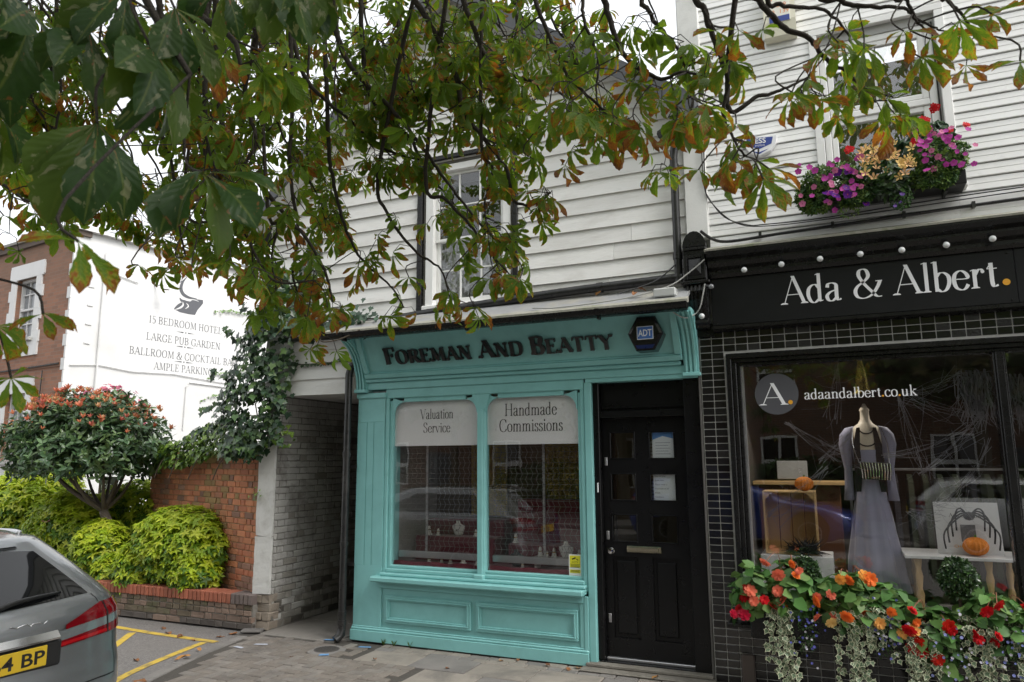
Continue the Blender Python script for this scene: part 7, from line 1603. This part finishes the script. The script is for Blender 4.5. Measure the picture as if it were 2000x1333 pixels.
MID= [(-0.79,-4.42,3.17,0.15,-5),(-0.73,-4.48,3.07,0.16,15),(-0.65,-4.34,3.1,0.15,0),(-0.89,-4.35,3.2,0.14,-20),(-0.57,-4.3,3.06,0.14,10),(-0.46,-4.25,3.06,0.15,15),(-0.35,-4.52,2.99,0.15,-5),(-0.29,-4.6,2.95,0.15,10),(-0.34,-4.48,2.8,0.11,-35),(-0.23,-4.54,2.79,0.12,-25),(-0.14,-4.6,2.69,0.15,20),(-0.17,-4.52,2.76,0.13,-15),(-0.13,-4.5,2.76,0.12,40),(-0.05,-4.5,2.99,0.13,30),(-0.06,-4.4,3.02,0.13,-40),(0.01,-4.37,3.01,0.13,35),(0.16,-4.43,3.12,0.14,-10),(0.26,-4.5,3.11,0.12,20),(0.15,-4.31,3.05,0.12,0),(0.3,-4.46,3.04,0.13,35),(0.33,-4.46,3.09,0.12,60),(0.39,-4.55,3.08,0.15,40),(0.05,-4.48,3.11,0.13,-20),(0.09,-4.46,3.14,0.13,15),(0.45,-4.62,3.04,0.1,70),(0.51,-4.57,2.92,0.13,0),(-0.23,-4.39,3.19,0.14,0),(-0.27,-4.43,3.29,0.15,10),(-0.22,-4.46,2.94,0.14,-15),(-1.15,-4.04,2.63,0.125,-5),(-1.29,-4.02,2.84,0.12,20),(-1.21,-3.99,2.82,0.13,35),(-1.51,-3.98,2.63,0.13,5),(-1.78,-3.89,2.74,0.13,10),(-1.99,-4,2.79,0.14,0),(-2.16,-4.14,2.54,0.15,-10),(-2.07,-4.11,2.58,0.14,20),(-2.15,-4.48,2.64,0.14,-10),(-2.26,-4.54,2.71,0.15,0),(-2.38,-4.59,2.69,0.1,10),(-2.24,-4.96,2.59,0.085,5),(-2.27,-4.76,2.67,0.09,10),(-1.46,-3.83,2.58,0.13,25),(-1.26,-3.98,2.67,0.12,40),(-1.1,-4,3.16,0.13,35),(-1.13,-3.87,3,0.11,45),(-2.62,-5.19,2.94,0.12,30),(-2.58,-5.15,2.81,0.11,40),(-2.67,-5.18,2.77,0.11,30),(-2.36,-4.81,2.72,0.09,10)]
NEAR_TWIGS = [[(-4.8,-6.4,4.8),(-2.7,-6.2,3.9),(-1.62,-5.93,3.15),(-1.42,-5.88,2.9),(-1.33,-5.86,2.78),(-1.24,-5.87,2.66)],[(-2.7,-6.2,3.9),(-1.5,-6.0,3.3),(-1.2,-5.92,2.95),(-1.08,-5.9,2.72),(-.98,-5.88,2.56)],[(-2.7,-6.2,3.9),(-1.9,-6.0,2.75),(-1.62,-5.95,2.32),(-1.42,-5.93,2.24)],[(-1.9,-6.0,2.75),(-1.7,-5.95,2.2),(-1.5,-5.9,2.08)]]
tree = thing('horse_chestnut_tree', 'horse chestnut tree with browning leaves hanging across the top of the street view', 'tree', (-3.2,-9.6,0))
tbark = mat('chestnut_bark', (.035,.028,.022), .9, .35, 20, bump=.9, bscale=60)
trunk = MB().tube(catmull([(-3.2,-9.6,-.05),(-3.18,-9.55,.5),(-3.1,-9.4,2.0),(-3.0,-9.2,3.4),(-3.1,-8.0,4.6)], 5), list(np.linspace(.42,.2,21)), 14).build('trunk', tbark, tree, smooth=True)
LIMBS = [[(-3.1,-8.0,4.6),(-3.0,-6.4,5.5),(-2.8,-4.6,5.6),(-2.3,-3.2,5.7)],[(-3.1,-8.0,4.6),(-1.6,-6.8,5.1),(-.4,-5.2,5.1),(.6,-4.2,5.0)],[(-3.05,-9.3,3.0),(-4.2,-8.2,4.2),(-4.8,-6.4,4.8),(-4.6,-4.6,5.2)],[(-3.0,-6.4,5.5),(-1.8,-5.2,5.5),(-1.2,-4.2,5.3)],[(-3.1,-9.4,2.9),(-1.0,-10,4.6),(2.5,-9.5,5.6)],[(-3.1,-8.0,4.6),(-3.2,-9,6.5),(-3,-9.4,8)]]
for L in LIMBS: MB().tube(catmull(L, 6), list(np.linspace(.13,.035,6*(len(L)-1)+1)), 9).build('limb', tbark, tree, smooth=True)
limb_pts = np.array([p_ for L in LIMBS for p_ in catmull(L, 8)])
# ---- leaf material: green, yellow halo and rusty brown patches that follow each leaflet's own coordinates
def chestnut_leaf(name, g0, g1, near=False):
    N = NT(name); b = N.b; a = N.n('Attribute', attribute_name='luv'); s = N.n('SeparateXYZ'); N.l(a.outputs['Vector'], s.inputs[0]); u, v, r = s.outputs; sk = N.n('Attribute', attribute_name='sick').outputs['Fac']
    cv = N.n('CombineXYZ'); N.l(N.math('ADD', N.math('MULTIPLY', u, .55), N.math('MULTIPLY', r, 9.0)), cv.inputs[0]); N.l(N.math('ADD', N.math('MULTIPLY', v, 1.7), N.math('MULTIPLY', r, 17.0)), cv.inputs[1]); N.l(N.math('MULTIPLY', sk, 11.0), cv.inputs[2])
    n = N.noise(cv.outputs[0], 3.4, 4, .6); n2 = N.noise(cv.outputs[0], 9, 3); n3 = N.noise(cv.outputs[0], 22, 2)
    au = N.math('ABSOLUTE', u)
    t = N.math('ADD', n, N.math('MULTIPLY', N.math('SUBTRACT', v, .58), .50)); t = N.math('ADD', t, N.math('MULTIPLY', N.math('SUBTRACT', au, .5), .14)); t = N.math('ADD', t, N.math('MULTIPLY', N.math('SUBTRACT', sk, .56), .72)); t = N.math('ADD', t, N.math('MULTIPLY', N.math('SUBTRACT', n3, .5), .16))
    vein = N.math('SINE', N.math('MULTIPLY', N.math('SUBTRACT', v, N.math('MULTIPLY', au, .2)), 62.0))
    mid = N.ramp(au, [(.03,1.0),(.10,0.0)])
    c = N.mix(n2, g0, g1); c = N.mix(N.math('MULTIPLY', N.ramp(vein, [(.55,0.0),(1.0,.35 if not near else .12)]), 1.0), c, dark(g0,.6)); c = N.mix(N.math('MULTIPLY', mid, .5), c, (.16,.2,.05))
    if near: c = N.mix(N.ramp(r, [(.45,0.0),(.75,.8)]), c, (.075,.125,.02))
    if not near:
        c = N.mix(N.ramp(t, [(.52,0.0),(.66,.85)]), c, (.30,.26,.025))
        br = N.mix(n2, (.10,.040,.012), (.34,.13,.025)); c = N.mix(N.ramp(t, [(.62,0.0),(.685,1.0)]), c, br); c = N.mix(N.ramp(t, [(.84,0.0),(.98,.75)]), c, (.05,.028,.018))
    else:
        bl = N.noise(cv.outputs[0], 2.9, 3, .55, .6); blm = N.math('MULTIPLY', N.ramp(bl, [(.60,0.0),(.62,1.0)]), N.ramp(vein, [(.1,.75),(.5,1.0)]))
        c = N.mix(N.math('MULTIPLY', blm, .8), c, N.mix(n2, (.30,.31,.19), (.15,.17,.10)))
        sal = N.math('MULTIPLY', N.ramp(au, [(.16,1.0),(.30,0.0)]), N.ramp(N.math('ADD', n, N.math('MULTIPLY', v, -.35)), [(.43,0.0),(.47,1.0)])); c = N.mix(N.math('MULTIPLY', sal, .75), c, (.27,.10,.055))
        c = N.mix(N.ramp(t, [(.66,0.0),(.72,.9)]), c, (.20,.09,.035))
    N.l(c, b.inputs['Base Color']); b.inputs['Roughness'].default_value = .45; b.inputs['Specular IOR Level'].default_value = .35
    bp = N.n('Bump', i_Strength=.35 if not near else .12, i_Distance=.004); N.l(vein, bp.inputs['Height']); N.l(bp.outputs[0], b.inputs['Normal'])
    tl = N.n('BsdfTranslucent'); N.l(N.mix(1.0, c, (2.0,1.8,.95) if not near else (1.6,1.5,.8), 'MULTIPLY'), tl.inputs[0])
    mx = N.n('MixShader'); mx.inputs[0].default_value = .52 if not near else .42; N.l(b.outputs[0], mx.inputs[1]); N.l(tl.outputs[0], mx.inputs[2]); N.l(mx.outputs[0], N.o.inputs['Surface']); return N.m
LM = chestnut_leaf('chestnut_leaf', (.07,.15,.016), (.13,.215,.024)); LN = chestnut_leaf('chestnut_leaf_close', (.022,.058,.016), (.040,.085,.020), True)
PRF = [(0,.04),(.1,.10),(.2,.20),(.3,.36),(.4,.54),(.5,.74),(.6,.92),(.68,1.0),(.76,.96),(.84,.76),(.91,.46),(.96,.20),(1,.015)]
def leaf_geo(seed, fine=1, wide=1.0):
    """one palmate leaf: verts, faces, (u,v,r) per vertex; central leaflet of unit length along +y"""
    r = random.Random(seed); V, F, A = [], [], []; n = r.choice((5,5,6,7))
    spread = r.uniform(*((70,120) if fine < 2 else (34,64))); ang = [(-spread+2*spread*i/(n-1)) for i in range(n)]
    for a in ang:
        k = abs(a)/100; L = (1-.42*k**1.2)*r.uniform(.82,1.08); W = L*r.uniform(.125,.165)*wide; az = math.radians(a+r.uniform(-9,9)); bend = r.uniform(.2,1.5) if fine < 2 else r.uniform(.5,1.6); tw = r.uniform(-.7,.7); fold = r.uniform(.12,.85); e0 = r.uniform(-.45,.25); rr = r.random(); o = len(V); y = z = 0.0; pv = 0; curl = r.uniform(-.5,.9) if r.random() < .55 else 0
        prf = PRF if fine == 1 else PRF[::2] if fine == 0 else [q for i in range(len(PRF)-1) for q in (PRF[i], ((PRF[i][0]+PRF[i+1][0])/2, (PRF[i][1]+PRF[i+1][1])/2*1.03))]+[PRF[-1]]
        for j, (v_, w_) in enumerate(prf):
            th = e0-bend*v_; dv = (v_-pv)*L; pv = v_; y += dv*math.cos(th); z += dv*math.sin(th)
            w = W*w_*(1+((.11 if fine < 2 else .05) if j % 2 else (-.07 if fine < 2 else -.02))*(v_ > .12)*(v_ < .97)+r.uniform(-.05,.05)); t_ = tw*v_; wave = .05*L*math.sin(v_*9+rr*6)*w_
            for sd in ((-1,-.5,0,.5,1) if fine else (-1,0,1)):
                lx = sd*w; lz = abs(sd)**1.3*w*fold+wave*abs(sd)*.5+curl*w*sd*abs(sd)*v_
                X = lx*math.cos(t_)-lz*math.sin(t_); Z_ = lx*math.sin(t_)+lz*math.cos(t_)
                nx = -math.sin(th)
                yy = y-Z_*math.sin(th); zz = z+Z_*math.cos(th)
                V.append((X*math.cos(az)+yy*math.sin(az), -X*math.sin(az)+yy*math.cos(az), zz)); A.append((sd, v_, rr))
        m = len(prf); nc = 5 if fine else 3; F += [(o+nc*j+q, o+nc*j+q+1, o+nc*j+q+nc+1, o+nc*j+q+nc) for j in range(m-1) for q in range(nc-1)]
    return V, F, A
def set_attr(me, A, sick):
    at = me.attributes.new('luv', 'FLOAT_VECTOR', 'POINT'); at.data.foreach_set('vector', np.asarray(A, np.float32).ravel()); s_ = me.attributes.new('sick', 'FLOAT', 'POINT'); s_.data.foreach_set('value', np.asarray(sick, np.float32)*np.ones(len(A), np.float32))
NVAR = 14; GEO = [leaf_geo(500+i) for i in range(NVAR)]; GEO0 = [leaf_geo(500+i, 0) for i in range(NVAR)]; VAR = []
SICK = [.28,.34,.36,.40,.42,.45,.48,.5,.54,.58,.62,.68,.76,.86]
for i, (V, F, A) in enumerate(GEO):
    mb = MB(); mb.add(V, F); me = mb.mesh('leaf', LM, True); set_attr(me, A, SICK[i]); VAR.append(me)
NEARV = []
for i in range(6):
    V, F, A = leaf_geo(900+i, 2, 1.2); mb = MB(); mb.add(V, F); me = mb.mesh('leaf', LN, True); set_attr(me, A, (.25,.35,.3,.42,.3,.38)[i]); NEARV.append(me)
# ---- branches with side twigs and leaves
tg = random.Random(42); twigs = MB(); LV = []          # LV: (hub, ydir, zdir, size, sick)
def hang_leaf(node, size=None, sick=None, out=None):
    node = Vector(node); a = tg.uniform(0, 2*PI); e = math.radians(tg.uniform(25,85)); d = Vector((math.cos(a)*math.cos(e), math.sin(a)*math.cos(e), -math.sin(e)))
    pl = tg.uniform(.05,.13); pd = Vector((math.cos(a), math.sin(a), tg.uniform(-.4,.35))).normalized(); hub = node+pd*pl*.8+Vector((0,0,-pl*.45))
    twigs.tube([node, node+pd*pl*.5, hub], .0018, 4, caps=False)
    up = Vector((0,0,1))-d*Vector((0,0,1)).dot(d)
    if up.length < .1: up = Vector((math.cos(a), math.sin(a), 0))
    up = (up.normalized()+Vector((tg.gauss(0,.35),tg.gauss(0,.35),tg.gauss(0,.2)))).normalized()
    LV.append((hub, d, up, size or tg.uniform(.085,.145), tg.random()**1.5 if sick is None else sick))
def twig(p0, d, L, r0, depth=0):
    p_ = Vector(p0); d = Vector(d).normalized(); pts = [p_.copy()]; n = max(3, int(L/.05))
    for i in range(n):
        d = (d+Vector((tg.gauss(0,.16),tg.gauss(0,.16),tg.gauss(0,.14)-.055))).normalized(); p_ = p_+d*(L/n); pts.append(p_.copy())
        if i > 0 and tg.random() < .42*LEAF_RATE: hang_leaf(p_)
    twigs.tube(pts, [r0*(1-.65*i/n) for i in range(n+1)], 5, caps=False)
    for _ in range(tg.choice((1,2,2,3))): hang_leaf(p_)
    if depth < 1 and L > .22 and tg.random() < .5: twig(pts[n//2], Vector((tg.gauss(0,1),tg.gauss(0,1),-.4)), L*.5, r0*.7, 1)
branch_pts = []
for r0, P_ in BRANCHES:
    p0 = np.array(P_[0]); k = np.argmin(np.linalg.norm(limb_pts-p0-np.array([0,0,.5]), axis=1)); anchor = limb_pts[k]
    full = [tuple(anchor), tuple((anchor+p0)/2+np.array([0,0,.12]))]+list(P_) if p0[2] > 2.9 and np.linalg.norm(anchor-p0) < 3.2 else list(P_)
    c = catmull(full, 7); c = [q+np.array([tg.gauss(0,.0018) for _ in range(3)]) for q in c]; n = len(c)
    MB().tube(c, [r0*(1.5-1.15*i/(n-1)) for i in range(n)], 7).build('branch', tbark, tree, smooth=True)
    vis = [Vector(q) for q in catmull(P_, 7)]; acc = 0; branch_pts += vis; tip = P_[-1]
    rate = .22 if tip[0] > -.12 else 2.0 if tip[0] > -.8 and tip[2] > 2.9 else .85 if tip[2] < 3.0 else 2.5 if len(P_) < 5 else 2.1; LT = (.05,.14) if rate < .5 else (.06,.2) if rate <= 1 else (.08,.3)
    for i in range(1, len(vis)):
        acc += (vis[i]-vis[i-1]).length
        while acc > .07:
            acc -= .07; t = i/len(vis); bd = (vis[i]-vis[i-1]).normalized()
            if tg.random() < .40*rate: 
                d = bd*.5+Vector((tg.gauss(0,.7),tg.gauss(0,.7),tg.gauss(-.15,.4))); twig(vis[i], d, tg.uniform(*LT)*(1-.3*t), .0045)
            elif tg.random() < .5*rate: hang_leaf(vis[i])
    for _ in range(1 if rate < .5 else 3): hang_leaf(vis[-1])
for L in NEAR_TWIGS: MB().tube(catmull(L, 6), list(np.linspace(.016,.005,6*(len(L)-1)+1)), 7).build('branch', tbark, tree, smooth=True)
bp_ = np.array([tuple(q) for q in branch_pts]+[tuple(q) for L in NEAR_TWIGS for q in catmull(L, 6)])
def placed_leaf(x, y, z, L, roll, near, i):
    hub = Vector((x,y,z)); w = (CAM-hub).normalized(); n_ = Vector((w.x*.75+tg.gauss(0,.25), w.y*.75+tg.gauss(0,.25), .55+tg.gauss(0,.15))).normalized()
    dn = Vector((0,0,-1)); side = dn.cross(w).normalized()*-1; a = math.radians(roll); d = dn*math.cos(a)+Vector((CR.x,CR.y,0))*math.sin(a)+Vector((w.x,w.y,0))*.15
    d = (d-n_*d.dot(n_)).normalized(); k = int(np.argmin(np.linalg.norm(bp_-np.array(hub+Vector((0,0,.12))), axis=1))); b_ = Vector(bp_[k])
    if (b_-hub).length < .75: twigs.tube(catmull([hub, hub-d*L*.45+Vector((0,0,.03)), b_], 4), .0026, 5, caps=False)
    else: twigs.tube([hub, hub-d*L*.6], .0026, 5, caps=False)
    if near:
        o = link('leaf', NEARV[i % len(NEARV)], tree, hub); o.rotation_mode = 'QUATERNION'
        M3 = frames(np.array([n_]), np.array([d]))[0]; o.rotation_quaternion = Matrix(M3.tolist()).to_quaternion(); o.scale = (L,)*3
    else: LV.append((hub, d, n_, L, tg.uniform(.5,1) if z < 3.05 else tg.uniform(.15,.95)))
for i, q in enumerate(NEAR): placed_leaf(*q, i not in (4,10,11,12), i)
for i, q in enumerate(MID): placed_leaf(*q, False, i)
# ---- the 280 leaves that show largest become parts, the others one mass
def shown(h):
    d = h-CAM; f_ = d.dot(CF)
    if f_ < .3: return 99
    X, Y = d.dot(CR)/f_, d.dot(CU)/f_
    return f_ if abs(X) < .74 and abs(Y) < .50 else 50+f_
LV.sort(key=lambda q: shown(q[0])-q[3]*4)
order = sorted(range(NVAR), key=lambda i: SICK[i])
def pick(s): return order[min(NVAR-1, max(0, int(s*NVAR+tg.gauss(0,.6))))]
for hub, d, up, size, sick in LV[:280]:
    o = link('leaf', VAR[pick(sick)], tree, hub); o.rotation_mode = 'QUATERNION'
    M3 = frames(np.array([up]), np.array([d]))[0]; o.rotation_quaternion = Matrix(M3.tolist()).to_quaternion(); o.scale = (size,)*3
# unseen crown above and behind the viewer, thickened to block sky light
gc = np.random.default_rng(8)
for _ in range(3400):
    p_ = Vector((gc.normal(-1.0,3.4), gc.normal(-7.0,2.0), gc.uniform(4.0,9.5))); d = p_-CAM; 
    if p_.y > -3.4 or d.length < 2.0: continue
    f_ = d.dot(CF)
    if f_ > 0 and d.dot(CU)/f_ < .62 and abs(d.dot(CR)/f_) < 1.0: continue
    a = gc.uniform(0,6.28); LV.append((p_, Vector((math.cos(a),math.sin(a),-.6)).normalized(), Vector((gc.normal()*.3,gc.normal()*.3,1)), gc.uniform(.22,.34), gc.random()**1.5))
groups = {}
for q in LV[280:]: groups.setdefault(pick(q[4]), []).append(q)
tv, tf, ta, ts, off = [], [], [], [], 0
for i, L in groups.items():
    V, F, A = GEO0[i]; V = np.array(V); n = len(L); R = frames(np.array([tuple(q[2]) for q in L]), np.array([tuple(q[1]) for q in L])); W_ = np.einsum('nij,kj->nki', R, V)*np.array([q[3] for q in L])[:,None,None]+np.array([tuple(q[0]) for q in L])[:,None,:]
    tv.append(W_.reshape(-1,3)); f_ = np.array(F); tf.append((f_[None]+(np.arange(n)*len(V))[:,None,None]+off).reshape(-1,4)); off += n*len(V); ta.append(np.tile(np.array(A),(n,1))); ts.append(np.full(n*len(V), SICK[i]))
tv, tf, ta, ts = np.concatenate(tv), np.concatenate(tf), np.concatenate(ta), np.concatenate(ts)
me = bpy.data.meshes.new('foliage'); me.vertices.add(len(tv)); me.vertices.foreach_set('co', tv.astype(np.float32).ravel()); me.loops.add(tf.size); me.loops.foreach_set('vertex_index', tf.astype(np.int32).ravel()); me.polygons.add(len(tf)); me.polygons.foreach_set('loop_start', np.arange(0,tf.size,4,dtype=np.int32)); me.polygons.foreach_set('use_smooth', np.ones(len(tf),bool)); me.materials.append(LM); me.update(calc_edges=True); set_attr(me, ta, ts)
tag(link('foliage', me, tree), kind='stuff'); tag(twigs.build('twigs', tbark, tree), kind='stuff')
print('LEAVES', len(LV), 'tris', len(tf)*2)
# ------------------------------------------------------------------ fallen leaves
fl_m = [mat('dead_leaf_%d' % i, c_, .8, .3, 60) for i, c_ in enumerate(((.22,.09,.03),(.14,.06,.025),(.34,.16,.04)))]
def dead_leaf(seed):
    r = random.Random(seed); mb = MB(); n = 7; rows = []
    for j in range(n):
        v_ = j/(n-1); w = .28*math.sin(PI*min(1,v_*1.02))**.7+.01; z = .10*math.sin(v_*3+seed)+.12*v_*(seed % 2); rows.append([(-w*r.uniform(.7,1.1), v_, z+r.uniform(.05,.22)*w*3), (0,v_,z), (w*r.uniform(.7,1.1), v_, z+r.uniform(.05,.22)*w*3)])
    mb.v = [p_ for q in rows for p_ in q]; mb.f = [(3*j+i,3*j+i+1,3*j+i+4,3*j+i+3) for j in range(n-1) for i in (0,1)]; mb.m = [0]*len(mb.f); return mb.mesh('fallen_leaf', fl_m[seed % 3])
DL = [dead_leaf(i) for i in range(6)]
dl_spots = [(-7.05,-.47,.11,'brown fallen leaf on the far yellow line'),(-6.75,-.5,.10,'curled leaf on the middle of the far yellow line'),(-6.5,-.62,.08,'small leaf beside the corner of the yellow lines'),(-6.35,-.24,.12,'pale leaf on the asphalt near the low wall end'),(-6.3,-.33,.1,'second pale leaf near the low wall end'),(-6.0,-1.28,.15,'large rust leaf on the kerb stones'),(-6.32,-1.42,.09,'leaf lying on the curved yellow line'),(-7.3,-.32,.09,'yellow leaf on the asphalt by the car'),(-6.1,-.9,.07,'tiny leaf inside the yellow bay'),(-5.75,-1.95,.14,'leaf on the pavement edge at the bottom'),(-5.0,-.75,.05,'tiny leaf on the herringbone paving'),(-3.05,-.1,.07,'orange leaf below the right hand panel'),(-2.9,-.08,.06,'small orange leaf at the plinth'),(-2.62,-.1,.08,'curled brown leaf near the door post'),(-2.3,-.12,.1,'brown leaf at the corner of the step'),(-2.38,-.1,.08,'second leaf at the corner of the step'),(-3.4,-.5,.08,'leaf on the large flagstone'),(-1.6,-.17,.08,'leaf on the concrete door step'),(-4.2,-.55,.07,'leaf on the flag below the downpipe')]
for i, (x, y, s, lab) in enumerate(dl_spots):
    o = link('fallen_leaf', DL[i % 6], None, (x,y,.021 if (y > -.2 and x > -2.3) else .006 if x > -6.15 else -.014), (rnd.uniform(-.2,.2),rnd.uniform(-.2,.2),rnd.uniform(0,6)), s); tag(o, lab, 'leaf', 'fallen leaves on the ground')
for i, (x, y, z) in enumerate(((-1.62,-.3,3.37),(-1.5,-.28,3.39),(-2.0,-.2,3.42))): tag(link('fallen_leaf', DL[i], None, (x,y,z), (.5,.2,i*2.), .09), ('dead leaf caught on the lean-to roof by the cable','second dead leaf beside the light fitting','dead leaf against the black wall pipe')[i], 'leaf', 'fallen leaves on the ground')
tag(link('fallen_leaf', DL[1], None, (-5.0,-3.35,1.475), (0,0,1), .09), 'rust coloured leaf lying on the grey car roof', 'leaf', 'fallen leaves on the ground')
